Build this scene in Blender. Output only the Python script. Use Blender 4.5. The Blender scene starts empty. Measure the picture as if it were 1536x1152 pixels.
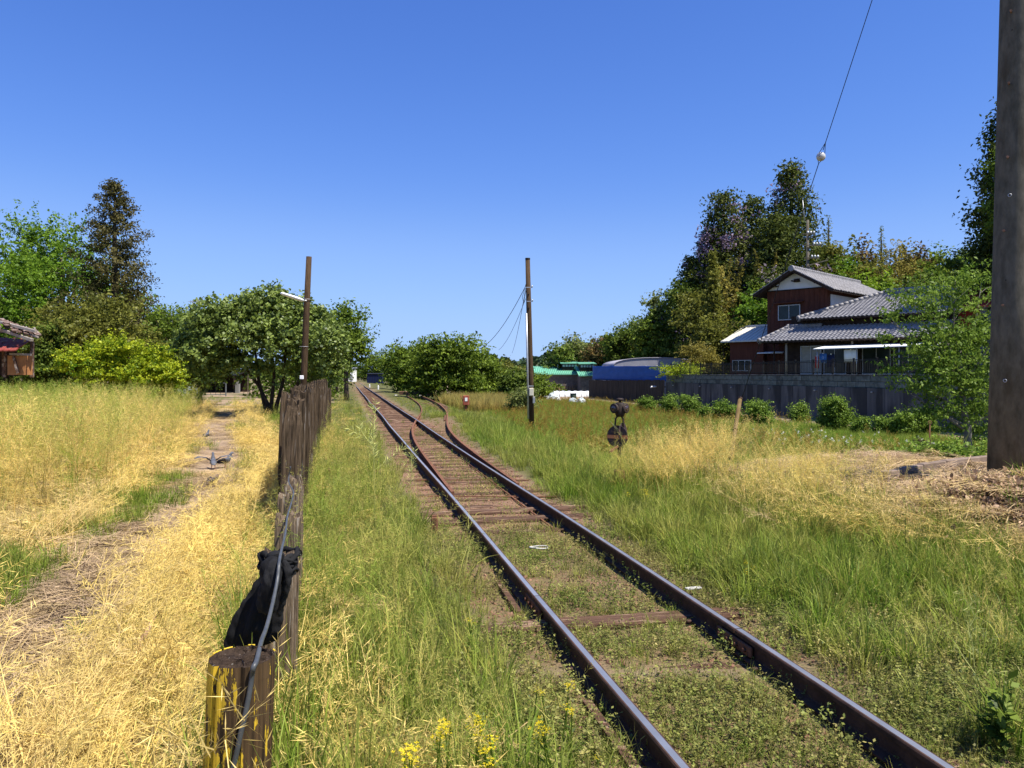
import bpy, math, random
import numpy as np
from mathutils import Vector, Matrix

# ------------------------------------------------------------------ camera, world, sun
F, CX, HZ, H = 1154.0, 768.0, 561.0, 1.72      # focal length and horizon in 1536-px units, eye height above the rail head
sc = bpy.context.scene
cam = bpy.data.objects.new('camera', bpy.data.cameras.new('camera'))
sc.collection.objects.link(cam)
cam.location = (0, 0, H)
cam.rotation_euler = (math.radians(90), 0, 0)
cam.data.sensor_width = 36.0
cam.data.lens = 36.0 * F / 1536.0
cam.data.shift_y = -(576.0 - HZ) / 1536.0
cam.data.clip_start = 0.05
cam.data.clip_end = 6000
sc.camera = cam

SUN_B, SUN_E = 121.0, 61.0                      # bearing clockwise from the view direction, elevation
w = bpy.data.worlds.new('World'); sc.world = w; w.use_nodes = True
nt = w.node_tree; nt.nodes.clear()
sky = nt.nodes.new('ShaderNodeTexSky'); sky.sky_type = 'NISHITA'; sky.sun_disc = False
sky.sun_elevation = math.radians(SUN_E); sky.sun_rotation = math.radians(SUN_B)
sky.altitude = 0; sky.air_density = 0.8; sky.dust_density = 0.0; sky.ozone_density = 6.0
SKY_K = 0.13                                    # the camera's colour response to the clear sky: one tone curve per channel
bg = nt.nodes.new('ShaderNodeBackground'); bg.inputs['Strength'].default_value = 0.088
k1 = nt.nodes.new('ShaderNodeVectorMath'); k1.operation = 'SCALE'; k1.inputs['Scale'].default_value = SKY_K
k2 = nt.nodes.new('ShaderNodeVectorMath'); k2.operation = 'SCALE'; k2.inputs['Scale'].default_value = 1 / SKY_K
cu = nt.nodes.new('ShaderNodeRGBCurve'); cm = cu.mapping; cm.extend = 'HORIZONTAL'
for ch, pts_ in ((0, ((0, 0), (.070, .046), (.150, .116), (.278, .250), (.76, .37), (1, .38))), (1, ((0, 0), (.150, .138), (.292, .272), (.497, .44), (.965, .54), (1, .54))), (2, ((0, 0), (.428, .60), (.694, .80), (.905, .86), (1, .86)))):
    c_ = cm.curves[ch]; c_.points[0].location = pts_[0]; c_.points[1].location = pts_[-1]
    for q_ in pts_[1:-1]: c_.points.new(*q_)
cm.update()
nt.links.new(sky.outputs[0], k1.inputs[0]); nt.links.new(k1.outputs[0], cu.inputs['Color']); nt.links.new(cu.outputs[0], k2.inputs[0])
wo = nt.nodes.new('ShaderNodeOutputWorld')
nt.links.new(k2.outputs[0], bg.inputs['Color']); nt.links.new(bg.outputs[0], wo.inputs['Surface'])
sl = bpy.data.lights.new('sun', 'SUN'); sl.energy = 4.9; sl.angle = math.radians(0.5); sl.color = (1.0, 0.94, 0.83)
so = bpy.data.objects.new('sun', sl); sc.collection.objects.link(so)
_b, _e = math.radians(SUN_B), math.radians(SUN_E)
sdir = Vector((math.sin(_b) * math.cos(_e), math.cos(_b) * math.cos(_e), math.sin(_e)))
so.rotation_euler = sdir.to_track_quat('Z', 'Y').to_euler()
so.location = (0, 0, 30)
sc.view_settings.view_transform = 'Standard'; sc.view_settings.look = 'None'
sc.view_settings.exposure = 0.84; sc.view_settings.gamma = 1.0; sc.view_settings.use_curve_mapping = False
sc.cycles.max_bounces = 6; sc.cycles.diffuse_bounces = 3; sc.cycles.transmission_bounces = 4; sc.cycles.transparent_max_bounces = 4

C = sc.collection
R = np.random.RandomState(7)
rnd = random.Random(11)
TS = 0.2158                                     # the track runs left by this much per metre of depth
def P(x, y, Y): return Vector(((x - CX) / F * Y, Y, H - (y - HZ) / F * Y))
def PX(x, Y): return (x - CX) / F * Y
def PZ(y, Y): return H - (y - HZ) / F * Y

# ------------------------------------------------------------------ noise, terrain
def vnoise(x, y, seed=0):
    x = np.asarray(x, float); y = np.asarray(y, float)
    xi = np.floor(x).astype(np.int64); yi = np.floor(y).astype(np.int64)
    fx = x - xi; fy = y - yi
    fx = fx * fx * (3 - 2 * fx); fy = fy * fy * (3 - 2 * fy)
    def h(a, b):
        n = (a * 374761393 + b * 668265263 + seed * 1442695041) & 0x7fffffff
        n = ((n ^ (n >> 13)) * 1274126177) & 0x7fffffff
        return ((n ^ (n >> 16)) & 0xffff) / 65535.0
    return (h(xi, yi) * (1 - fx) + h(xi + 1, yi) * fx) * (1 - fy) + (h(xi, yi + 1) * (1 - fx) + h(xi + 1, yi + 1) * fx) * fy
def fnoise(x, y, seed=0, o=3):
    s = 0; a = 0.5; t = 0
    for k in range(o):
        s = s + a * vnoise(np.asarray(x) * 2 ** k, np.asarray(y) * 2 ** k, seed + k); t += a; a *= 0.5
    return s / t
def sstep(a, b, x):
    t = np.clip((np.asarray(x, float) - a) / (b - a), 0, 1); return t * t * (3 - 2 * t)
PATH = np.array([(-2.3, 1.5), (-3.15, 4.6), (-3.5, 5.7), (-3.8, 7.0), (-3.95, 8.0), (-4.3, 10.0), (-4.95, 12.3), (-5.35, 13.8), (-6.4, 16.8), (-8.9, 23), (-12.2, 33), (-16.5, 44), (-20, 56)])
def path_side(X, Y):                            # signed distance in x from the path's centre line (negative: left)
    return X - np.interp(Y, PATH[:, 1], PATH[:, 0])
def terrain(X, Y):
    X = np.asarray(X, float); Y = np.asarray(Y, float)
    d = X + TS * Y
    track = sstep(0.5, 1.2, d) * (1 - sstep(2.9, 3.8, d))
    z = -0.07 - 0.09 * track
    k = 1 - sstep(12.6, 17.0, Y + 0.35 * (6.5 - X) * (X < 6.5))
    right = sstep(3.6, 8.0, d)
    z = z + right * (k * 0.42 * sstep(5.0, 9.5, Y) - (1 - k) * 0.40)
    ps = path_side(X, Y)
    z = z - 0.05 * np.exp(-(ps / 0.45) ** 2) * (Y < 45)
    z = z + 0.12 * sstep(0.6, 3.0, -ps) * (Y > 7)
    z = z + 0.05 * (fnoise(X * 0.9, Y * 0.9, 3) - 0.5) * (1 - 0.75 * track) + 0.02 * (vnoise(X * 5, Y * 5, 9) - 0.5)
    z = z + 0.30 * np.exp(-(((X - 5.8) / 1.4) ** 2 + ((Y - 8.15) / 0.8) ** 2))
    return z
def tz(x, y): return float(terrain(x, y))

# ------------------------------------------------------------------ object helpers
def tag(o, label=None, cat=None, group=None, kind=None):
    if label: o['label'] = label
    if cat: o['category'] = cat
    if group: o['group'] = group
    if kind: o['kind'] = kind
    return o
def empty(name, loc=(0, 0, 0), rz=0.0, label=None, cat=None, group=None, kind=None):
    o = bpy.data.objects.new(name, None); C.objects.link(o); o.location = loc; o.rotation_euler = (0, 0, rz)
    o.empty_display_size = 0.2
    return tag(o, label, cat, group, kind)
def link_mesh(name, me, parent=None, mats=None, loc=None, rz=None):
    if mats is not None:
        if len(me.materials): me.materials.clear()
        for m in (mats if isinstance(mats, (list, tuple)) else [mats]): me.materials.append(m)
    o = bpy.data.objects.new(name, me); C.objects.link(o)
    if parent is not None: o.parent = parent
    if loc is not None: o.location = loc
    if rz is not None: o.rotation_euler = (0, 0, rz)
    return o
def quads_mesh(name, V, Fq, attrs=None, smooth=False, mi=None):
    """fast mesh from numpy: V (n,3), Fq (m,k) all faces the same size"""
    me = bpy.data.meshes.new(name)
    V = np.ascontiguousarray(V, np.float32); Fq = np.ascontiguousarray(Fq, np.int32)
    n, k = Fq.shape
    me.vertices.add(len(V)); me.vertices.foreach_set('co', V.ravel())
    me.loops.add(n * k); me.loops.foreach_set('vertex_index', Fq.ravel())
    me.polygons.add(n); me.polygons.foreach_set('loop_start', np.arange(0, n * k, k, dtype=np.int32))
    me.polygons.foreach_set('loop_total', np.full(n, k, np.int32))
    if mi is not None: me.polygons.foreach_set('material_index', np.asarray(mi, np.int32))
    me.update(calc_edges=True)
    if attrs:
        for a, v in attrs.items():
            at = me.attributes.new(a, 'FLOAT', 'POINT'); at.data.foreach_set('value', np.ascontiguousarray(v, np.float32))
    if smooth: me.polygons.foreach_set('use_smooth', np.ones(n, bool))
    return me
class MB:
    """collects shapes into one mesh"""
    def __init__(s): s.v = []; s.f = []; s.m = []; s.sm = []
    def add(s, vs, fs, m=0, smooth=False):
        n = len(s.v); s.v += [tuple(v) for v in vs]; s.f += [tuple(i + n for i in f) for f in fs]; s.m += [m] * len(fs); s.sm += [smooth] * len(fs); return s
    def box(s, c, size, m=0, rz=0.0, bev=0.0, M=None):
        hx, hy, hz = size[0] / 2, size[1] / 2, size[2] / 2
        if bev <= 0:
            vs = [Vector((x, y, z)) for z in (-hz, hz) for y in (-hy, hy) for x in (-hx, hx)]
            fs = [(0, 2, 3, 1), (4, 5, 7, 6), (0, 1, 5, 4), (2, 6, 7, 3), (0, 4, 6, 2), (1, 3, 7, 5)]
        else:
            b = min(bev, hx * .9, hy * .9, hz * .9); vs = []; fs = []
            for sz, ins in ((-hz, b), (-hz + b, 0), (hz - b, 0), (hz, b)):
                a, bb = hx - ins, hy - ins; c2 = b
                a2, b2 = a - c2 * (ins == 0), bb - c2 * (ins == 0)
                if ins: ring = [(-a, -bb + 1e-4), (-a + 1e-4, -bb), (a - 1e-4, -bb), (a, -bb + 1e-4), (a, bb - 1e-4), (a - 1e-4, bb), (-a + 1e-4, bb), (-a, bb - 1e-4)]
                else: ring = [(-a, -b2), (-a2, -bb), (a2, -bb), (a, -b2), (a, b2), (a2, bb), (-a2, bb), (-a, b2)]
                vs += [Vector((x, y, sz)) for x, y in ring]
            for r in range(3):
                for k in range(8): fs.append((r * 8 + k, r * 8 + (k + 1) % 8, r * 8 + 8 + (k + 1) % 8, r * 8 + 8 + k))
            fs.append(tuple(range(7, -1, -1))); fs.append(tuple(range(24, 32)))
        R_ = M if M is not None else Matrix.Rotation(rz, 3, 'Z')
        return s.add([R_ @ v + Vector(c) for v in vs], fs, m)
    def bar(s, a, b, wd, th=None, m=0):
        a = Vector(a); b = Vector(b); d = b - a; L = d.length
        if L < 1e-6: return s
        q = d.to_track_quat('X', 'Z').to_matrix()
        return s.box((a + b) / 2, (L, wd, th or wd), m, M=q)
    def loft(s, pts, rad, seg=8, m=0, caps=True, smooth=True, up=None):
        """tube through pts; rad: number or (rx, ry) per point"""
        pts = [Vector(p) for p in pts]; n = len(pts)
        if not isinstance(rad, list): rad = [rad] * n
        vs = []; prev = None
        for i, p in enumerate(pts):
            t = (pts[min(i + 1, n - 1)] - pts[max(i - 1, 0)]).normalized()
            if prev is None:
                u = Vector(up) if up else (Vector((0, 0, 1)) if abs(t.z) < .9 else Vector((1, 0, 0)))
            else: u = prev
            u = (u - t * u.dot(t)).normalized(); prev = u; r_ = t.cross(u)
            ra = rad[i]; rx, ry = ra if isinstance(ra, (list, tuple)) else (ra, ra)
            for k in range(seg):
                a = 2 * math.pi * k / seg
                vs.append(p + r_ * (math.cos(a) * rx) + u * (math.sin(a) * ry))
        fs = []
        for i in range(n - 1):
            for k in range(seg):
                fs.append((i * seg + k, i * seg + (k + 1) % seg, (i + 1) * seg + (k + 1) % seg, (i + 1) * seg + k))
        s.add(vs, fs, m, smooth)
        if caps:
            b = len(s.v) - n * seg
            s.f.append(tuple(b + k for k in range(seg - 1, -1, -1))); s.m.append(m); s.sm.append(False)
            s.f.append(tuple(b + (n - 1) * seg + k for k in range(seg))); s.m.append(m); s.sm.append(False)
        return s
    def quad(s, a, b, c, d, m=0): return s.add([a, b, c, d], [(0, 1, 2, 3)], m)
    def slab(s, poly, th, m=0):
        """polygon given by 3-D points, extruded down by th"""
        n = len(poly); top = [Vector(p) for p in poly]; bot = [p - Vector((0, 0, th)) for p in top]
        fs = [tuple(range(n)), tuple(range(2 * n - 1, n - 1, -1))] + [(i, i + n, (i + 1) % n + n, (i + 1) % n) for i in range(n)]
        return s.add(top + bot, fs, m)
    def mesh(s, name):
        me = bpy.data.meshes.new(name); me.from_pydata(s.v, [], s.f); me.update()
        me.polygons.foreach_set('material_index', s.m); me.polygons.foreach_set('use_smooth', s.sm)
        return me
    def build(s, name, mats, parent=None, loc=None, rz=None): return link_mesh(name, s.mesh(name), parent, mats, loc, rz)

# ------------------------------------------------------------------ materials
def srgb(r, g, b):
    return tuple(((c / 255) / 12.92 if c / 255 <= .04045 else ((c / 255 + .055) / 1.055) ** 2.4) for c in (r, g, b))
def N(t, typ, **kw):
    n = t.nodes.new(typ)
    for k, v in kw.items(): setattr(n, k, v)
    return n
def mat(name, c1, c2=None, rough=.8, scale=4.0, stretch=(1, 1, 1), bump=0.0, metal=0.0, c3=None, spots=0.0, spot_scale=9.0, coord='Object', detail=6, spec=.12, spot_lo=.55):
    """procedural: two colours mixed by noise, optional third colour in blotches, bump"""
    m = bpy.data.materials.new(name); m.use_nodes = True; t = m.node_tree; t.nodes.clear()
    o = N(t, 'ShaderNodeOutputMaterial'); b = N(t, 'ShaderNodeBsdfPrincipled'); t.links.new(b.outputs[0], o.inputs[0])
    b.inputs['Roughness'].default_value = rough; b.inputs['Metallic'].default_value = metal; b.inputs['Specular IOR Level'].default_value = spec
    tc = N(t, 'ShaderNodeTexCoord'); mp = N(t, 'ShaderNodeMapping'); mp.inputs['Scale'].default_value = stretch
    t.links.new(tc.outputs[coord], mp.inputs[0])
    oi = N(t, 'ShaderNodeObjectInfo')
    ad = N(t, 'ShaderNodeVectorMath', operation='ADD'); ml = N(t, 'ShaderNodeMath', operation='MULTIPLY'); ml.inputs[1].default_value = 37.0
    t.links.new(oi.outputs['Random'], ml.inputs[0]); t.links.new(mp.outputs[0], ad.inputs[0]); t.links.new(ml.outputs[0], ad.inputs[1])
    nz = N(t, 'ShaderNodeTexNoise'); nz.inputs['Scale'].default_value = scale; nz.inputs['Detail'].default_value = detail; nz.inputs['Roughness'].default_value = .65
    t.links.new(ad.outputs[0], nz.inputs['Vector'])
    rp = N(t, 'ShaderNodeMapRange'); rp.inputs['From Min'].default_value = .32; rp.inputs['From Max'].default_value = .68
    t.links.new(nz.outputs['Fac'], rp.inputs['Value'])
    mx = N(t, 'ShaderNodeMix', data_type='RGBA'); mx.inputs['A'].default_value = (*c1, 1); mx.inputs['B'].default_value = (*(c2 or c1), 1)
    t.links.new(rp.outputs[0], mx.inputs['Factor']); col = mx.outputs['Result']
    if c3:
        n2 = N(t, 'ShaderNodeTexNoise'); n2.inputs['Scale'].default_value = spot_scale; n2.inputs['Detail'].default_value = 5
        t.links.new(ad.outputs[0], n2.inputs['Vector'])
        r2 = N(t, 'ShaderNodeMapRange'); r2.inputs['From Min'].default_value = spot_lo; r2.inputs['From Max'].default_value = spot_lo + .08; r2.inputs['To Max'].default_value = spots
        t.links.new(n2.outputs['Fac'], r2.inputs['Value'])
        m2 = N(t, 'ShaderNodeMix', data_type='RGBA'); m2.inputs['B'].default_value = (*c3, 1)
        t.links.new(r2.outputs[0], m2.inputs['Factor']); t.links.new(col, m2.inputs['A']); col = m2.outputs['Result']
    # each object a little lighter or darker
    vr = N(t, 'ShaderNodeMapRange'); vr.inputs['To Min'].default_value = .86; vr.inputs['To Max'].default_value = 1.12
    t.links.new(oi.outputs['Random'], vr.inputs['Value'])
    vm = N(t, 'ShaderNodeVectorMath', operation='SCALE'); t.links.new(col, vm.inputs[0]); t.links.new(vr.outputs[0], vm.inputs['Scale'])
    t.links.new(vm.outputs[0], b.inputs['Base Color'])
    if bump:
        bp = N(t, 'ShaderNodeBump'); bp.inputs['Strength'].default_value = bump; bp.inputs['Distance'].default_value = .02
        t.links.new(nz.outputs['Fac'], bp.inputs['Height']); t.links.new(bp.outputs[0], b.inputs['Normal'])
    return m
def leafmat(name, dark, light, trans=.35, third=None, instancer=False, rough=.5, straw=None, gloss=.012):
    """leaf: colour by the 'cv' attribute of each leaf, part of the light passes through"""
    m = bpy.data.materials.new(name); m.use_nodes = True; t = m.node_tree; t.nodes.clear()
    o = N(t, 'ShaderNodeOutputMaterial')
    a = N(t, 'ShaderNodeAttribute', attribute_name='cv')
    rp = N(t, 'ShaderNodeValToRGB'); cr = rp.color_ramp
    cr.elements[0].position = 0; cr.elements[0].color = (*dark, 1); cr.elements[1].position = 1; cr.elements[1].color = (*light, 1)
    if third: e = cr.elements.new(.9); e.color = (*light, 1); cr.elements[2].color = (*third, 1)
    t.links.new(a.outputs['Fac'], rp.inputs[0]); col = rp.outputs[0]
    if instancer:
        ti = N(t, 'ShaderNodeAttribute', attribute_name='tint', attribute_type='INSTANCER')
        mx = N(t, 'ShaderNodeMix', data_type='RGBA'); mx.inputs['B'].default_value = (*straw, 1)
        vmul = N(t, 'ShaderNodeMath', operation='MULTIPLY_ADD'); vmul.inputs[1].default_value = .5; vmul.inputs[2].default_value = .75
        t.links.new(a.outputs['Fac'], vmul.inputs[0])
        sc2 = N(t, 'ShaderNodeVectorMath', operation='SCALE'); sc2.inputs[0].default_value = straw
        t.links.new(vmul.outputs[0], sc2.inputs['Scale']); t.links.new(sc2.outputs[0], mx.inputs['B'])
        t.links.new(ti.outputs['Fac'], mx.inputs['Factor']); t.links.new(col, mx.inputs['A']); col = mx.outputs['Result']
        vi = N(t, 'ShaderNodeAttribute', attribute_name='val', attribute_type='INSTANCER')
        s3 = N(t, 'ShaderNodeVectorMath', operation='SCALE'); t.links.new(col, s3.inputs[0]); t.links.new(vi.outputs['Fac'], s3.inputs['Scale']); col = s3.outputs[0]
    df = N(t, 'ShaderNodeBsdfDiffuse'); tr = N(t, 'ShaderNodeBsdfTranslucent'); gl = N(t, 'ShaderNodeBsdfGlossy'); gl.inputs['Roughness'].default_value = rough
    m1 = N(t, 'ShaderNodeMixShader'); m1.inputs[0].default_value = trans
    m2 = N(t, 'ShaderNodeMixShader'); m2.inputs[0].default_value = gloss
    t.links.new(col, df.inputs[0]); t.links.new(col, tr.inputs[0])
    t.links.new(df.outputs[0], m1.inputs[1]); t.links.new(tr.outputs[0], m1.inputs[2])
    t.links.new(m1.outputs[0], m2.inputs[1]); t.links.new(gl.outputs[0], m2.inputs[2]); t.links.new(m2.outputs[0], o.inputs[0])
    return m
WOOD_OLD = mat('weathered_wood', (.020, .014, .008), (.140, .098, .062), .9, 3.0, (16, 16, 1.0), 1.0, c3=(.36, .33, .30), spots=.7, spot_scale=2.6, spot_lo=.64)
WOOD_POLE = mat('tarred_pole_wood', (.030, .019, .010), (.105, .066, .038), .85, 3.0, (20, 20, 1.0), .7)
SLEEPER = mat('sleeper_wood', (.045, .025, .017), (.15, .085, .055), .9, 3.0, (1.2, 12, 12), .9, c3=(.36, .26, .18), spots=.6, spot_scale=3, spot_lo=.57)
CONC = mat('concrete', (.19, .185, .17), (.28, .265, .24), .9, 3.0, (1, 1, .3), .25, c3=(.12, .115, .10), spots=.5, spot_scale=1.5)
CONC_POLE = mat('pole_concrete', (.072, .066, .050), (.145, .131, .102), .9, 5.5, (2.2, 2.2, .9), .3, c3=(.062, .050, .034), spots=.7, spot_scale=1.3, detail=9)
STONE = mat('brown_stone', (.13, .065, .04), (.34, .20, .13), .9, 6, bump=.4)
RUST = mat('rusty_steel', (.10, .045, .028), (.22, .105, .06), .8, 9, bump=.3)
RUST_D = mat('dark_rust', (.035, .022, .018), (.10, .055, .038), .7, 9, bump=.3)
def steel():
    m = mat('worn_rail_steel', (.40, .40, .38), (.58, .57, .54), .42, 3, (1, 1, 1), 0, metal=.8, spec=.5)
    return m
STEEL = steel()
METAL = mat('galvanised_metal', (.36, .37, .38), (.5, .5, .5), .45, 9, metal=.6)
WHITE = mat('white_paint', (.74, .74, .71), (.82, .82, .8), .6, 4)
BLACK_METAL = mat('black_iron', (.012, .012, .013), (.03, .028, .026), .5, 9)
GLASS = mat('window_glass', (.012, .022, .022), (.03, .045, .045), .12, 2, spec=.25)
# ------------------------------------------------------------------ zones of the ground cover (world metres)
def zones(X, Y):
    X = np.asarray(X, float); Y = np.asarray(Y, float)
    d = X + TS * Y; ps = path_side(X, Y)
    n1 = fnoise(X * .8, Y * .8, 21); n2 = fnoise(X * 1.9, Y * 1.9, 33); n3 = fnoise(X * .35, Y * .35, 45)
    Z = {}
    left = 1 - sstep(-.9, -.55, d)
    path = np.exp(-(ps / (.50 + .2 * n1)) ** 4) * left * (1 - sstep(30, 44, Y))
    gpatch = ((Y > 5.1) & (Y < 7.4) & (ps < -.34 - .25 * n1)) * 1.0
    for x_, y_, s_ in ((-5.75, 12.9, .36), (-5.05, 10.6, .40), (-4.75, 9.1, .36), (-8.0, 18.6, .5), (-4.95, 14.6, .34), (-8.6, 25.5, .6), (-4.6, 6.2, .6)): gpatch = np.maximum(gpatch, np.exp(-(((X - x_) / s_) ** 2 + ((Y - y_) / (s_ * 2.2)) ** 2) ** 2))
    gpatch = np.maximum(gpatch, left * sstep(.66, .72, n2) * (np.abs(ps) > .4) * (np.abs(ps) < 1.2) * (Y > 7))
    gpatch = np.maximum(gpatch, left * (Y < 4.2) * sstep(.50, .62, n1) * .7)
    tall = left * sstep(8.6, 10.2, Y + 1.2 * n1) * sstep(.85, 1.3, -ps - .35 * (n1 - .5)) * (1 - sstep(33, 40, Y))
    treebase = left * (Y > 17) * sstep(1.2, 2.2, ps + .25 * (n1 - .5)) * (1 - sstep(40, 46, Y)) * sstep(19, 23, Y)
    yard = left * sstep(40, 46, Y)
    straw = left * (1 - path) * (1 - gpatch) * (1 - tall) * (1 - treebase) * (1 - yard)
    mid = sstep(-.9, -.55, d) * (1 - sstep(.75, 1.15, d))
    track = sstep(.75, 1.15, d) * (1 - sstep(2.95, 3.35, d))
    side = np.interp(Y, [11, 22, 28.4, 36.4, 46, 65, 90], [0, .4, 1.09, 2.14, 2.8, 3.5, 3.7])
    siding = (Y > 12) * (1 - sstep(27, 36, Y)) * sstep(.75, 1.15, d - side) * (1 - sstep(2.9, 3.2, d - side))
    fld = sstep(15.5, 18.0, Y + .8 * (n1 - .5) * 3) * sstep(4.6, 6.0, d - side * (Y < 60)) * (1 - sstep(19.6, 20.3, d - 1.2 * (n1 - .5))) * (1 - sstep(60, 66, Y))
    wallstrip = sstep(19.4, 20.2, d - 1.2 * (n1 - .5)) * (1 - sstep(23.5, 24.5, d)) * (Y > 14) + sstep(60, 66, Y) * (d > 12) * (d < 24)
    pale = (1 - sstep(12.3, 15.3, Y - .15 * (X - 6))) * sstep(5.4, 6.6, d + 1.6 * (n1 - .5)) * sstep(5.0, 6.2, Y + .4 * (n1 - .5))
    right = sstep(2.95, 3.3, d) * (1 - fld) * (1 - np.clip(wallstrip, 0, 1)) * (1 - pale) * (1 - siding)
    Z.update(d=d, ps=ps, n1=n1, n2=n2, n3=n3, path=path, gpatch=gpatch, tall=tall, treebase=treebase, yard=yard, straw=straw, mid=mid, track=track, siding=siding,
             field=fld, wallstrip=np.clip(wallstrip, 0, 1), pale=pale, right=right, side=side)
    return Z

def axis(lo, hi, dense, step, grow):
    a = [0.0]; s = step
    while a[-1] < hi:
        a.append(a[-1] + s)
        if a[-1] > dense: s *= grow
    b = [0.0]; s = step
    while b[-1] > lo:
        b.append(b[-1] - s)
        if b[-1] < -dense: s *= grow
    return np.array(sorted(set(b[1:] + a)))
ax = axis(-2600, 2600, 9, .14, 1.07)
ay = axis(-30, 3000, 15, .13, 1.045)
GX, GY = np.meshgrid(ax, ay)
GZ = terrain(GX, GY)
Zn = zones(GX, GY)
nx, ny = len(ax), len(ay)
idx = np.arange(nx * ny).reshape(ny, nx)
Fq = np.stack([idx[:-1, :-1], idx[:-1, 1:], idx[1:, 1:], idx[1:, :-1]], -1).reshape(-1, 4)
dirt = np.clip(Zn['path'] * .9 + Zn['track'] * np.where(GY < 9.3, .50, .85) * (Zn['n1'] > .3) + Zn['siding'] * .6 + Zn['wallstrip'] * .95 + Zn['yard'] * (GX < 0) * (Zn['n1'] > .42) * .9, 0, 1)
sand = np.maximum.reduce([np.exp(-((GY - s_ + .02 * np.sin(GX * 9)) / .085) ** 2) for s_ in (3.45, 4.85)]) * Zn['track']
redd = np.clip(Zn['track'] + Zn['siding'] + 1.0 * ((Zn['d'] > -1) & (Zn['d'] < 3.5) & (GY > 60)), 0, 1)
strawg = np.clip(Zn['straw'] + Zn['tall'] * .7 + Zn['pale'] * .9 + Zn['path'] * .5, 0, 1)
me = quads_mesh('ground', np.stack([GX, GY, GZ], -1).reshape(-1, 3), Fq,
                dict(dirt=dirt.ravel(), redd=(redd * (1 - .95 * sand)).ravel(), straw=strawg.ravel()), smooth=True)
def ground_mat():
    m = bpy.data.materials.new('ground_soil'); m.use_nodes = True; t = m.node_tree; t.nodes.clear()
    o = N(t, 'ShaderNodeOutputMaterial'); b = N(t, 'ShaderNodeBsdfPrincipled'); b.inputs['Roughness'].default_value = .95; b.inputs['Specular IOR Level'].default_value = .1
    t.links.new(b.outputs[0], o.inputs[0])
    ge = N(t, 'ShaderNodeNewGeometry')
    def noise(s, d=6):
        n = N(t, 'ShaderNodeTexNoise'); n.inputs['Scale'].default_value = s; n.inputs['Detail'].default_value = d; t.links.new(ge.outputs['Position'], n.inputs['Vector']); return n.outputs['Fac']
    def mix(f, a, bb):
        x = N(t, 'ShaderNodeMix', data_type='RGBA')
        for s, v in (('Factor', f), ('A', a), ('B', bb)):
            if isinstance(v, tuple): x.inputs[s].default_value = (*v, 1)
            else: t.links.new(v, x.inputs[s])
        return x.outputs['Result']
    def rng(v, a, bb):
        r = N(t, 'ShaderNodeMapRange'); r.inputs['From Min'].default_value = a; r.inputs['From Max'].default_value = bb; t.links.new(v, r.inputs[0]); return r.outputs[0]
    def att(nm): return N(t, 'ShaderNodeAttribute', attribute_name=nm).outputs['Fac']
    fine = rng(noise(26), .35, .65); big = rng(noise(1.1), .35, .65); vf = rng(noise(90, 3), .3, .7)
    green = mix(big, (.055, .085, .02), (.12, .13, .035)); green = mix(fine, green, (.10, .085, .04))
    soil = mix(fine, (.20, .135, .09), (.42, .31, .22)); soil = mix(big, soil, (.32, .23, .16))
    red = mix(fine, (.085, .042, .026), (.22, .115, .072)); red = mix(vf, red, (.30, .19, .13))
    stw = mix(fine, (.22, .15, .06), (.46, .33, .13))
    col = mix(att('straw'), green, stw); d2 = mix(att('redd'), soil, red); col = mix(att('dirt'), col, d2)
    t.links.new(col, b.inputs['Base Color'])
    bp = N(t, 'ShaderNodeBump'); bp.inputs['Strength'].default_value = .8; bp.inputs['Distance'].default_value = .03
    t.links.new(noise(40), bp.inputs['Height']); t.links.new(bp.outputs[0], b.inputs['Normal'])
    return m
GROUND = ground_mat()
g = link_mesh('ground', me, None, GROUND)
tag(g, 'dirt and grass ground of the railway land and field', None, None, 'structure')

# ------------------------------------------------------------------ railway track
track = empty('railway_track', (0, 0, 0), 0, 'main railway line with polished rails running straight to the horizon', 'railway track')
sid = empty('siding_track', (0, 0, 0), 0, 'rusty siding branching right off the main line at the points', 'railway track')
TH = math.atan(TS)
tdir = Vector((-math.sin(TH), math.cos(TH), 0)); tper = Vector((math.cos(TH), math.sin(TH), 0))
PROF = [(-.061, -.145), (.061, -.145), (.061, -.134), (.012, -.120), (.008, -.112), (.008, -.045), (.030, -.032), (.0315, -.008), (.026, -.0005), (.018, 0.0), (-.018, 0.0), (-.026, -.0005), (-.0315, -.008), (-.030, -.032), (-.008, -.045), (-.008, -.112), (-.012, -.120), (-.061, -.134)]
def rail(name, pts, parent, shiny=True, prof=PROF):
    n = len(prof); vs = []; fs = []; mi = []
    for i, p in enumerate(pts):
        p = Vector(p); a = Vector(pts[max(i - 1, 0)]); b = Vector(pts[min(i + 1, len(pts) - 1)]); t = (b - a).normalized(); r = Vector((t.y, -t.x, 0))
        for x, z in prof: vs.append(p + r * x + Vector((0, 0, z)))
    for i in range(len(pts) - 1):
        for k in range(n):
            fs.append((i * n + k, (i + 1) * n + k, (i + 1) * n + (k + 1) % n, i * n + (k + 1) % n))
            mi.append(1 if shiny and k == 9 else 0)
    fs += [tuple(range(n)), tuple(range(len(pts) * n - 1, (len(pts) - 1) * n - 1, -1))]; mi += [0, 0]
    mb = MB(); mb.v = [tuple(v) for v in vs]; mb.f = fs; mb.m = mi; mb.sm = [False] * len(fs)
    return mb.build(name, [RUST_D if shiny else RUST, STEEL], parent)
def line_pts(x0, ya, yb, z=0.0, step=4.0):
    n = max(2, int((yb - ya) / step)); out = []
    for i in range(n + 1):
        Y = ya + (yb - ya) * i / n
        out.append((x0 - TS * Y + .012 * math.sin(Y * .23) + .006 * math.sin(Y * .61 + x0), Y, z + .008 * math.sin(Y * .31 + x0 * 2)))
    return out
LX, RX = 1.48, 2.636
JY = 5.99
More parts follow.
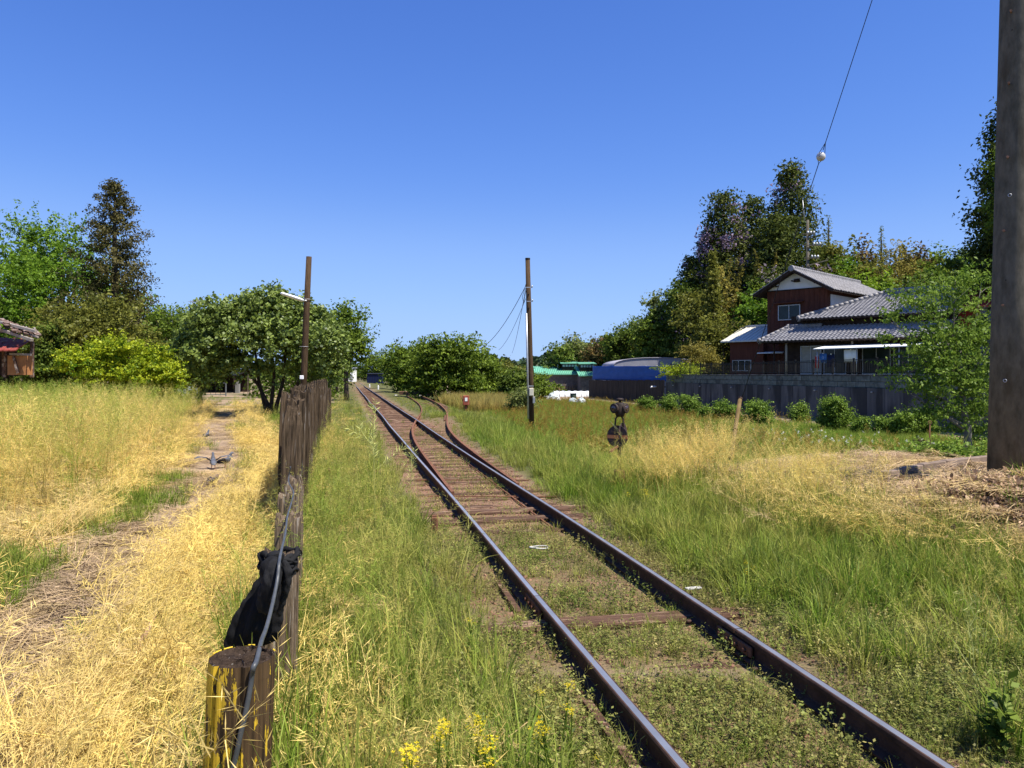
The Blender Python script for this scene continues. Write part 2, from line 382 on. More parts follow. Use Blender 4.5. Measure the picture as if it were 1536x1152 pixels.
rail('rail', line_pts(LX, 1.2, JY, step=.8), track); rail('rail', line_pts(LX, JY + .010, 230, step=1.5), track)
rail('rail', line_pts(RX, 1.2, 5.18, step=.8), track); rail('rail', line_pts(RX, 5.19, 230, step=1.5), track)
for x0, jy in ((LX, JY), (RX, 5.185)):
    for s in (-1, 1):
        c = Vector((x0 - TS * jy, jy, -.078)) + tper * (s * .022)
        mb = MB(); mb.box((0, 0, 0), (.022, .46, .07), bev=.006)
        for k in range(4): mb.loft([(s * .010, -.165 + k * .11, 0), (s * .032, -.165 + k * .11, 0)], .014, 6)
        mb.build('fishplate', RUST, track, c, TH)
# siding: offset to the right of the main line by depth
SO_Y = [10.9, 11.7, 15.4, 17.4, 19.3, 22, 25.1, 28.4, 32, 36.4, 42.2, 46.2, 55, 65, 90, 150]
SO_D = [.07, .085, .17, .21, .27, .42, .68, 1.09, 1.58, 2.12, 2.6, 2.85, 3.2, 3.45, 3.6, 3.7]
def soff(Y): 
    ys = np.array(SO_Y); ds = np.array(SO_D)
    return float(sum(np.interp(Y + k * .8, ys, ds) for k in (-2, -1, 0, 1, 2)) / 5)
def curve_pts(x0, ya, yb, step=.6, z=0):
    n = int((yb - ya) / step); out = []
    for i in range(n + 1):
        Y = ya + (yb - ya) * i / n
        out.append((x0 + soff(Y) - TS * Y, Y, z))
    return out
BLADE = [(-.045, -.145), (.045, -.145), (.045, -.13), (.012, -.12), (.012, -.05), (.026, -.035), (.026, -.004), (-.026, -.004), (-.026, -.035), (-.012, -.05), (-.012, -.12), (-.045, -.13)]
rail('switch_blade', curve_pts(LX + .0, 11.3, 17.0, z=-.002), sid, False, BLADE)
rail('rail', curve_pts(LX, 17.01, 31.2, z=.004), sid, False); rail('rail', curve_pts(LX, 31.5, 62, z=0), sid, False)
rail('switch_blade', curve_pts(RX - .01, 12.2, 17.0, z=-.002), sid, False, BLADE)
rail('rail', curve_pts(RX, 17.01, 62, z=.0), sid, False)
# check rails at the frog and on the siding
rail('check_rail', [(LX + .085 - TS * Y, Y, -.004) for Y in np.linspace(31, 35.5, 8)], track, False, BLADE)
rail('check_rail', [(RX + soff(Y) - .085 - TS * Y, Y, -.004) for Y in np.linspace(29.0, 32.5, 8)], sid, False, BLADE)
mb = MB(); mb.loft([(LX + 1.0 - TS * 9.2, 9.2, -.13), (RX - .12 - TS * 16.5, 16.5, -.12)], .012, 6); mb.build('point_rod', RUST, sid)
# tie bars between the blades
for Y in (11.6, 13.4):
    mb = MB(); mb.bar((LX - .25 - TS * Y, Y, -.125), (RX + .55 - TS * Y, Y - .02, -.125), .045, .014); mb.build('tie_bar', RUST, sid)
# sleepers: a few shared shapes
def sleeper_mesh(L, seed):
    r = np.random.RandomState(seed); mb = MB(); nseg = 9; w_, h_ = .105, .07
    pts = []; rad = []
    vs = []; fs = []
    for i in range(nseg + 1):
        x = -L / 2 + L * i / nseg
        ring = []
        for k, (a, b) in enumerate(((-1, -1), (1, -1), (1, .7), (.86, 1), (0, 1), (-.86, 1), (-1, .7))):
            ring.append((x + r.uniform(-.012, .012) * (i in (0, nseg)), a * w_ + r.uniform(-.006, .006), b * h_ + r.uniform(-.007, .007) * (b > 0) - .012 * (i in (0, nseg)) * (b > 0)))
        vs += ring
    for i in range(nseg):
        for k in range(7): fs.append((i * 7 + k, i * 7 + (k + 1) % 7, (i + 1) * 7 + (k + 1) % 7, (i + 1) * 7 + k))
    fs += [tuple(range(6, -1, -1)), tuple(range(nseg * 7, nseg * 7 + 7))]
    mb.add(vs, fs); me = mb.mesh('sleeper'); me.materials.append(SLEEPER); return me
SL = [sleeper_mesh(2.1, 40 + k) for k in range(6)]
def put_sleeper(Y, dc, sx=1.0, z=-.218, jit=.02, parent=track, me=None):
    o = bpy.data.objects.new('sleeper', me or rnd.choice(SL)); C.objects.link(o); o.parent = parent
    o.location = (dc - TS * Y, Y, z + rnd.uniform(-jit * .4, jit * .4)); o.rotation_euler = (rnd.uniform(-.02, .02), rnd.uniform(-.006, .006), TH + rnd.uniform(-.02, .02))
    o.scale = (sx, rnd.uniform(.9, 1.1), 1); return o
MC = (LX + RX) / 2
for Y in (2.75, 3.45): put_sleeper(Y, MC, z=-.222)
o = put_sleeper(4.85, MC, 1.02, -.228); o = put_sleeper(5.78, MC, 1.05, -.188)
for Y in (6.7, 7.45, 8.3): put_sleeper(Y, MC, z=-.240)
put_sleeper(9.15, MC, z=-.215)
for Y in (9.85, 10.45): put_sleeper(Y, MC + .18, 1.28, -.185, .01)
Y = 10.95
while Y < 36:
    so_ = soff(Y) if Y > 11 else 0
    put_sleeper(Y, MC + .5 * so_ + .12, (2.35 + so_) / 2.1, -.214, .022); Y += .56 + rnd.uniform(-.05, .05)
while Y < 120:
    put_sleeper(Y, MC, 1.0, -.212, .02); 
    Y += .64 + rnd.uniform(-.05, .05)
Y = 36.2
while Y < 50: put_sleeper(Y, MC + soff(Y), 1.0, -.205, .02, sid); Y += .66
# spikes on the nearer sleepers
sp = MB(); sp.box((0, 0, .008), (.045, .03, .018), bev=.005).box((.012, 0, -.015), (.016, .016, .04)); spm = sp.mesh('rail_spike'); spm.materials.append(RUST_D)
for Y in (4.85, 5.78, 9.15, 9.85, 10.45, 10.95, 11.5):
    for x0 in (LX, RX):
        for s in (-1, 1):
            o = bpy.data.objects.new('rail_spike', spm); C.objects.link(o); o.parent = track
            o.location = Vector((x0 - TS * Y, Y + s * .035, -.128)) + tper * (s * .072); o.rotation_euler = (0, 0, TH + (math.pi if s > 0 else 0))
# timber plank lying against the foot of the left rail near the camera
mb = MB(); mb.bar((LX - .13 - TS * 2.4, 2.4, -.15), (LX - .12 - TS * 4.35, 4.35, -.145), .05, .05); mb.build('edge_board', SLEEPER, track)
mb = MB(); mb.bar((LX - .13 - TS * 6.0, 6.0, -.15), (LX - .12 - TS * 6.9, 6.9, -.145), .05, .04); mb.build('edge_board', SLEEPER, track)

# ------------------------------------------------------------------ scatter by geometry nodes (uncountable ground cover only)
def scatter(name, protos, X, Y, idxs, rot, scl, tint, val, label, dz=0.0, Z=None, kind='stuff', cat=None):
    col = bpy.data.collections.new(name + '_kinds')
    for i, (me_, mt) in enumerate(protos):
        me_.materials.clear(); me_.materials.append(mt)
        o = bpy.data.objects.new('kind_%03d' % i, me_); col.objects.link(o)
    n = len(X); Zs = terrain(X, Y) + dz if Z is None else Z
    me = bpy.data.meshes.new(name); me.vertices.add(n)
    me.vertices.foreach_set('co', np.stack([X, Y, Zs], -1).astype(np.float32).ravel())
    def fa(a, v, ty='FLOAT'):
        at = me.attributes.new(a, ty, 'POINT')
        if ty == 'FLOAT_VECTOR': at.data.foreach_set('vector', np.asarray(v, np.float32).ravel())
        else: at.data.foreach_set('value', np.asarray(v, np.int32 if ty == 'INT' else np.float32))
    fa('which', idxs, 'INT'); fa('turn', rot, 'FLOAT_VECTOR'); fa('size', scl); fa('tint', tint); fa('val', val)
    me.update()
    ob = bpy.data.objects.new(name, me); C.objects.link(ob)
    ng = bpy.data.node_groups.new(name, 'GeometryNodeTree')
    ng.interface.new_socket('Geometry', in_out='INPUT', socket_type='NodeSocketGeometry'); ng.interface.new_socket('Geometry', in_out='OUTPUT', socket_type='NodeSocketGeometry')
    gi = ng.nodes.new('NodeGroupInput'); go = ng.nodes.new('NodeGroupOutput')
    ip = ng.nodes.new('GeometryNodeInstanceOnPoints'); ci = ng.nodes.new('GeometryNodeCollectionInfo')
    ci.inputs['Collection'].default_value = col; ci.inputs['Separate Children'].default_value = True; ci.inputs['Reset Children'].default_value = True
    ip.inputs['Pick Instance'].default_value = True
    def na(a, ty):
        q = ng.nodes.new('GeometryNodeInputNamedAttribute'); q.data_type = ty; q.inputs[0].default_value = a; return q.outputs[0]
    e2r = ng.nodes.new('FunctionNodeEulerToRotation'); L = ng.links
    L.new(gi.outputs[0], ip.inputs['Points']); L.new(ci.outputs[0], ip.inputs['Instance']); L.new(na('which', 'INT'), ip.inputs['Instance Index'])
    L.new(na('turn', 'FLOAT_VECTOR'), e2r.inputs[0]); L.new(e2r.outputs[0], ip.inputs['Rotation']); L.new(na('size', 'FLOAT'), ip.inputs['Scale'])
    L.new(ip.outputs[0], go.inputs[0])
    md = ob.modifiers.new('scatter', 'NODES'); md.node_group = ng
    return tag(ob, label, cat, None, kind)

def ribbon(V, Fc, A, pts, wd, side, cv, taper=True):
    """flat tapering ribbon along pts"""
    n = len(pts); b = len(V)
    for i, p in enumerate(pts):
        t = i / (n - 1); hw = wd * .5 * ((1 - t) ** .6 if taper else 1)
        if taper and i == n - 1: hw = wd * .04
        V.append(p - side * hw); V.append(p + side * hw); A += [cv, cv]
    for i in range(n - 1): Fc.append((b + 2 * i, b + 2 * i + 1, b + 2 * i + 3, b + 2 * i + 2))
def mk(name, V, Fc, A): return quads_mesh(name, np.array([tuple(v) for v in V]), np.array(Fc), dict(cv=np.array(A)))
def rv(r, s=1): return Vector((r.uniform(-s, s), r.uniform(-s, s), r.uniform(-s, s)))
def tuft(seed, n=30, h=.35, spread=.12, lean=.5, wd=.006, seg=4, flat=False):
    r = random.Random(seed); V, Fc, A = [], [], []
    for _ in range(n):
        a = r.uniform(0, 6.283); q = spread * math.sqrt(r.random()); base = Vector((math.cos(a) * q, math.sin(a) * q, -.02))
        hd = a + r.uniform(-.9, .9); L = h * r.uniform(.5, 1.1); ln = lean * r.uniform(.1, 1.2); pts = []
        for i in range(seg):
            t = i / (seg - 1); an = ln * t * 1.2
            pts.append(base + Vector((math.cos(hd) * math.sin(an), math.sin(hd) * math.sin(an), math.cos(an) * (1 - .25 * ln * t * t))) * (L * t))
        sd = Vector((-math.sin(hd), math.cos(hd), 0)); sd = (Matrix.Rotation(r.uniform(-1.2, 1.2), 3, 'Z') @ sd)
        ribbon(V, Fc, A, pts, wd * r.uniform(.7, 1.3), sd, r.random())
    return mk('grass_tuft', V, Fc, A)
def weed(seed, n=60, h=.12, spread=.16, ls=.016):
    r = random.Random(seed); V, Fc, A = [], [], []
    for s in range(max(4, n // 9)):
        a = r.uniform(0, 6.283); q = spread * math.sqrt(r.random()); base = Vector((math.cos(a) * q, math.sin(a) * q, -.01))
        top = base + Vector((r.uniform(-.05, .05), r.uniform(-.05, .05), h * r.uniform(.4, 1.1)))
        ribbon(V, Fc, A, [base, (base + top) / 2 + rv(r, .01), top], .003, Vector((1, 0, 0)), r.random() * .5)
        for k in range(9):
            t = r.uniform(.25, 1); c = base.lerp(top, t); u = Vector((r.uniform(-1, 1), r.uniform(-1, 1), r.uniform(-.2, .6))).normalized(); sd = u.cross(Vector((r.uniform(-.4, .4), r.uniform(-.4, .4), 1))).normalized()
            l = ls * r.uniform(.6, 1.4); b = len(V); V += [c, c + u * l * .55 - sd * l * .33, c + u * l * 1.1, c + u * l * .55 + sd * l * .33]; Fc.append((b, b + 1, b + 2, b + 3)); A += [r.random()] * 4
    return mk('low_weed', V, Fc, A)
def rape(seed, h=1.0, nb=10, pods=12, podl=.05, wd=.006, podw=.0035, flower=False, straight=1.0):
    """oilseed stalk with side branches carrying thin pods"""
    r = random.Random(seed); V, Fc, A = [], [], []
    ln = Vector((r.uniform(-.25, .25), r.uniform(-.25, .25), 0)) * h * straight
    def at(t): return Vector((0, 0, -.03)) + Vector((0, 0, 1)) * h * t + ln * t * t
    for s in (Vector((1, 0, 0)), Vector((0, 1, 0))): ribbon(V, Fc, A, [at(t) for t in (0, .25, .5, .75, 1)], wd, s, r.uniform(.5, .8))
    stems = [(at(.45), at(1.0), 1)]
    for k in range(nb):
        t = r.uniform(.3, .88); a = r.uniform(0, 6.283); el = r.uniform(.5, 1.0); L = h * r.uniform(.16, .36)
        dr = Vector((math.cos(a) * math.cos(el), math.sin(a) * math.cos(el), math.sin(el))); p0 = at(t); p1 = p0 + dr * L + Vector((0, 0, .04 * L))
        ribbon(V, Fc, A, [p0, p0.lerp(p1, .5) - Vector((0, 0, .01)), p1], wd * .55, Vector((-dr.y, dr.x, 0)).normalized(), r.uniform(.4, .9)); stems.append((p0, p1, 0))
    for p0, p1, main in stems:
        n = pods * (2 if main else 1); dr = (p1 - p0).normalized()
        for k in range(n):
            t = .25 + .75 * (k + r.random()) / n; c = p0.lerp(p1, t); a = r.uniform(0, 6.283)
            pr = dr.orthogonal().normalized(); pr = Matrix.Rotation(a, 3, dr) @ pr
            u = (dr * r.uniform(.5, 1.1) + pr).normalized(); sd = u.cross(Vector((r.uniform(-1, 1), r.uniform(-1, 1), .3))).normalized(); l = podl * r.uniform(.7, 1.2)
            b = len(V); V += [c, c + u * l * .5 - sd * podw * .5, c + u * l, c + u * l * .5 + sd * podw * .5]; Fc.append((b, b + 1, b + 2, b + 3)); A += [r.uniform(.3, 1)] * 4
    return mk('oilseed_stalk', V, Fc, A)
def litter(seed, n=60, size=.5, l=.3, wd=.005, h=.05, coh=.5):
    r = random.Random(seed); V, Fc, A = [], [], []
    for _ in range(n):
        a = r.gauss(0, coh * 1.6); c = Vector((r.uniform(-size, size) * .5, r.uniform(-size, size) * .5, r.uniform(0, h))); L = l * r.uniform(.3, 1.2) / 2
        u = Vector((math.cos(a), math.sin(a), r.uniform(-.12, .18))); sd = Vector((-u.y, u.x, r.uniform(-.5, .5))).normalized()
        ribbon(V, Fc, A, [c - u * L, c + Vector((0, 0, .02 * r.random())), c + u * L], wd * r.uniform(.6, 1.4), sd, r.random(), taper=False)
    return mk('straw_litter', V, Fc, A)
def stone(seed, s=.03):
    r = random.Random(seed); import bmesh
    bm = bmesh.new(); bmesh.ops.create_icosphere(bm, subdivisions=1, radius=s)
    for v in bm.verts: v.co = Vector((v.co.x * r.uniform(.7, 1.3), v.co.y * r.uniform(.6, 1.2), v.co.z * r.uniform(.4, .8)))
    me = bpy.data.meshes.new('stone'); bm.to_mesh(me); bm.free(); return me

VEG = leafmat('green_and_dry_plants', (.055, .135, .011), (.29, .42, .045), .42, instancer=True, straw=(.67, .50, .16))
WEEDM = leafmat('low_weeds', (.06, .115, .016), (.29, .36, .065), .36, instancer=True, straw=(.58, .43, .18))
STRAW = leafmat('dry_straw', (.42, .295, .075), (.86, .665, .20), .2, instancer=True, straw=(.55, .40, .26))
SORREL = leafmat('sorrel_heads', (.13, .13, .02), (.36, .25, .04), .2, instancer=True, straw=(.45, .2, .08))

def frustum_pts(dens_near, y0, y1, falloff, seed, mx=.74):
    """random points in the view wedge; density (per m2) falls with depth"""
    r = np.random.RandomState(seed); out = []
    ys = [y0]
    while ys[-1] < y1: ys.append(min(y1, ys[-1] * 1.12 + .15))
    for a, b in zip(ys[:-1], ys[1:]):
        ym = (a + b) / 2; wdt = 2 * (mx * ym + 1.5); dn = dens_near * (y0 / ym if ym > y0 else 1) ** falloff
        n = int(dn * wdt * (b - a)); Yp = r.uniform(a, b, n); Xp = r.uniform(-1, 1, n) * (mx * Yp + 1.5); out.append(np.stack([Xp, Yp], -1))
    return np.concatenate(out)
def keep(p, prob, seed):
    r = np.random.RandomState(seed); m = r.rand(len(p)) < prob; return p[m], m
def rots(n, seed, tilt=.12):
    r = np.random.RandomState(seed); return np.stack([r.normal(0, tilt, n), r.normal(0, tilt, n), r.uniform(0, 6.283, n)], -1)
def clear_rails(X, Y, m=.09):
    d = X + TS * Y; ok = (np.abs(d - LX) > m) & (np.abs(d - RX) > m)
    sd = np.interp(Y, SO_Y, SO_D); s = (Y > 11) & (Y < 60); ok &= ~(s & ((np.abs(d - sd - LX) < m) | (np.abs(d - sd - RX) < m))); return ok
# ------------------------------------------------------------------ trees
def unit(a): return a / (np.linalg.norm(a, axis=-1, keepdims=True) + 1e-9)
def leaf_mesh(name, Pc, out, size, aspect, cv, r, up=.5, outw=.5, rndw=.7, droop=0.0):
    """Pc leaf centres, out outward directions; a leaf is a bent diamond"""
    n = len(Pc)
    nrm = unit(out * outw + np.array([0, 0, up]) + r.normal(0, rndw, (n, 3)))
    t = unit(np.cross(nrm, r.normal(0, 1, (n, 3)))); t[:, 2] -= droop; t = unit(t)
    s = unit(np.cross(nrm, t)); L = size * r.uniform(.6, 1.35, (n, 1)); W = L * aspect * .5
    a = Pc - t * L * .5; c = Pc + t * L * .5 - nrm * L * .12; m = Pc - t * L * .05 + nrm * L * .05
    V = np.stack([a, m - s * W, c, m + s * W], 1).reshape(-1, 3)
    Fq = np.arange(4 * n).reshape(n, 4)
    return quads_mesh(name, V, Fq, dict(cv=np.repeat(np.clip(cv, 0, 1), 4)))
def merge_np(parts):
    V = np.concatenate([p[0] for p in parts]); return V
def make_lobes(w, h, nl, r, top=.9, flat=1.0, zb=0.0):
    """lobes filling an oval half-width w, height h"""
    L = [(0, 0, h * .46, w * .66, w * .66, h * .42), (0, 0, h * .2, w * .72, w * .72, h * .22)]
    for k in range(nl):
        a = r.uniform(0, 6.283); q = w * r.uniform(.35, .72); z = h * r.uniform(.14, .80)
        lim = math.sqrt(max(.05, 1 - ((z / h - .45) / .62) ** 2)); rr = w * r.uniform(.28, .45)
        L.append((math.cos(a) * q * lim, math.sin(a) * q * lim, z, rr, rr, rr * r.uniform(.6, .95) * flat))
    return L
def lobe_clumps(lobes, M, r, shell=.55):
    lb = np.array(lobes); vol = (lb[:, 3] * lb[:, 4]) ; pick = r.choice(len(lb), M, p=vol / vol.sum()); q = lb[pick]
    dr = unit(r.normal(0, 1, (M, 3))); dr[:, 2] = np.where(r.rand(M) < .6, np.abs(dr[:, 2]), dr[:, 2])
    rad = r.uniform(shell ** 3, 1.06 ** 3, (M, 1)) ** (1 / 3)
    c = q[:, :3] + dr * q[:, 3:6] * rad
    return c, dr
def crown_round(name, w, h, seed, M=260, k=26, leaf=.16, cs=.32, aspect=.6, nl=9, flat=1.0, lobes=None, spray=.5, up=.5, shell=.5, fl=.55, droop=0.0, hi=None, perp=.42, rise=0.0):
    M = int(M * 1.9); leaf = leaf * .92; cs = cs * .92
    r = np.random.RandomState(seed); lobes = lobes or make_lobes(w * 1.08, h, nl, r, flat=flat)
    c, dr = lobe_clumps(lobes, M, r, shell); dirs = unit(dr * np.array([1, 1, .6]) + np.array([0, 0, rise]) + r.normal(0, .25, (M, 3)))
    t = r.uniform(-.5, 1.0, (M, k, 1)); sp = cs * r.uniform(.6, 1.4, (M, 1, 1))
    pts = c[:, None] + dirs[:, None] * t * sp * (1 + spray) + np.clip(r.normal(0, 1, (M, k, 3)), -1.8, 1.8) * sp * perp * np.array([1, 1, fl])
    cv = np.clip(.42 + r.normal(0, .16, (M, 1)) + r.normal(0, .14, (M, k)), 0, 1)
    if hi is not None: cv = np.where(r.rand(M, 1) < hi, .97 + 0 * cv, cv * .85)
    outs = np.repeat(dirs, k, 0)
    return leaf_mesh(name, pts.reshape(-1, 3), outs, leaf, aspect, cv.ravel(), r, up=up, droop=droop)
def crown_conifer(name, w, h, seed, nb=150, k=34, leaf=.22, z0=.1, power=.8, aspect=.5, rag=.35, cvb=.45, topw=.06, hi=None, lift=.25, cl=.13, inner=.45):
    """boughs round a stem, each carrying a few tufted clumps of foliage"""
    r = np.random.RandomState(seed); pts = []; outs = []; cvs = []; leaf *= .8
    for b in range(nb):
        u = ((b + r.rand()) / nb) ** 1.15; z = h * (z0 + (1 - z0) * u * .985); prof = w * max(topw, (1 - u) ** power) * r.uniform(1 - rag, 1 + rag * .45); a = b * 2.39996 + r.uniform(-.35, .35)
        d = np.array([math.cos(a), math.sin(a), 0]); base = np.clip(cvb + r.normal(0, .16), 0, 1); nc = 2 + int(3 * prof / w)
        high = hi is not None and r.rand() < hi
        for q in range(nc):
            t = inner + (1 - inner) * (q + r.uniform(.2, .9)) / nc; kk = int(k * .62); s = w * cl * r.uniform(.7, 1.25) * (.75 + .5 * (1 - u))
            c = d * (t * prof); c[2] = z - .12 * prof * t + lift * prof * t * t
            p = c + np.clip(r.normal(0, 1, (kk, 3)), -1.7, 1.7) * np.array([s, s, s * .55]) + d * (np.clip(r.normal(0, .5, kk), -.8, .8)[:, None] * s)
            if high: p[:, 2] -= r.uniform(0, .05, kk) * h * .4
            pts.append(p); outs.append(np.repeat((d * .8 + np.array([0, 0, .3]))[None], kk, 0)); cvs.append(np.clip((1.2 if high else base) + r.normal(0, .12, kk), 0, 1))
    pts = np.concatenate(pts); outs = np.concatenate(outs); cvs = np.concatenate(cvs)
    return leaf_mesh(name, pts, outs, leaf, aspect, cvs, r, up=.5, rndw=.8)
def crown_bamboo(name, w, h, seed, nc=14, k=220, leaf=.28, aspect=.28):
    r = np.random.RandomState(seed); pts = []; outs = []; cvs = []
    for b in range(nc):
        a = r.uniform(0, 6.283); q = w * .55 * math.sqrt(r.rand()); bx, by = math.cos(a) * q, math.sin(a) * q; hh = h * r.uniform(.72, 1.03); la = r.uniform(0, 6.283); ln = w * r.uniform(.25, .6)
        t = r.uniform(.15, 1, k); ds = np.array([math.cos(la), math.sin(la), 0])
        p = np.stack([bx + ds[0] * ln * t ** 3, by + ds[1] * ln * t ** 3, hh * (t - .09 * t ** 4)], -1)
        rad = w * .34 * np.sin(np.clip(1.05 - t, .04, 1) * 1.6) ; p += r.normal(0, 1, (k, 3)) * rad[:, None] * np.array([.6, .6, .35])
        pts.append(p); outs.append(np.repeat(ds[None], k, 0)); cvs.append(np.clip(r.normal(.45, .13) + r.normal(0, .15, k), 0, 1))
    return leaf_mesh(name, np.concatenate(pts), np.concatenate(outs), leaf, aspect, np.concatenate(cvs), r, up=.2, outw=.4, rndw=.9, droop=.7)
def trunk_mb(h, r0, targets, seed, lean=(0, 0), seg=8, forks=0):
    rr = random.Random(seed); mb = MB()
    top = Vector((lean[0], lean[1], h)); pts = []; rad = []
    for i in range(7):
        t = i / 6; pts.append(Vector((lean[0] * t + rr.uniform(-.04, .04) * h * .3 * (t > 0), lean[1] * t + rr.uniform(-.04, .04) * h * .3 * (t > 0), h * t - .15 * (i == 0)))); rad.append(r0 * (1.25 - .95 * t) if i else r0 * 1.5)
    mb.loft(pts, rad, seg)
    for tg in targets:
        tg = Vector(tg); t = min(.8, max(.18, (tg.z / h) * .55)); p0 = top * t; p0.z = h * t; mid = p0.lerp(tg, .5) + Vector((rr.uniform(-.1, .1), rr.uniform(-.1, .1), -.06 * (tg - p0).length))
        rb = r0 * (1.1 - .8 * t) * .55; mb.loft([p0, p0.lerp(mid, .5), mid, mid.lerp(tg, .6), tg], [rb, rb * .85, rb * .65, rb * .45, rb * .18], 6)
        for q in range(3):
            s0 = mid.lerp(tg, rr.uniform(0, .8)); e = s0 + Vector((rr.uniform(-1, 1), rr.uniform(-1, 1), rr.uniform(-.2, .9))) * (tg - p0).length * .35
            mb.loft([s0, s0.lerp(e, .5) + Vector((0, 0, .03)), e], [rb * .35, rb * .25, rb * .08], 5)
    return mb
BARK = mat('bark', (.045, .035, .026), (.12, .095, .07), .95, 8, (1, 1, .3), .8)
BARK_D = mat('dark_bark', (.022, .017, .013), (.06, .045, .035), .95, 8, (1, 1, .3), .8)
BARK_G = mat('grey_bark', (.14, .125, .105), (.26, .24, .21), .95, 8, (1, 1, .3), .5)
LG = dict(
    round=leafmat('round_glossy_leaves', (.040, .075, .010), (.31, .39, .075), .36, gloss=.03),
    deep=leafmat('cedar_leaves', (.022, .042, .008), (.130, .155, .028), .28),
    deepmauve=leafmat('cedar_leaves_and_wisteria', (.022, .042, .008), (.135, .155, .028), .28, third=(.30, .22, .30)),
    brown=leafmat('bronze_conifer_leaves', (.025, .030, .009), (.150, .130, .040), .28),
    mid=leafmat('mid_green_leaves', (.040, .080, .008), (.26, .35, .038), .42),
    fresh=leafmat('fresh_green_leaves', (.045, .11, .008), (.24, .38, .032), .42),
    lime=leafmat('lime_green_leaves', (.070, .14, .008), (.30, .42, .03), .42),
    olive=leafmat('olive_leaves', (.055, .068, .010), (.29, .29, .05), .40),
    oliveb=leafmat('bamboo_leaves', (.09, .085, .013), (.43, .36, .075), .42),
    pale=leafmat('pale_green_leaves', (.06, .085, .020), (.32, .36, .10), .40),
    rust=leafmat('rust_tinged_leaves', (.05, .045, .014), (.30, .20, .075), .35),
    gold=leafmat('golden_leaves', (.055, .14, .008), (.58, .62, .030), .42),
    dark=leafmat('dark_green_leaves', (.026, .058, .008), (.215, .285, .040), .40),
    shrub=leafmat('shrub_leaves', (.045, .10, .008), (.30, .42, .065), .38),
)
def hillz(X, Y):
    """wooded slope behind the house"""
    d = X + TS * Y
    return float(max(0, min(1, (X - 5) / 22)) * max(0, min(1, (Y - 58) / 30)) * 5.0)
def tree(name, label, X, Y, z0, h, crown, trunk_r, leafm, crown_z=0.0, seed=0, bark=None, nlimb=6, w=2.0, trunk_h=None, group=None, cat='tree', stem='trunk', crown_name='crown', lean=(0, 0), targets=None):
    root = empty(name, (X, Y, z0), 0, label, cat, group)
    o = link_mesh(crown_name, crown, root, LG[leafm], (0, 0, crown_z))
    r = random.Random(seed + 5)
    if targets is None:
        targets = []
        for k in range(nlimb):
            a = k * 2.4 + r.uniform(-.4, .4); q = w * r.uniform(.4, .8); targets.append((math.cos(a) * q, math.sin(a) * q, crown_z + (h - crown_z) * r.uniform(.3, .85)))
    trunk_mb(trunk_h or (crown_z + (h - crown_z) * .7), trunk_r, targets, seed, lean).build(stem, bark or BARK, root)
    return root
def from_px(x, ytop, Y): return PX(x, Y), PZ(ytop, Y)
def bl(label, x, ytop, hw, Y, leafm, seed, zb=None, cb=.15, M=200, k=22, leaf=.3, cs=.5, name='broadleaf_tree', group=None, **kw):
    """broadleaf tree from its apex pixel, half-width in pixels and depth"""
    X = PX(x, Y); zt = PZ(ytop, Y); z0 = (tz(X, Y) + hillz(X, Y)) if zb is None else zb
    w = hw / F * Y; h = zt - z0; cz = h * cb
    cr = crown_round(name + '_crown', w, h - cz, seed, M=M, k=k, leaf=leaf, cs=cs, **kw)
    return tree(name, label, X, Y, z0, h, cr, max(.08, h * .022), leafm, cz, seed, w=w * .8, group=group)
def con(label, x, ytop, hw, Y, leafm, seed, zb=None, nb=170, k=40, leaf=.35, name='cedar_tree', group=None, **kw):
    X = PX(x, Y); zt = PZ(ytop, Y); z0 = (tz(X, Y) + hillz(X, Y)) if zb is None else zb
    w = hw / F * Y; h = zt - z0
    cr = crown_conifer(name + '_crown', w, h, seed, nb=nb, k=k, leaf=leaf, **kw)
    root = empty(name, (X, Y, z0), 0, label, 'tree', group); link_mesh('crown', cr, root, LG[leafm])
    MB().loft([(0, 0, -.3), (.05, 0, h * .3), (0, 0, h * .7), (0, .02, h * .97)], [h * .026, h * .02, h * .011, .03], 8).build('trunk', BARK, root); return root
def bam(label, x, ytop, hw, Y, leafm, seed, zb=None, nc=12, k=200, leaf=.34, name='bamboo_clump', group=None):
    X = PX(x, Y); zt = PZ(ytop, Y); z0 = (tz(X, Y) + hillz(X, Y)) if zb is None else zb
    w = hw / F * Y; h = zt - z0
    cr = crown_bamboo(name + '_crown', w, h, seed, nc=nc, k=k, leaf=leaf)
    root = empty(name, (X, Y, z0), 0, label, 'bamboo', group); link_mesh('foliage', cr, root, LG[leafm])
    mb = MB(); rr = random.Random(seed)
    for q in range(9):
        a = rr.uniform(0, 6.28); s = w * .5 * rr.random(); x0, y0 = math.cos(a) * s, math.sin(a) * s; mb.loft([(x0, y0, -.2), (x0, y0, h * .35), (x0 + rr.uniform(-.3, .3), y0, h * .62)], [.06, .05, .015], 5)
    mb.build('culm', BARK_G, root); return root

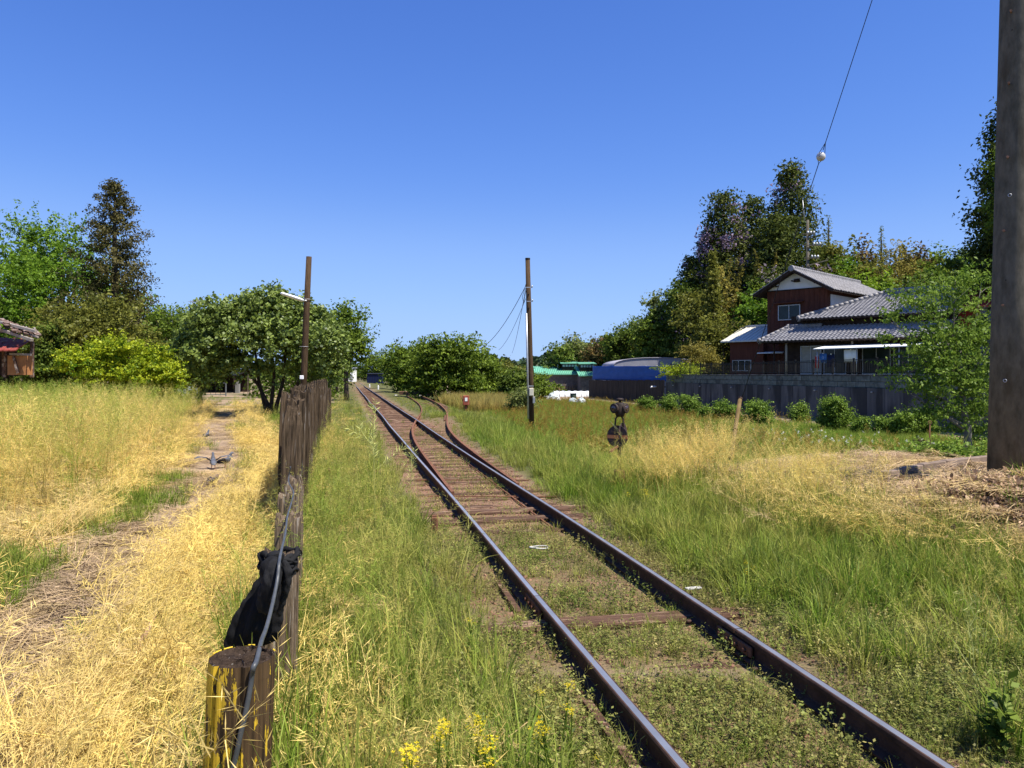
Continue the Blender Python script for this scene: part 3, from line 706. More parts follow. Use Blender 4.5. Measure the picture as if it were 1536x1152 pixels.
G1 = 'trees of the wooded hillside behind the house'
def hillside():
    con('tallest dark cedar of the hillside, apex hung with mauve wisteria', 1187, 243, 74, 74, 'deepmauve', 101, nb=220, k=46, leaf=.42, power=0.62, rag=.3, hi=.10, group=G1, topw=.12)
    con('dark round-topped cedar draped with mauve wisteria, left of the tallest', 1087, 288, 66, 76, 'deepmauve', 102, nb=198, k=44, leaf=.42, power=0.5, rag=.3, hi=.22, group=G1, topw=.3)
    con('dark cedar standing between the wisteria cedar and the tallest one', 1128, 296, 56, 79, 'deep', 103, nb=187, k=40, leaf=.42, power=0.5, group=G1, topw=.25)
    con('broad dark cedar below and before the tallest one', 1166, 322, 70, 72, 'deep', 104, nb=209, k=46, leaf=.42, power=0.5, group=G1, topw=.25, cvb=.5)
    con('dark cedar with a purple wisteria mass on its lower left side', 1068, 345, 60, 77, 'deepmauve', 105, nb=176, k=40, leaf=.42, power=0.5, hi=.25, group=G1, topw=.3)
    bl('olive tree with mauve blossom patches behind the house gable', 1160, 395, 36, 68, 'deepmauve', 106, cb=.1, M=230, k=22, leaf=.34, cs=.6, hi=.14, group=G1)
    bam('olive bamboo clump between the dark cedars and the house', 1150, 355, 30, 70, 'oliveb', 107, group=G1)
    bam('yellowish bamboo clump left below the wisteria cedars', 1087, 372, 34, 69, 'oliveb', 108, group=G1)
    con('slender pale olive conifer with bare pale stem before the hillside', 1069, 375, 24, 66, 'olive', 109, nb=130, k=30, leaf=.3, power=.7, cvb=.6, group=G1)
    con('dark cedar with mauve tips, on the shoulder of the hillside', 1040, 385, 52, 78, 'deepmauve', 110, nb=165, k=38, leaf=.42, power=0.5, hi=.1, group=G1, topw=.25)
    bl('bright green round tree left behind the brown house wall', 1131, 420, 36, 61, 'fresh', 111, cb=.15, M=260, k=22, leaf=.28, cs=.5, group=G1)
    bl('dark olive tree left below the mauve-tipped cedar', 1022, 410, 34, 76, 'dark', 112, cb=.05, M=230, k=22, leaf=.34, cs=.6, group=G1)
    bl('loose pale green tree with drooping sprays at the hillside left end', 988, 424, 30, 80, 'pale', 113, cb=.1, M=150, k=16, leaf=.32, cs=.6, group=G1)
    bl('fresh green tree low at the hillside left end', 978, 452, 32, 79, 'mid', 114, cb=.02, M=200, k=20, leaf=.34, cs=.6, group=G1)
    bl('grey olive tree with thin branches left of the house', 1085, 462, 44, 60, 'olive', 115, cb=.12, M=240, k=18, leaf=.26, cs=.5, group=G1)
    bl('grey green spreading tree before the hillside shoulder', 1035, 466, 40, 77, 'pale', 116, cb=.08, M=170, k=18, leaf=.26, cs=.5, group=G1)
    bam('yellow olive bamboo clump above the blue sheeting', 1001, 490, 30, 78, 'oliveb', 117, k=150, group=G1)
    bl('dark green tree right behind the arched shed', 958, 478, 36, 90, 'dark', 118, cb=.02, M=220, k=20, leaf=.34, cs=.6, group=G1)
    bl('small dark tree at the foot of the hillside, left end', 931, 486, 26, 84, 'dark', 119, cb=.02, M=170, k=18, leaf=.36, cs=.6, group=G1)
    bl('rust tinged tree over the right end of the green roof', 899, 502, 28, 92, 'rust', 120, cb=.02, M=180, k=18, leaf=.36, cs=.6, group=G1)
    bl('pale loose topped tree over the green roof', 868, 494, 28, 96, 'pale', 121, cb=.02, M=150, k=16, leaf=.36, cs=.6, group=G1)
    bl('dark green tree over the left end of the green roof', 838, 505, 24, 93, 'dark', 122, cb=.02, M=170, k=18, leaf=.36, cs=.6, group=G1)
    bl('dark tree behind the rust tinged one', 884, 516, 40, 104, 'dark', 123, cb=.02, M=200, k=18, leaf=.4, cs=.7, group=G1)
    # right of the tallest cedar
    bam('olive bamboo clump right behind the roof-side utility pole', 1245, 358, 28, 76, 'oliveb', 131, group=G1)
    con('bare silvery bamboo top standing above the olive bamboo', 1243, 322, 13, 80, 'pale', 132, nb=60, k=8, leaf=.22, name='bare_bamboo', group=G1, power=.7, z0=.6)
    con('second bare silvery bamboo top, above the middle of the tile roof', 1322, 338, 12, 80, 'pale', 133, nb=60, k=8, leaf=.22, name='bare_bamboo', group=G1, power=.7, z0=.6)
    bl('rusty brown topped tree above the tile roof ridge', 1294, 346, 24, 80, 'rust', 134, cb=.1, M=170, k=18, leaf=.36, cs=.6, group=G1)
    bam('tall yellow bamboo clump above the tile roof end', 1337, 350, 36, 74, 'oliveb', 135, nc=16, group=G1)
    bam('dim bamboo clump between the rusty tree and the yellow clump', 1306, 362, 26, 77, 'oliveb', 136, group=G1)
    bl('dark brown topped tree right of the yellow bamboo', 1380, 346, 24, 78, 'rust', 137, cb=.05, M=190, k=18, leaf=.36, cs=.6, group=G1)
    bl('bright lime green tree mass low above the tile roof', 1275, 384, 44, 66, 'lime', 138, cb=.02, M=300, k=22, leaf=.3, cs=.55, group=G1)
    bl('bright green tree behind the tile roof hip', 1322, 396, 36, 64, 'lime', 139, cb=.02, M=240, k=22, leaf=.3, cs=.55, group=G1)
    bl('mid green tree right of the brown topped tree', 1415, 352, 34, 72, 'mid', 140, cb=.02, M=240, k=20, leaf=.34, cs=.6, group=G1)
    bl('dark green tree below the brown topped tree', 1375, 382, 36, 66, 'dark', 141, cb=.02, M=240, k=20, leaf=.32, cs=.6, group=G1)
    bl('layered green maple next to the concrete pole, above the red roof', 1457, 362, 42, 52, 'mid', 142, cb=.25, M=260, k=22, leaf=.24, cs=.45, fl=.2, group=G1)
    bl('dark tree filling in behind the layered maple', 1440, 385, 44, 62, 'dark', 143, cb=.02, M=240, k=20, leaf=.32, cs=.6, group=G1)
    bl('dark olive tree behind the house between gable and bamboo', 1222, 372, 36, 73, 'olive', 144, cb=.02, M=230, k=20, leaf=.34, cs=.6, group=G1)
    con('huge dark conifer rising behind the concrete pole', 1536, 125, 92, 48, 'deep', 145, nb=300, k=80, leaf=.36, power=.45, z0=.15, topw=.15, rag=.22)
    bl('sunlit green tree caught in front of the huge conifer', 1530, 175, 40, 45, 'mid', 146, zb=2.0, cb=.45, M=240, k=24, leaf=.24, cs=.5)
G1b = G1
for lab_, x_, yt_, hw_, Y_, m_, sd_ in (('olive green tree against the sky right of the tallest cedar', 1238, 342, 34, 78, 'olive', 151), ('yellow green tree filling the skyline over the middle of the tile roof', 1268, 358, 36, 76, 'fresh', 152), ('olive tree with a broad top left of the brown topped tree', 1350, 346, 38, 79, 'oliveb', 153), ('green tree on the skyline between brown topped tree and concrete pole', 1412, 350, 38, 77, 'mid', 154), ('green tree touching the huge conifer at its left foot', 1455, 348, 36, 74, 'dark', 155), ('olive tree low behind the house ridge', 1300, 372, 36, 74, 'olive', 156), ('green tree behind the left slope of the gable roof', 1145, 400, 44, 68, 'mid', 157), ('olive green tree under the wisteria cedar', 1055, 420, 44, 70, 'olive', 158)):
    bl(lab_, x_, yt_, hw_, Y_, m_, sd_, cb=.02, M=230, k=22, leaf=.32, cs=.6, group=G1b)
hillside()
# far wooded ridge, one mass
def far_woods():
    r = np.random.RandomState(5); pts = []; cvs = []; outs = []
    for X0, X1, Y0, base, hh in ((-140, 75, 300, 0, 1.0), (-20, 70, 230, 0, .8)):
        for k in range(90):
            X = r.uniform(X0, X1); Y = Y0 + r.uniform(-25, 40); px = CX + X / Y * F
            top = np.interp(px, [400, 520, 600, 700, 740, 770, 800, 840, 900, 1000], [545, 540, 542, 536, 528, 540, 533, 520, 505, 500])
            h = (HZ - top) / F * Y * hh * r.uniform(.8, 1.02) + H; wd = r.uniform(3.5, 6)
            n = 130; u = r.rand(n) ** .7; a = r.uniform(0, 6.283, n); q = wd * (1 - u) ** .5 * r.uniform(.6, 1, n)
            pts.append(np.stack([X + np.cos(a) * q, Y + np.sin(a) * q, h * u], -1)); cvs.append(np.clip(r.normal(.3, .12) + r.normal(0, .1, n), 0, 1)); outs.append(np.stack([np.cos(a), np.sin(a), 0 * a], -1))
    m = leaf_mesh('far_woods', np.concatenate(pts), np.concatenate(outs), 1.5, .8, np.concatenate(cvs), r)
    o = link_mesh('far_woods', m, None, leafmat('far_woods_leaves', (.020, .042, .022), (.075, .115, .045), .2)); tag(o, 'far dark wooded ridge on the horizon beyond the fields', None, None, 'stuff')
far_woods()
G2 = 'cherry trees along the right side of the line'
bl('largest cherry tree right of the line, behind the brown grasses', 668, 499, 62, 62, 'mid', 201, cb=.03, M=430, k=26, leaf=.26, cs=.5, fl=.25, spray=.9, group=G2, name='cherry_tree')
bl('low cherry tree beside the largest one, on its right', 722, 530, 40, 66, 'mid', 202, cb=.02, M=260, k=22, leaf=.26, cs=.5, fl=.3, group=G2, name='cherry_tree')
bl('second cherry tree counted back from the largest', 622, 514, 46, 78, 'mid', 203, cb=.03, M=320, k=22, leaf=.3, cs=.55, fl=.25, spray=.9, group=G2, name='cherry_tree')
bl('third cherry tree counted back, right of the navy shed', 602, 519, 28, 98, 'mid', 204, cb=.03, M=260, k=20, leaf=.36, cs=.7, fl=.25, group=G2, name='cherry_tree')
bl('last and smallest cherry tree before the line vanishes', 560, 531, 30, 178, 'mid', 205, cb=.03, M=220, k=20, leaf=.42, cs=.8, fl=.3, group=G2, name='cherry_tree')
bl('low dark bush tree left behind the wooden utility pole', 775, 548, 30, 60, 'dark', 206, cb=.0, M=200, k=22, leaf=.22, cs=.4)
bl('bushy green tree right behind the wooden utility pole', 745, 542, 34, 74, 'olive', 207, cb=.0, M=200, k=20, leaf=.28, cs=.5)
bl('round green bush in front of the green roofed sheds', 806, 560, 22, 66, 'mid', 208, cb=.0, M=150, k=20, leaf=.2, cs=.35, name='bush')
bl('grey green low bush at the foot of the wooden utility pole', 787, 583, 24, 44, 'pale', 209, cb=.0, M=130, k=22, leaf=.12, cs=.22, name='bush')
bl('dark tree standing left of the line beside the far white building', 505, 515, 16, 70, 'dark', 210, cb=.25, M=170, k=20, leaf=.25, cs=.45)
# left group
con('tall bronze brown conifer, the highest tree on the left', 172, 270, 84, 52, 'brown', 301, nb=84, k=130, leaf=.24, power=.62, rag=.5, lift=.4, z0=.25, cvb=.5, cl=.085, inner=.25)
bl('tall fresh green tree left behind the bronze conifer', 92, 308, 92, 58, 'fresh', 302, cb=.12, M=420, k=40, leaf=.26, cs=.75, fl=.5, spray=1.6, nl=18, perp=.2, rise=.35)
bl('fresh green tree at the left edge above the ruined shed', 8, 385, 62, 50, 'fresh', 303, cb=.1, M=260, k=34, leaf=.24, cs=.6, fl=.5, spray=1.5, perp=.2, rise=.3)
bl('fresh green tree peeping out right behind the bronze conifer', 205, 420, 40, 58, 'fresh', 304, cb=.1, M=230, k=22, leaf=.26, cs=.5, fl=.3, spray=1.0)
bl('broad olive green tree in front of the bronze conifer', 150, 432, 92, 42, 'olive', 305, cb=.02, M=560, k=26, leaf=.2, cs=.42, nl=14)
bl('dark green low tree right beside the ruined shed', 78, 470, 44, 40, 'dark', 306, cb=.02, M=300, k=24, leaf=.18, cs=.36)
bl('mid green tree with layered sprays under the television aerial', 262, 448, 58, 50, 'mid', 307, cb=.1, M=400, k=24, leaf=.22, cs=.45, fl=.3)
bl('dark green tree between the golden shrub and the round-leaved tree', 300, 468, 44, 44, 'dark', 308, cb=.18, M=300, k=24, leaf=.19, cs=.4)
bl('flat-topped cherry tree leaning over the left of the line', 520, 455, 38, 52, 'mid', 309, cb=.38, M=200, k=22, leaf=.22, cs=.42, fl=.2, spray=1.0, name='cherry_tree')
bl('green tree behind the leaning lamp pole', 468, 462, 50, 46, 'mid', 310, cb=.1, M=330, k=24, leaf=.19, cs=.4)
def multistem():
    Y = 33.0; X = PX(398, Y); z0 = tz(X, Y); r = np.random.RandomState(320)
    h = PZ(447, Y) - z0; lobes = []
    for x, y, s in ((300, 500, 30), (335, 485, 36), (372, 470, 32), (405, 468, 34), (440, 478, 34), (470, 500, 32), (495, 525, 28), (330, 535, 30), (288, 530, 26), (375, 520, 44), (430, 520, 44), (470, 552, 28), (392, 480, 26), (350, 552, 24)):
        q = s / F * Y * 1.12; lobes.append((PX(x, Y) - X, r.uniform(-1.2, 1.2), PZ(y, Y) - z0, q, q, q * .9))
    cr = crown_round('round_leaved_crown', 3, 3, 320, M=950, k=24, leaf=.15, cs=.28, aspect=.85, lobes=lobes, shell=.35, spray=.3)
    root = empty('round_leaved_tree', (X, Y, z0), 0, 'dark stemmed tree with round leaves beside the dirt yard, left of the fence', 'tree'); link_mesh('crown', cr, root, LG['round'])
    for tx, ty, bx in ((345, 520, 412), (380, 500, 402), (405, 490, 405), (430, 500, 410), (465, 520, 418)):
        mb = MB(); a = Vector((PX(bx, Y) - X, 0, -.1)); e = Vector((PX(tx, Y) - X, 0, PZ(ty, Y) - z0)); m = a.lerp(e, .45) + Vector((.15 * (1 if bx > 404 else -1), .1, 0)); mb.loft([a, a.lerp(m, .5), m, m.lerp(e, .5), e], [.11, .085, .07, .05, .02], 7); mb.build('trunk', BARK_D, root)
multistem()
def goldshrub():
    Y = 30.0; X = PX(180, Y); z0 = tz(X, Y); r = np.random.RandomState(330); lobes = []
    for x, y, s in ((165, 526, 22), (190, 528, 22), (130, 538, 20), (135, 548, 26), (175, 548, 34), (215, 535, 24), (225, 556, 26), (250, 566, 22), (200, 570, 30), (155, 568, 26), (236, 580, 16)):
        q = s / F * Y * .88; lobes.append((PX(x, Y) - X, r.uniform(-.9, .9), PZ(y, Y) - z0, q, q, q * .7))
    cr = crown_round('golden_crown', 3, 3, 330, M=430, k=34, leaf=.10, cs=.21, aspect=.7, lobes=lobes, fl=.45, spray=1.3, shell=.35, perp=.30, rise=.1)
    root = empty('golden_shrub', (X, Y, z0), 0, 'golden yellow leaved shrub at the edge of the dry field', 'shrub'); link_mesh('crown', cr, root, LG['gold'])
    mb = MB()
    for tx, ty in ((140, 540), (165, 520), (195, 525), (225, 550), (250, 570), (120, 530)):
        e = Vector((PX(tx, Y) - X, 0, PZ(ty, Y) - z0)); mb.loft([(0, 0, -.1), e * .5 + Vector((0, .1, 0)), e], [.05, .035, .01], 6)
    mb.build('stem', BARK_D, root)
goldshrub()
def nearright():
    """broad-leaved tree in front of the wall by the concrete pole"""
    Y = 17.5; X = PX(1455, Y); z0 = tz(X, Y); r = np.random.RandomState(340); lobes = []
    for x, y, s in ((1440, 425, 30), (1475, 430, 28), (1400, 440, 26), (1365, 455, 26), (1440, 465, 38), (1375, 480, 26), (1335, 480, 18), (1400, 505, 32), (1440, 520, 42), (1480, 500, 36), (1360, 530, 24), (1345, 555, 22), (1390, 555, 34), (1430, 580, 44), (1470, 590, 44), (1380, 590, 26), (1400, 620, 26), (1450, 630, 34), (1480, 650, 30), (1355, 585, 20), (1420, 545, 40), (1500, 560, 40), (1495, 620, 34), (1510, 450, 30), (1340, 510, 16)):
        q = s / F * Y; lobes.append((PX(x, Y) - X, r.uniform(-.5, .7), PZ(y, Y) - z0, q * .82, q * 1.2, q * .6))
    cr = crown_round('walnut_like_crown', 3, 3, 340, M=430, k=22, leaf=.092, cs=.17, aspect=.5, lobes=lobes, fl=.35, spray=1.5, shell=.3, droop=.6)
    root = empty('broad_leaved_tree', (X, Y, z0), 0, 'near leafy green tree with pale branches against the retaining wall beside the concrete pole', 'tree'); link_mesh('crown', cr, root, LG['shrub'])
    tg = [(PX(x, Y) - X, .2 * math.sin(x), PZ(y, Y) - z0) for x, y in ((1330, 478), (1345, 545), (1370, 450), (1400, 440), (1440, 415), (1470, 425), (1360, 585), (1395, 500), (1430, 520), (1500, 470), (1500, 590), (1400, 600))]
    trunk_mb(2.9, .085, tg, 341, (-.2, .1)).build('trunk', BARK_G, root)
nearright()
# rounded shrubs in a row below the wall
G3 = 'rounded shrubs planted along the foot of the retaining wall'
for i, (x, yt, yb, hw, lab) in enumerate(((968, 594, 614, 14, 'leftmost small shrub of the row below the wooden fence'), (1004, 591, 617, 15, 'shrub below the joint of wooden fence and grey wall'), (1034, 590, 620, 17, 'third shrub of the row, left of the leaning guard stake'),
        (1088, 597, 626, 19, 'shrub directly left of the leaning guard stake'), (1138, 600, 634, 28, 'widest shrub of the row, right of the leaning guard stake'), (1198, 605, 630, 14, 'small shrub between the widest and the tallest one'),
        (1249, 592, 642, 28, 'tallest and roundest shrub of the row'), (1291, 626, 646, 10, 'smallest round shrub right of the tallest one'), (1324, 625, 648, 13, 'low loose shrub second from the right end'), (1355, 616, 650, 18, 'fresh green shrub at the right end of the row'), (1058, 610, 624, 7, 'tiny sprig shrub in the bare soil of the row'), (1388, 612, 650, 14, 'dark small shrub under the near tree'))):
    Y = F * 2.17 / (yb - HZ + 4) * .985; X = PX(x, Y); z0 = tz(X, Y) - .02; h = PZ(yt, Y) - z0; w_ = hw / F * Y
    cr = crown_round('shrub_leaves', w_ * .84, h, 400 + i, M=max(60, int(150 * hw / 18)), k=22, leaf=.085, cs=.16, aspect=.6, nl=8, spray=.6)
    root = empty('shrub', (X, Y, z0), 0, lab, 'shrub', G3); link_mesh('foliage', cr, root, LG['shrub'])
    mb = MB()
    for k in range(5): a = k * 1.26; mb.loft([(0, 0, -.05), (math.cos(a) * w_ * .5, math.sin(a) * w_ * .5, h * .6)], [.02, .006], 5)
    mb.build('stem', BARK, root)

def undergrowth(name, label, spans, seed, leafm, n_per=190, leaf=.30):
    r = np.random.RandomState(seed); pts = []; cvs = []; outs = []
    for x0, x1, ytop, Y, step in spans:
        x = x0
        while x < x1:
            Yq = Y + r.uniform(-3, 3); X = PX(x, Yq); z0 = tz(X, Yq) + hillz(X, Yq); h = max(.6, (PZ(ytop, Yq) - z0) * r.uniform(.75, 1.1)); wd = step / F * Y * r.uniform(.8, 1.3)
            n = n_per; u = r.rand(n) ** .8; a = r.uniform(0, 6.283, n); q = wd * np.sqrt(np.clip(1 - u * u, .05, 1)) * r.uniform(.5, 1.05, n)
            pts.append(np.stack([X + np.cos(a) * q, Yq + np.sin(a) * q, z0 - .2 + h * u], -1)); cvs.append(np.clip(r.normal(.4, .12) + r.normal(0, .13, n), 0, 1)); outs.append(np.stack([np.cos(a), np.sin(a), .5 + 0 * a], -1)); x += step * .8
    o = link_mesh(name, leaf_mesh(name, np.concatenate(pts), np.concatenate(outs), leaf, .7, np.concatenate(cvs), r), None, LG[leafm]); tag(o, label, None, None, 'stuff')
undergrowth('undergrowth', 'dark undergrowth closing the gaps below the left trees', [(-60, 250, 500, 62, 22), (-60, 270, 530, 50, 18), (290, 350, 535, 74, 16), (340, 520, 510, 78, 20), (380, 505, 540, 60, 14)], 31, 'dark')
undergrowth('hillside_scrub', 'olive scrub and young trees filling the wooded hillside', [(935, 1010, 520, 92, 18), (1055, 1500, 490, 72, 24), (980, 1060, 490, 84, 24), (1040, 1500, 440, 84, 26), (1050, 1230, 370, 88, 26), (1080, 1210, 330, 90, 24), (1215, 1480, 378, 88, 22), (1215, 1290, 362, 86, 20)], 32, 'olive', 230, .38)
undergrowth('bamboo_thicket', 'yellowish bamboo thicket between the trees of the hillside', [(1080, 1200, 400, 71, 26), (1225, 1360, 366, 82, 20), (960, 1050, 500, 82, 22)], 34, 'oliveb', 200, .34)
undergrowth('low_scrub', 'low scrub along the field edge before the green sheds', [(735, 800, 570, 72, 12), (800, 842, 574, 80, 10), (690, 770, 585, 62, 10)], 33, 'mid', 130, .26)
# ------------------------------------------------------------------ fence of old upright sleepers
def post_mesh(w_, t_, h_, seed, round_top=False, rows=12):
    r = np.random.RandomState(seed); per = []
    n = 9
    for side, (ax_, ay_, bx_, by_) in enumerate(((-1, -1, 1, -1), (1, -1, 1, 1), (1, 1, -1, 1), (-1, 1, -1, -1))):
        for k in range(n): t = k / n; per.append((ax_ + (bx_ - ax_) * t, ay_ + (by_ - ay_) * t))
    per = np.array(per); m = len(per); groove = r.normal(0, .03, m) - (r.rand(m) < .2) * r.uniform(.05, .22, m)
    rr_ = np.clip(1 - .06 * (np.abs(per[:, 0] * per[:, 1]) > .9), 0, 1)
    V = []; tops = r.normal(0, .02, m); lean = r.uniform(-.02, .02, 2)
    for j in range(rows + 1):
        z = h_ * j / rows; f = 1 + groove * (.7 + .3 * j / rows) + r.normal(0, .006, m)
        tp = 1.0
        if j == rows: tp = .62 if round_top else .93
        elif j == rows - 1 and round_top: tp = .88
        x = per[:, 0] * w_ / 2 * f * rr_ * tp + lean[0] * z; y = per[:, 1] * t_ / 2 * f * rr_ * tp + lean[1] * z
        zz = np.full(m, z) + (tops * (j >= rows - 1)) + (.10 * per[:, 0] * w_ * r.uniform(-1, 1) if j == rows else 0) * 0
        V.append(np.stack([x, y, zz], -1))
    V = np.concatenate(V).tolist(); fs = []
    for j in range(rows):
        for k in range(m): fs.append((j * m + k, j * m + (k + 1) % m, (j + 1) * m + (k + 1) % m, (j + 1) * m + k))
    V.append((lean[0] * h_, lean[1] * h_, h_ - (0 if round_top else .012))); c = len(V) - 1
    for k in range(m): fs.append((rows * m + k, rows * m + (k + 1) % m, c))
    me = bpy.data.meshes.new('fence_post'); me.from_pydata(V, [], fs); me.update(); me.materials.append(WOOD_OLD); return me
fence = empty('sleeper_fence', (-1.3, 4.35, tz(-1.3, 4.35)), 0, 'weathered dark fence of upright old sleepers along the left of the line', 'fence')
def fpost(me, X, Y, ztop, h_, rz, parent=fence, lean=(0, 0)):
    o = bpy.data.objects.new('fence_post', me); C.objects.link(o); o.parent = parent
    o.location = Vector((X, Y, ztop - h_)) - Vector(parent.location); o.rotation_euler = (lean[0], lean[1], rz); return o
FT = math.atan(.25)
WOOD_NEAR = mat('greyed_post_wood', (.032, .022, .014), (.25, .185, .125), .9, 3.0, (18, 18, 1.0), 1.0, c3=(.42, .37, .31), spots=.6, spot_scale=2.6, spot_lo=.60)
for (x, yt, Y, wd, th, rt, lean, sd) in ((414, 832, 4.30, .20, .13, False, (.0, .02), 1), (428, 774, 5.75, .20, .14, False, (0, .03), 2), (438, 742, 6.75, .20, .14, False, (0, -.01), 3), (434, 716, 7.7, .19, .14, True, (0, .03), 4)):
    zt = PZ(yt, Y); X = PX(x, Y); hh = zt - tz(X, Y) + .25
    pm_ = post_mesh(wd, th, hh, 60 + sd, rt, 16); pm_.materials.clear(); pm_.materials.append(WOOD_NEAR); fpost(pm_, X + .01 * hh, Y, zt, hh, FT * .6, lean=lean)
for k, (x, yt, Y, lx) in enumerate(((441, 612, 8.55, .055), (447, 600, 8.8, .045), (437, 592, 9.1, .06), (449, 586, 9.4, .03))):
    zt = PZ(yt, Y); X = PX(x, Y); hh = zt - tz(X, Y) + .25
    fpost(post_mesh(.21, .14, hh, 70 + k, k == 0, 18), X - lx * .7 * hh, Y, zt, hh, FT + rnd.uniform(-.1, .1), lean=(rnd.uniform(-.01, .01), lx * .9))
FM = [post_mesh(.20, .13, 1.75, 80 + k, k % 3 == 0, 8) for k in range(7)]
Y = 9.75
while Y < 26.5:
    t = (Y - 9.75) / 16.7; yt = np.interp(Y, [9.75, 12, 16, 21, 26.5], [583, 580, 576, 572, 571]) + rnd.uniform(-2.5, 5.5) * 13 / Y
    X = PX(np.interp(Y, [9.75, 12, 16, 21, 26.5], [452, 461, 472, 482, 490]), Y)
    fpost(rnd.choice(FM), X, Y, PZ(yt, Y), 1.75, math.pi / 2 + FT + rnd.uniform(-.08, .08), lean=(rnd.uniform(-.02, .02), rnd.uniform(-.03, .03))); Y += .262
for Y, yt in ((27.2, 585), (27.9, 583), (28.7, 586), (29.5, 588)):
    fpost(rnd.choice(FM), PX(494, Y), Y, PZ(yt, Y), 1.75, math.pi / 2 + FT)

# round bollard with peeling yellow paint
def bollard_mat():
    m = bpy.data.materials.new('peeling_yellow_bollard'); m.use_nodes = True; t = m.node_tree; t.nodes.clear()
    o = N(t, 'ShaderNodeOutputMaterial'); b = N(t, 'ShaderNodeBsdfPrincipled'); b.inputs['Roughness'].default_value = .8; b.inputs['Specular IOR Level'].default_value = .25; t.links.new(b.outputs[0], o.inputs[0])
    tc = N(t, 'ShaderNodeTexCoord'); mp = N(t, 'ShaderNodeMapping'); mp.inputs['Scale'].default_value = (9, 9, 2.2); t.links.new(tc.outputs['Object'], mp.inputs[0])
    n1 = N(t, 'ShaderNodeTexNoise'); n1.inputs['Scale'].default_value = 3.2; n1.inputs['Detail'].default_value = 8; n1.inputs['Roughness'].default_value = .7; t.links.new(mp.outputs[0], n1.inputs['Vector'])
    mp2 = N(t, 'ShaderNodeMapping'); mp2.inputs['Scale'].default_value = (30, 30, 1.2); t.links.new(tc.outputs['Object'], mp2.inputs[0])
    n2 = N(t, 'ShaderNodeTexNoise'); n2.inputs['Scale'].default_value = 2; n2.inputs['Detail'].default_value = 8; t.links.new(mp2.outputs[0], n2.inputs['Vector'])
    sx = N(t, 'ShaderNodeSeparateXYZ'); t.links.new(tc.outputs['Object'], sx.inputs[0])
    # paint has survived mostly on the left side of the post
    r1 = N(t, 'ShaderNodeMapRange'); r1.inputs['From Min'].default_value = -.115; r1.inputs['From Max'].default_value = .09; r1.inputs['To Min'].default_value = .25; r1.inputs['To Max'].default_value = -.13; t.links.new(sx.outputs['X'], r1.inputs[0])
    ct = N(t, 'ShaderNodeMath', operation='MULTIPLY_ADD'); ct.inputs[1].default_value = 2.3; ct.inputs[2].default_value = -.68; t.links.new(n1.outputs['Fac'], ct.inputs[0])
    ad = N(t, 'ShaderNodeMath', operation='ADD'); c2 = N(t, 'ShaderNodeMath', operation='MULTIPLY_ADD'); c2.inputs[1].default_value = .9; t.links.new(n2.outputs['Fac'], c2.inputs[0]); c3_ = N(t, 'ShaderNodeMath', operation='SUBTRACT'); c3_.inputs[1].default_value = .45; t.links.new(ct.outputs[0], c3_.inputs[0]); t.links.new(c3_.outputs[0], c2.inputs[2]); t.links.new(c2.outputs[0], ad.inputs[0]); t.links.new(r1.outputs[0], ad.inputs[1])
    st = N(t, 'ShaderNodeMapRange'); st.inputs['From Min'].default_value = .60; st.inputs['From Max'].default_value = .63; t.links.new(ad.outputs[0], st.inputs[0])
    wd = N(t, 'ShaderNodeMapRange'); wd.inputs['From Min'].default_value = .3; wd.inputs['From Max'].default_value = .7; t.links.new(n2.outputs['Fac'], wd.inputs[0])
    wc = N(t, 'ShaderNodeMix', data_type='RGBA'); wc.inputs['A'].default_value = (.009, .005, .002, 1); wc.inputs['B'].default_value = (.105, .062, .026, 1); t.links.new(wd.outputs[0], wc.inputs['Factor'])
    yc = N(t, 'ShaderNodeMix', data_type='RGBA'); yc.inputs['A'].default_value = (.42, .26, .02, 1); yc.inputs['B'].default_value = (.68, .46, .03, 1); t.links.new(n1.outputs['Fac'], yc.inputs['Factor'])
    mx = N(t, 'ShaderNodeMix', data_type='RGBA'); t.links.new(st.outputs[0], mx.inputs['Factor']); t.links.new(wc.outputs['Result'], mx.inputs['A']); t.links.new(yc.outputs['Result'], mx.inputs['B']); t.links.new(mx.outputs['Result'], b.inputs['Base Color'])
    bp = N(t, 'ShaderNodeBump'); bp.inputs['Strength'].default_value = .9; bp.inputs['Distance'].default_value = .008; a2 = N(t, 'ShaderNodeMath', operation='ADD'); t.links.new(n2.outputs['Fac'], a2.inputs[0]); t.links.new(st.outputs[0], a2.inputs[1]); t.links.new(a2.outputs[0], bp.inputs['Height']); t.links.new(bp.outputs[0], b.inputs['Normal'])
    return m
BY = 3.05; BX = PX(363, BY); BT = PZ(985, BY); BR = 48.5 / F * BY
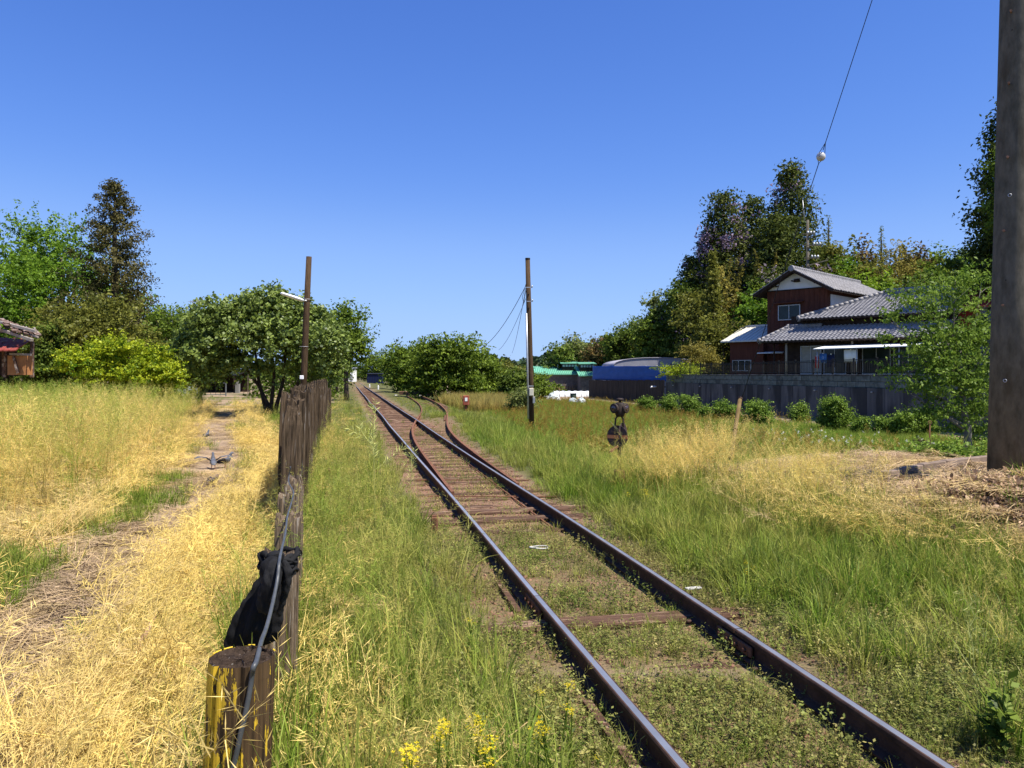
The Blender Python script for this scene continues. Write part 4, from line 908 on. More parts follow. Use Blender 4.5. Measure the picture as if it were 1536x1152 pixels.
def bollard():
    r = np.random.RandomState(3); n = 60; rows = 14; z0 = tz(BX, BY) - .15; h = BT - z0; gro = r.normal(0, .010, n) - (r.rand(n) < .14) * r.uniform(.04, .11, n)
    V = []; fs = []
    for j in range(rows + 1):
        z = h * j / rows; f = (1 + gro + .02 * (1 - j / rows)) * (.972 if j == rows else 1)
        for k in range(n): a = 2 * math.pi * k / n; V.append((math.cos(a) * BR * f[k] - .035 * (1 - j / rows), math.sin(a) * BR * f[k], z + (r.normal(0, .0015) if j == rows else 0)))
    for j in range(rows):
        for k in range(n): fs.append((j * n + k, j * n + (k + 1) % n, (j + 1) * n + (k + 1) % n, (j + 1) * n + k))
    mb = MB(); mb.add(V, fs, 0, False)
    root = empty('round_bollard', (BX, BY, z0), 0, 'round timber bollard with peeling yellow paint nearest the camera', 'bollard')
    mb.build('shaft', bollard_mat(), root)
    # rotten, dished top with a rim
    V = []; fs = []
    for j, (q, dz) in enumerate(((.968, -.001), (.90, .001), (.84, -.012), (.6, -.018), (.3, -.014), (.04, -.016))):
        for k in range(n): a = 2 * math.pi * k / n; V.append((math.cos(a) * BR * q * (1 + gro[k] * (j < 2)), math.sin(a) * BR * q * (1 + gro[k] * (j < 2)), h + dz + r.normal(0, .0035) * (j > 0)))
    for j in range(5):
        for k in range(n): fs.append((j * n + k, j * n + (k + 1) % n, (j + 1) * n + (k + 1) % n, (j + 1) * n + k))
    fs.append(tuple(5 * n + k for k in range(n)))
    MB().add(V, fs).build('rotten_top', mat('rotten_end_grain', (.02, .014, .01), (.075, .05, .035), .95, 40, bump=1.0, c3=(.35, .32, .28), spots=.5, spot_scale=60, spot_lo=.64), root)
    mb = MB()
    for a0, a1 in ((1.5, 1.72), (2.2, 2.5), (2.58, 2.95), (.5, .66)):
        pts = [(math.cos(a0 + (a1 - a0) * k / 8) * BR * .985, math.sin(a0 + (a1 - a0) * k / 8) * BR * .985, h + .002) for k in range(9)]; mb.loft(pts, [(.0035 + .0015 * math.sin(k * 2.1), .003) for k in range(9)], 5)
    mb.build('paint_rim', mat('yellow_rim_paint', (.5, .33, .03), (.68, .48, .05), .6, 20), root)
bollard()
# black jacket tied round the second post
def wrinkle(o, s, ns=.045):
    tx = bpy.data.textures.new('cloth_folds', 'CLOUDS'); tx.noise_scale = ns; tx.noise_depth = 2
    dm = o.modifiers.new('folds', 'DISPLACE'); dm.texture = tx; dm.strength = s; dm.mid_level = .5; dm.texture_coords = 'LOCAL'
def jacket():
    Y0 = 4.12; c0 = P(422, 848, Y0); root = empty('jacket', P(395, 955, Y0), 0, 'black cloth jacket knotted round the top of the nearest sleeper post', 'jacket')
    base = Vector(root.location); r = random.Random(5); r2 = np.random.RandomState(5)
    CL = mat('black_cloth', (.006, .006, .007), (.020, .020, .021), .9, 9, (1, 1, .35), bump=.9, spec=.12)
    # hanging body: rings from knot down to the hem, with folds
    rings = [(414, 846, 13, .05), (408, 862, 17, .065), (401, 880, 23, .075), (394, 900, 29, .085), (387, 922, 34, .09), (381, 945, 36, .085), (376, 962, 37, .075), (373, 974, 35, .06)]
    n = 54; V = []; fs = []; ph = r2.uniform(0, 6.28, 6)
    for j, (x, y, hw, dp) in enumerate(rings):
        c = P(x, y, Y0 + .02) - base; w_ = hw / F * Y0; t = j / (len(rings) - 1)
        for k in range(n):
            a = 2 * math.pi * k / n
            fo = 1 + (.07 + .20 * t) * (math.sin(5 * a + ph[0] + t * 1.2) * .6 + math.sin(9 * a + ph[1] - t * 1.5) * .45 + math.sin(3 * a + ph[2] + 2 * t) * .4)
            slope = .05 * t * math.cos(a) * (1 if j > 5 else .3)
            V.append((c.x + math.cos(a) * w_ * fo, c.y + math.sin(a) * dp * fo, c.z + slope + .012 * math.sin(7 * a + ph[3]) * t))
    for j in range(len(rings) - 1):
        for k in range(n): fs.append((j * n + k, j * n + (k + 1) % n, (j + 1) * n + (k + 1) % n, (j + 1) * n + k))
    fs.append(tuple((len(rings) - 1) * n + k for k in range(n)))
    o = MB().add(V, fs, 0, True).build('jacket_body', CL, root); sd = o.modifiers.new('s', 'SUBSURF'); sd.levels = sd.render_levels = 2; wrinkle(o, .028)
    # knotted roll round the post
    mb = MB(); kc = P(419, 842, Y0 + .16) - base
    for q in range(9):
        rx = .088 + r.uniform(-.01, .02); ry = .090 + r.uniform(-.01, .015); pts = []
        for k in range(22):
            a = 2 * math.pi * k / 22; pts.append(kc + Vector((math.cos(a) * rx * (1 + .1 * math.sin(3 * a + q)) - .005, math.sin(a) * ry, .036 - .012 * q + .018 * math.sin(a * 2 + q) + .012 * math.sin(a * 5 + q * 2))))
        pts.append(pts[0]); mb.loft(pts, .010 + .006 * r.random(), 8, caps=False)
    mb.loft([P(410, 838, 4.02) - base, P(408, 846, 4.0) - base, P(406, 858, 4.0) - base, P(404, 872, 4.0) - base], [(.03, .03), (.055, .05), (.06, .05), (.03, .03)], 14)
    mb.loft([P(418, 836, 4.1) - base, P(413, 834, 4.2) - base, P(408, 838, 4.3) - base], [(.03, .02), (.05, .03), (.03, .02)], 12)
    mb.build('tied_roll', CL, root)
    # a sleeve and a flap hanging in front
    mb = MB(); pts = [P(414, 838, 3.98), P(410, 856, 3.93), P(404, 880, 3.93), P(400, 905, 3.95), P(398, 922, 3.96)]
    pts = [p - base for p in pts]; mb.loft(pts, [(.03, .02), (.045, .03), (.055, .032), (.06, .03), (.05, .02)], 14)
    pts = [P(425, 840, 3.97), P(432, 856, 3.97), P(430, 880, 4.0), P(423, 905, 4.02), P(418, 926, 4.03)]
    pts = [p - base for p in pts]; mb.loft(pts, [(.022, .018), (.035, .025), (.035, .022), (.028, .02), (.018, .012)], 14)
    o = mb.build('sleeve', CL, root); sd = o.modifiers.new('s', 'SUBSURF'); sd.levels = sd.render_levels = 3; wrinkle(o, .022)
    return CL
jacket()
# cable running over the posts to the ground in front
RUBBER = mat('grey_rubber', (.045, .05, .055), (.08, .085, .09), .45, 12, spec=.5)
def cable():
    zc = [(436, 700, 7.55), (433, 722, 7.5), (440, 738, 6.62), (436, 758, 6.1), (431, 775, 5.62), (428, 800, 5.0), (422, 826, 4.2), (419, 842, 3.93), (416, 870, 3.86), (409, 905, 3.72), (400, 940, 3.50), (392, 962, 3.28), (386, 985, 3.0)]
    pts = [P(*q) for q in zc]
    pts = pts[:-1]
    def onb(x, y):
        X_ = (x - CX) / F * 2.935; dx = min(.95 * BR, max(-.95 * BR, X_ - BX)); return P(x, y, BY - math.sqrt(BR * BR - dx * dx) - .011)
    pts += [Vector((PX(385, 2.98), 2.98, BT + .010)), Vector((PX(381, 2.93), 2.925, BT + .006)), onb(378, 1013), onb(374, 1040), onb(367, 1075), onb(361, 1100), onb(356, 1125), onb(350, 1150), onb(340, 1180), onb(330, 1230)]
    # smooth
    out = []
    for i in range(len(pts) - 1):
        p0, p1, p2, p3 = pts[max(i - 1, 0)], pts[i], pts[i + 1], pts[min(i + 2, len(pts) - 1)]
        for k in range(5):
            t = k / 5; out.append(.5 * ((2 * p1) + (p2 - p0) * t + (2 * p0 - 5 * p1 + 4 * p2 - p3) * t * t + (3 * p1 - p0 - 3 * p2 + p3) * t ** 3))
    rad = [.0055 + .0045 * min(1, i / (len(out) * .55)) for i in range(len(out))]
    o = MB().loft(out, rad, 10).build('cable', RUBBER); tag(o, 'grey rubber cable over the sleeper posts and down the front of the yellow bollard', 'cable')
cable()

# ------------------------------------------------------------------ poles
def wood_pole(label, base, top, r0, r1, group=None, name='wooden_pole'):
    root = empty(name, base, 0, label, 'pole', group); d = Vector(top) - Vector(base)
    MB().loft([(0, 0, -.2), d * .33 + Vector((.01, 0, 0)), d * .66, d], [r0, r0 * .93, (r0 + r1) / 2, r1], 14, smooth=True).build('shaft', WOOD_POLE, root)
    return root, d
GP = 'old tarred wooden poles beside the line'
lb = Vector((PX(452, 27), 27, -.1)); lt = P(463.5, 385, 27)
lp, d = wood_pole('leaning wooden pole carrying a fluorescent lamp behind the sleeper fence', lb, lt, .118, .095, GP)
mb = MB(); a = P(455, 451, 26.86) - lb; b = P(421, 439.5, 26.4) - lb
mb.loft([a, a.lerp(b, .1), a.lerp(b, .5), a.lerp(b, .9), b], [(.05, .045), (.11, .06), (.115, .06), (.09, .05), (.04, .03)], 10); mb.build('lamp', mat('lamp_enamel', (.72, .74, .74), (.8, .82, .82), .4, 4), lp)
MB().loft([P(460, 451, 26.84) - lb, P(455, 451, 26.85) - lb], .03, 6).build('lamp_bracket', METAL, lp)
mb = MB(); c = P(452.5, 566, 26.82) - lb; mb.box(c, (.13, .06, .13), bev=.01); mb.build('switch_box', WHITE, lp)
for yy in (449, 520):
    c = P(456 + (520 - yy) * .06, yy, 27) - lb; pts = [(c.x + math.cos(a_) * .145, c.y + math.sin(a_) * .145, c.z) for a_ in np.linspace(0, 6.283, 16)]; MB().loft(pts, .008, 4, caps=False).build('band', METAL, lp)
ub = Vector((PX(797.5, 29), 29, tz(.7, 29))); ut = P(791.5, 389, 29)
up, d = wood_pole('slightly leaning wooden utility pole at the edge of the field with a meter box', ub, ut, .112, .088, GP)
def onpole(y, dx=0, Y=28.8): return P(np.interp(y, [389, 630], [791.5, 797.5]) + dx, y, Y) - ub
mb = MB(); mb.loft([onpole(470, -4), onpole(540, -4.2), onpole(628, -5)], .035, 8); mb.build('conduit', METAL, up)
mb = MB(); mb.box(onpole(588, .5, 28.75), (.17, .12, .30), bev=.012); mb.box(onpole(588, .5, 28.68), (.13, .02, .24)); mb.build('meter_box', mat('beige_enamel', (.5, .46, .36), (.58, .54, .44), .5, 5), up)
mb = MB(); mb.box(onpole(600, 4.0, 28.85), (.09, .1, .25), bev=.01); mb.build('junction_box', METAL, up)
mb = MB(); mb.bar(onpole(579, -6, 28.8), onpole(579, 4, 28.8), .05, .04); mb.build('bracket', METAL, up)
for yy in (431, 452):
    mb = MB(); mb.bar(onpole(yy, -3, 28.82), onpole(yy, 6, 28.82), .03, .03); mb.loft([onpole(yy, 5.5) , onpole(yy - 3, 5.7)], [.03, .02], 6); mb.build('insulator_bracket', METAL, up)
mb = MB(); mb.loft([onpole(424, -3), onpole(446, -9.5), onpole(455, -7.5), onpole(432, -3)], .009, 5); mb.build('drop_loop', BLACK_METAL, up)
MB().loft([(0, 0, 0), (0, 0, .05)], [.10, .09], 12).build('pole_cap', BLACK_METAL, up, Vector(ut) - ub)
def wire(label, a, b, sag, r_=.008, n=16, parent=None, name='wire'):
    pts = []
    for k in range(n + 1):
        t = k / n; p = Vector(a).lerp(Vector(b), t); p.z -= sag * 4 * t * (1 - t); pts.append(p)
    o = MB().loft(pts, r_, 5).build(name, BLACK_METAL); tag(o, label, 'wire'); return o
wire('black wire sagging from the field pole down to the cherry trees', P(789, 428, 28.9), P(722, 522, 40), .35, .012)
wire('thin wire from the field pole to the green sheds on its left', P(788.5, 432, 28.9), P(768, 530, 55), .3, .010)
wire('thinnest wire from the field pole dropping behind the olive bush tree', P(788.5, 448, 28.9), P(748, 525, 48), .3, .009)

# big concrete pole at the right edge
pb = Vector((PX(1514.5, 9.6), 9.6, tz(PX(1514.5, 9.6), 9.6) - .15)); ptop = P(1538, -420, 9.6)
root = empty('concrete_pole', pb, 0, 'thick tapered concrete utility pole at the right edge of the picture', 'pole'); d = ptop - pb
pr = [(.252 - .060 * t) for t in (0, .25, .5, .75, 1)]
MB().loft([d * t for t in (0, .25, .5, .75, 1)], pr, 40).build('shaft', CONC_POLE, root)
def surf(x, y):
    """point on the pole's camera side at that pixel"""
    zz = PZ(y, 9.45); t = (zz - pb.z) / d.z; c = pb + d * t; R0 = .252 - .060 * t; xx = PX(x, 9.42)
    dx = max(-.98, min(.98, (xx - c.x) / R0)); ny = -math.sqrt(1 - dx * dx)
    vx = Vector((dx, ny, 0)); return Vector((c.x + dx * R0, c.y + ny * R0, zz)) - pb, vx
for x, y in ((1521, 17), (1518, 125), (1515.5, 236), (1511.5, 346), (1509, 458)):
    p_, nv = surf(x, y); mb = MB(); s = nv.cross(Vector((0, 0, 1))); q = p_ + nv * .055 - s * .03
    mb.loft([p_ - nv * .02, q], .0085, 8).loft([q - nv * .004, q + (q - p_).normalized() * .014], .015, 8); mb.build('step_bolt', STONE, root)
for x, y in ((1517, 293), (1509.5, 571), (1502, 717)):
    p_, nv = surf(x, y); mb = MB(); up_ = Vector((0, 0, 1)); s = nv.cross(up_); pts = [p_ + nv * .006 + s * math.cos(a_) * .018 + up_ * math.sin(a_) * .018 for a_ in np.linspace(0, 6.283, 13)]; mb.loft(pts, .005, 5, caps=False); mb.build('bolt_socket', METAL, root)
for x, y in ((1522, 44), (1512, 420), (1527, 690)):
    p_, nv = surf(x, y); MB().loft([p_ - nv * .01, p_ + nv * .004], .008, 8).build('plug', BLACK_METAL, root)
# guy wire with insulator ball and guard stake
ga = P(1112, 600, 17.0); gt = P(1515, -620, 9.6); 
def gp(y): t = (600 - y) / 1220; return None
# the wire is straight in space from the ground anchor to the pole head: solve the ball's place along it
def on_line(a, b, y):
    lo, hi = 0.0, 1.0
    for _ in range(60):
        m = (lo + hi) / 2; p_ = a.lerp(b, m); yy = HZ - (p_.z - H) / p_.y * F
        if yy > y: lo = m
        else: hi = m
    return a.lerp(b, (lo + hi) / 2)
gt = P(1372, -195, 12.2); ball = on_line(ga, gt, 235)
gw = empty('guy_wire', ga, 0, 'black stay wire running up from the leaning stake, with a glass-like insulator ball', 'wire')
MB().loft([(0, 0, 0), ball - ga - (ball - ga).normalized() * .12], .008, 6).build('lower_strand', BLACK_METAL, gw)
MB().loft([ball - ga + (gt - ga).normalized() * .12, gt - ga], .007, 6).build('upper_strand', BLACK_METAL, gw)
dv = (gt - ga).normalized(); sv = dv.cross(Vector((0, 1, 0))).normalized(); bc = ball - ga
mb = MB()
for s in (-1, 1): mb.loft([bc - dv * .13, bc + sv * s * .07, bc + dv * .26], .006, 5)
mb.build('loop', BLACK_METAL, gw)
mb = MB(); k = .085; mb.loft([bc + dv * (k * math.cos(a_)) for a_ in np.linspace(math.pi, 0, 12)], [max(.004, k * math.sin(a_)) for a_ in np.linspace(math.pi, 0, 12)], 16)
mb.build('insulator_ball', mat('glazed_porcelain', (.32, .32, .30), (.5, .5, .48), .15, 6, spec=.7, c3=(.12, .09, .07), spots=.7, spot_scale=20), gw)
s0 = P(1090, 672, 15.6); s0.z = tz(s0.x, 15.6) - .1; st = P(1110, 599, 16.9)
so_ = empty('guard_stake', s0, 0, 'leaning brown guard stake at the lower end of the stay wire', 'stake')
MB().loft([(0, 0, 0), (st - s0) * .5, st - s0], .045, 10).build('sleeve', mat('faded_guard_plastic', (.12, .078, .03), (.20, .14, .06), .6, 6, (1, 1, .4)), so_)
MB().loft([(st - s0) * 1.0, (st - s0) * 1.015], .052, 10).build('cap', RUST_D, so_)
for t in (.35, .62): MB().loft([(st - s0) * t, (st - s0) * (t + .012)], .048, 10).build('band', RUST_D, so_)

# utility pole behind the house
Y = 66; ubp = P(1211, 560, Y); root = empty('distant_utility_pole', ubp, 0, 'grey utility pole with cross arms and insulators behind the brown house', 'pole')
MB().loft([(0, 0, -1), P(1211.5, 330, Y) - ubp], [.17, .11], 10).build('shaft', CONC_POLE, root)
for (x0, x1, y) in ((1203, 1223, 351), (1205, 1232, 368), (1206, 1229, 387), (1212, 1242, 398)):
    mb = MB(); mb.bar(P(x0, y, Y - .2) - ubp, P(x1, y - (8 if y == 398 else 0), Y - .2) - ubp, .09, .08); mb.build('cross_arm', CONC_POLE, root)
    if y < 398:
        for k in range(3): c = P(x1 - 2 - 4.5 * k, y - 1, Y - .2) - ubp; MB().loft([c, c + Vector((0, 0, .12)), c + Vector((0, 0, .2))], [.06, .09, .03], 8).build('insulator', WHITE, root)
MB().loft([P(1204, 300, Y) - ubp + Vector((0, 0, 0)), P(1207, 332, Y) - ubp], [.03, .05], 6).build('top_spike', METAL, root)

# television aerials behind the left trees
for x, y0, y1, Y, lab in ((297, 466, 449, 56, 'yagi television aerial above the trees left of the yard'), (372, 452, 437, 60, 'small second aerial rising over the round-leaved tree')):
    b0 = P(x, 560, Y); root = empty('television_aerial', b0, 0, lab, 'aerial')
    MB().loft([(0, 0, -2), P(x, y1, Y) - b0], .035, 6).build('mast', METAL, root); mb = MB(); a = P(x - 11, y1 + 4, Y) - b0; b = P(x + 7, y1 + 2, Y) - b0
    if x < 300:
        mb.bar(a, b, .04)
        for k in range(8): c = a.lerp(b, k / 7); mb.bar(c - Vector((0, .5, 0)), c + Vector((0, .5, 0)), .02); mb.bar(c - Vector((0, 0, .12 + .02 * k)), c + Vector((0, 0, .12 + .02 * k)), .03)
    else:
        for k in range(3): c = P(x, y1 + 3 + 4 * k, Y) - b0; mb.bar(c - Vector((.12, 0, 0)), c + Vector((.12, 0, 0)), .04)
    mb.build('elements', METAL, root)

# ------------------------------------------------------------------ point indicator (switch stand) by the line
def switch_stand():
    Y = 12.0; X = PX(929, Y); z0 = tz(X, Y); root = empty('switch_stand', (X, Y, z0), 0, 'rusty point indicator with lamp head and round target in the grass', 'signal')
    BLK = mat('blackened_iron', (.016, .013, .012), (.060, .042, .034), .55, 9, bump=.3)
    def q(x, y, dY=0): return P(x, y, Y + dY) - Vector((X, Y, z0))
    MB().loft([(0, 0, -.05), q(929, 676), q(929, 640)], [.035, .03, .028], 10).build('spindle', BLK, root)
    mb = MB(); mb.box((0, 0, .06), (.45, .22, .12), bev=.02).box((0, 0, .2), (.16, .16, .2), bev=.02); mb.build('base_casting', RUST, root)
    # fork that carries the lamp
    mb = MB()
    for s in (-1, 1): mb.loft([q(929 + 2 * s, 650), q(929 + 6.5 * s, 640), q(929 + 5.5 * s, 628), q(929 + 2.5 * s, 624)], [(.02, .014)] * 4, 8)
    mb.loft([q(929, 652), q(929, 645)], [.03, .045], 10); mb.build('fork', BLK, root)
    mb = MB(); mb.loft([q(930, 625), q(930, 620), q(930, 606), q(930, 603.5)], [.06, .078, .082, .05], 14); mb.build('lamp_body', BLK, root)
    for nm, dx, dy in (('lens_hood', -8, -.03), ('lens_hood', 8, -.03)):
        c = q(930 + dx, 612.5, dy); s = 1 if dx > 0 else -1; dvec = Vector((s * .75, -.66, 0)).normalized()
        o = MB().loft([c - dvec * .03, c + dvec * .025, c + dvec * .03], [.075, .078, .066], 16).build(nm, BLK, root)
        MB().loft([c + dvec * .022, c + dvec * .036, c + dvec * .042], [.055, .04, .012], 14).build('lens', mat('dark_lens', (.02, .015, .015), (.05, .03, .03), .1, 4, spec=.9), o)
    mb = MB(); mb.loft([q(930, 603.5), q(930, 600.5)], [.02, .02], 8).loft([q(930, 601), q(930, 599.2), q(930, 597.5), q(930, 597)], [.055, .06, .05, .02], 14); mb.build('lamp_cap', BLK, root)
    # two crossed targets: dark disc with an orange band (left), dark disc (right, seen at an angle)
    DISC = mat('dark_target_paint', (.030, .020, .022), (.075, .055, .055), .55, 9, bump=.2, c3=(.14, .08, .05), spots=.7, spot_scale=16)
    OR = mat('faded_orange_paint', (.42, .13, .045), (.62, .25, .11), .6, 12)
    def disc(name, c, rad, nrm, m, th=.005, a0=0, a1=2 * math.pi, parent=root):
        u = nrm.cross(Vector((0, 0, 1))).normalized(); v = Vector((0, 0, 1)); mb = MB(); n = 40; P0 = []
        for k in range(n): a_ = a0 + (a1 - a0) * k / (n if a1 - a0 > 6 else n - 1); P0.append(c + u * math.cos(a_) * rad + v * math.sin(a_) * rad)
        f = [p_ + nrm * th for p_ in P0]; bk = [p_ - nrm * th for p_ in P0]
        mb.add(f + bk, [tuple(range(n)), tuple(range(2 * n - 1, n - 1, -1))] + [(i, i + n, (i + 1) % n + n, (i + 1) % n) for i in range(n)]); return mb.build(name, m, parent)
    n1 = Vector((-.5, -.86, 0)).normalized(); c1 = q(926, 654.5, -.02); R1 = .172; d1 = disc('target_disc', c1, R1, n1, DISC)
    u = n1.cross(Vector((0, 0, 1))).normalized(); mb = MB(); hb = .023; n = 12
    top = [c1 + n1 * .009 + u * (R1 * .99 * math.cos(a_)) + Vector((0, 0, R1 * .99 * math.sin(a_))) for a_ in np.linspace(math.pi - math.asin(.2), math.asin(.2), 2)]
    V = [c1 + n1 * .0085 + u * xx + Vector((0, 0, zz)) for zz in (-.035, .018) for xx in (-R1 * .97, R1 * .97)]
    mb.slab([V[0], V[1], V[3], V[2]], .0, 0) if False else mb.add([*(V), *[v_ - n1 * .003 for v_ in V]], [(0, 1, 3, 2), (4, 6, 7, 5), (0, 4, 5, 1), (2, 3, 7, 6), (0, 2, 6, 4), (1, 5, 7, 3)])
    mb.build('orange_band', OR, d1)
    n2 = Vector((.86, -.5, 0)).normalized(); disc('target_disc', q(934, 650, .04), .165, n2, DISC)
    MB().bar(q(929, 668) , q(912, 676) + Vector((0, -.2, 0)), .03).build('lever', RUST, root)
    wr = MB(); 
    for k in range(5): wr.loft([q(915 + k * 3, 632 + k * 4, -.05), q(928 + k, 645 + 3 * k, -.08), q(942 - 2 * k, 660 + k * 4, -.05)], .0035, 4)
    wr.build('dry_stems', mat('dead_stem', (.10, .11, .06), (.2, .2, .1), .9), root)
switch_stand()
# rusty lever box by the cherry trees
Y = 44; X = PX(699, Y); z0 = tz(X, Y); root = empty('switch_box', (X, Y, z0), 0, 'red rusted lever box on a leg at the edge of the brown grasses', 'switch box')
RR = mat('red_rust', (.22, .05, .03), (.38, .12, .08), .8, 6)
MB().box((0, 0, .62), (.36, .3, .55), bev=.03).build('housing', RR, root); MB().loft([(0, 0, -.05), (0, 0, .36)], [.09, .05], 8).build('leg', RR, root)
MB().box((.02, -.156, .68), (.14, .02, .2)).build('plate', WHITE, root); MB().loft([(-.2, 0, .6), (-.3, -.05, .9)], .02, 6).build('lever', RR, root)
# concrete weight with eye rod and dried plant
Y = 14.0; X = PX(1397, Y); z0 = tz(X, Y) + .03; root = empty('concrete_weight', (X, Y, z0), 0, 'small concrete block with a stepped top in front of the near tree', 'concrete block')
mb = MB(); mb.loft([(0, 0, 0), (0, 0, .20), (0, 0, .235)], [.105, .105, .085], 20).loft([(0, 0, .232), (0, 0, .29)], [.062, .062], 16); mb.build('block', CONC, root)
Y2 = 14.25; X2 = PX(1394, Y2); z2 = tz(X2, Y2); rd = empty('eye_rod', (X2, Y2, z2 - .05), 0, 'thin rusty rod with a ring at its top, behind the concrete block', 'rod')
zt = PZ(634, Y2) - z2 + .05; mb = MB(); mb.loft([(0, 0, 0), (.01, 0, zt - .04)], .010, 8); mb.build('rod', RUST, rd)
MB().loft([(.01 + math.cos(a_) * .03, 0, zt + math.sin(a_) * .03) for a_ in np.linspace(0, 6.283, 16)], .008, 6, caps=False).build('ring', RUST, rd)
cr = crown_round('withered', .18, .38, 777, M=60, k=16, leaf=.04, cs=.07, nl=3); o = empty('withered_plant', (X - .21, Y - .02, z0), 0, 'withered brown plant leaning on the concrete block', 'plant')
link_mesh('foliage', cr, o, leafmat('withered_leaves', (.03, .022, .014), (.14, .10, .05), .2)); MB().loft([(0, 0, 0), (.02, 0, .3)], [.01, .004], 5).build('stem', BARK, o)
# kerb blocks
kb = empty('kerb', (0, 0, 0), 0, 'low brown concrete kerb of separate blocks beside the concrete pole', 'kerb')
pts = [P(1326, 742, 9.9), P(1350, 738, 10.15), P(1380, 734, 10.5), P(1415, 728, 10.85), P(1450, 722, 11.2), P(1482, 717, 11.55)]
KM = mat('kerb_concrete', (.15, .11, .085), (.24, .185, .15), .9, 6, bump=.2)
for a, b in zip(pts[:-1], pts[1:]):
    a = Vector((a.x, a.y, 0)); b = Vector((b.x, b.y, 0)); c = (a + b) / 2; c.z = tz(c.x, c.y) + .075; dd = b - a
    MB().box((0, 0, 0), (dd.length - .012, .10, .16), bev=.01).build('kerb_block', KM, kb, c, math.atan2(dd.y, dd.x))
# pigeons on the path
def pigeon(label, x, y, Y, heading, pose, sc_=1.0, colour=0):
    X = PX(x, Y); z0 = tz(X, Y); 
    root = empty('pigeon', (X, Y, z0), heading, label, 'pigeon', 'pigeons on the dirt path'); root.scale = (sc_,) * 3
    G = mat('pigeon_grey', (.06, .065, .08), (.13, .14, .17), .7, 12) if colour == 0 else mat('pigeon_brown', (.10, .07, .055), (.2, .14, .11), .7, 12)
    D = mat('pigeon_dark', (.02, .02, .028), (.06, .06, .075), .6, 12)
    hd = -.02 if pose == 'peck' else .06
    body = [(-.17, 0, .085), (-.13, 0, .09), (-.07, 0, .105), (0, 0, .115), (.05, 0, .125), (.085, 0, .15 + hd * .4), (.10, 0, .18 + hd), (.125, 0, .20 + hd), (.145, 0, .195 + hd), (.165, 0, .19 + hd)]
    rad = [(.028, .006), (.034, .014), (.05, .038), (.058, .052), (.05, .052), (.030, .034), (.021, .023), (.022, .023), (.014, .013), (.003, .003)]
    b = MB().loft(body, rad, 14).build('body', G, root); sd = b.modifiers.new('s', 'SUBSURF'); sd.levels = sd.render_levels = 1
    for s in (-1, 1):
        if pose == 'spread':
            w_ = MB().loft([(.03, s * .04, .14), (.0, s * .12, .20), (-.05, s * .22, .22), (-.12, s * .30, .20)], [(.05, .01), (.06, .008), (.05, .006), (.012, .003)], 10, up=(0, 0, 1))
        else: w_ = MB().loft([(.05, s * .045, .13), (0, s * .06, .13), (-.08, s * .05, .115), (-.16, s * .025, .10)], [(.012, .02), (.014, .042), (.012, .032), (.004, .006)], 10)
        w_.build('wing', D if pose != 'spread' else G, root)
        MB().loft([(.0, s * .025, .07), (.01, s * .027, .035), (.0, s * .028, .0)], [.008, .005, .004], 6).loft([(-.015, s * .028, .003), (.03, s * .03, .003)], .004, 5).build('leg', mat('pink_leg', (.35, .10, .09)), root)
pigeon('grey pigeon with both wings spread, left of the standing dark one', 320, 690, 14.9, 2.0, 'spread', 1.15)
pigeon('dark pigeon standing upright beside the one with spread wings', 337, 686, 15.1, .5, 'stand', 1.1)
pigeon('brownish pigeon nearest the camera on the path', 320, 722, 12.6, 1.3, 'peck', .95, 1)
pigeon('farthest pigeon, small and dark on the path', 309.5, 655, 21.5, 1.4, 'stand', 1.0)

# ------------------------------------------------------------------ retaining wall, board fence, railing
WX0 = 22.6; WZT = H - .02; WZB = -.62
def wall_pt(Y, off=0.0, z=0.0): return Vector((WX0 - TS * Y, Y, z)) + tper * off
wall = empty('retaining_wall', wall_pt(34, 0, WZB), 0, 'long grey retaining wall of concrete panels with block courses on top', 'wall')
wo_ = Vector(wall.location)
PANEL = mat('stained_concrete', (.055, .06, .062), (.125, .13, .128), .9, 2.2, (1.2, 1.2, .25), .2, c3=(.035, .038, .038), spots=.85, spot_scale=.9, coord='Object', spot_lo=.5)
BLOCK = mat('mossy_block', (.075, .095, .085), (.155, .185, .165), .9, 5, bump=.2, c3=(.05, .055, .05), spots=.6, spot_scale=2)
y0, y1 = 19.0, 54.4; Ls = (y1 - y0) / math.cos(TH); L_ = math.hypot(y1 - y0, TS * (y1 - y0))
npn = 32; step = L_ / npn; zsp = 1.12
pm = MB().box((0, 0, 0), (.16, step - .018, zsp - WZB), bev=.008).mesh('wall_panel'); pm.materials.append(PANEL)
for k in range(npn):
    s = (k + .5) * step; p_ = wall_pt(y0, 0, 0) + tdir * s; o = bpy.data.objects.new('panel', pm); C.objects.link(o); o.parent = wall
    o.location = Vector((p_.x, p_.y, (WZB + zsp) / 2)) - wo_ + tper * (.08 + rnd.uniform(-.004, .004)); o.rotation_euler = (0, 0, TH)
MB().box((0, 0, 0), (.14, L_, zsp - WZB - .02)).build('backing', PANEL, wall, wall_pt(y0, .30, (WZB + zsp) / 2) + tdir * (L_ / 2) - wo_, TH)
bh = (WZT - .05 - zsp) / 2; nb_ = 56; bs = L_ / nb_
bm_ = [MB().box((0, 0, 0), (.15, bs - .014, bh - .014), bev=.01).mesh('block')]
bm_[0].materials.append(BLOCK)
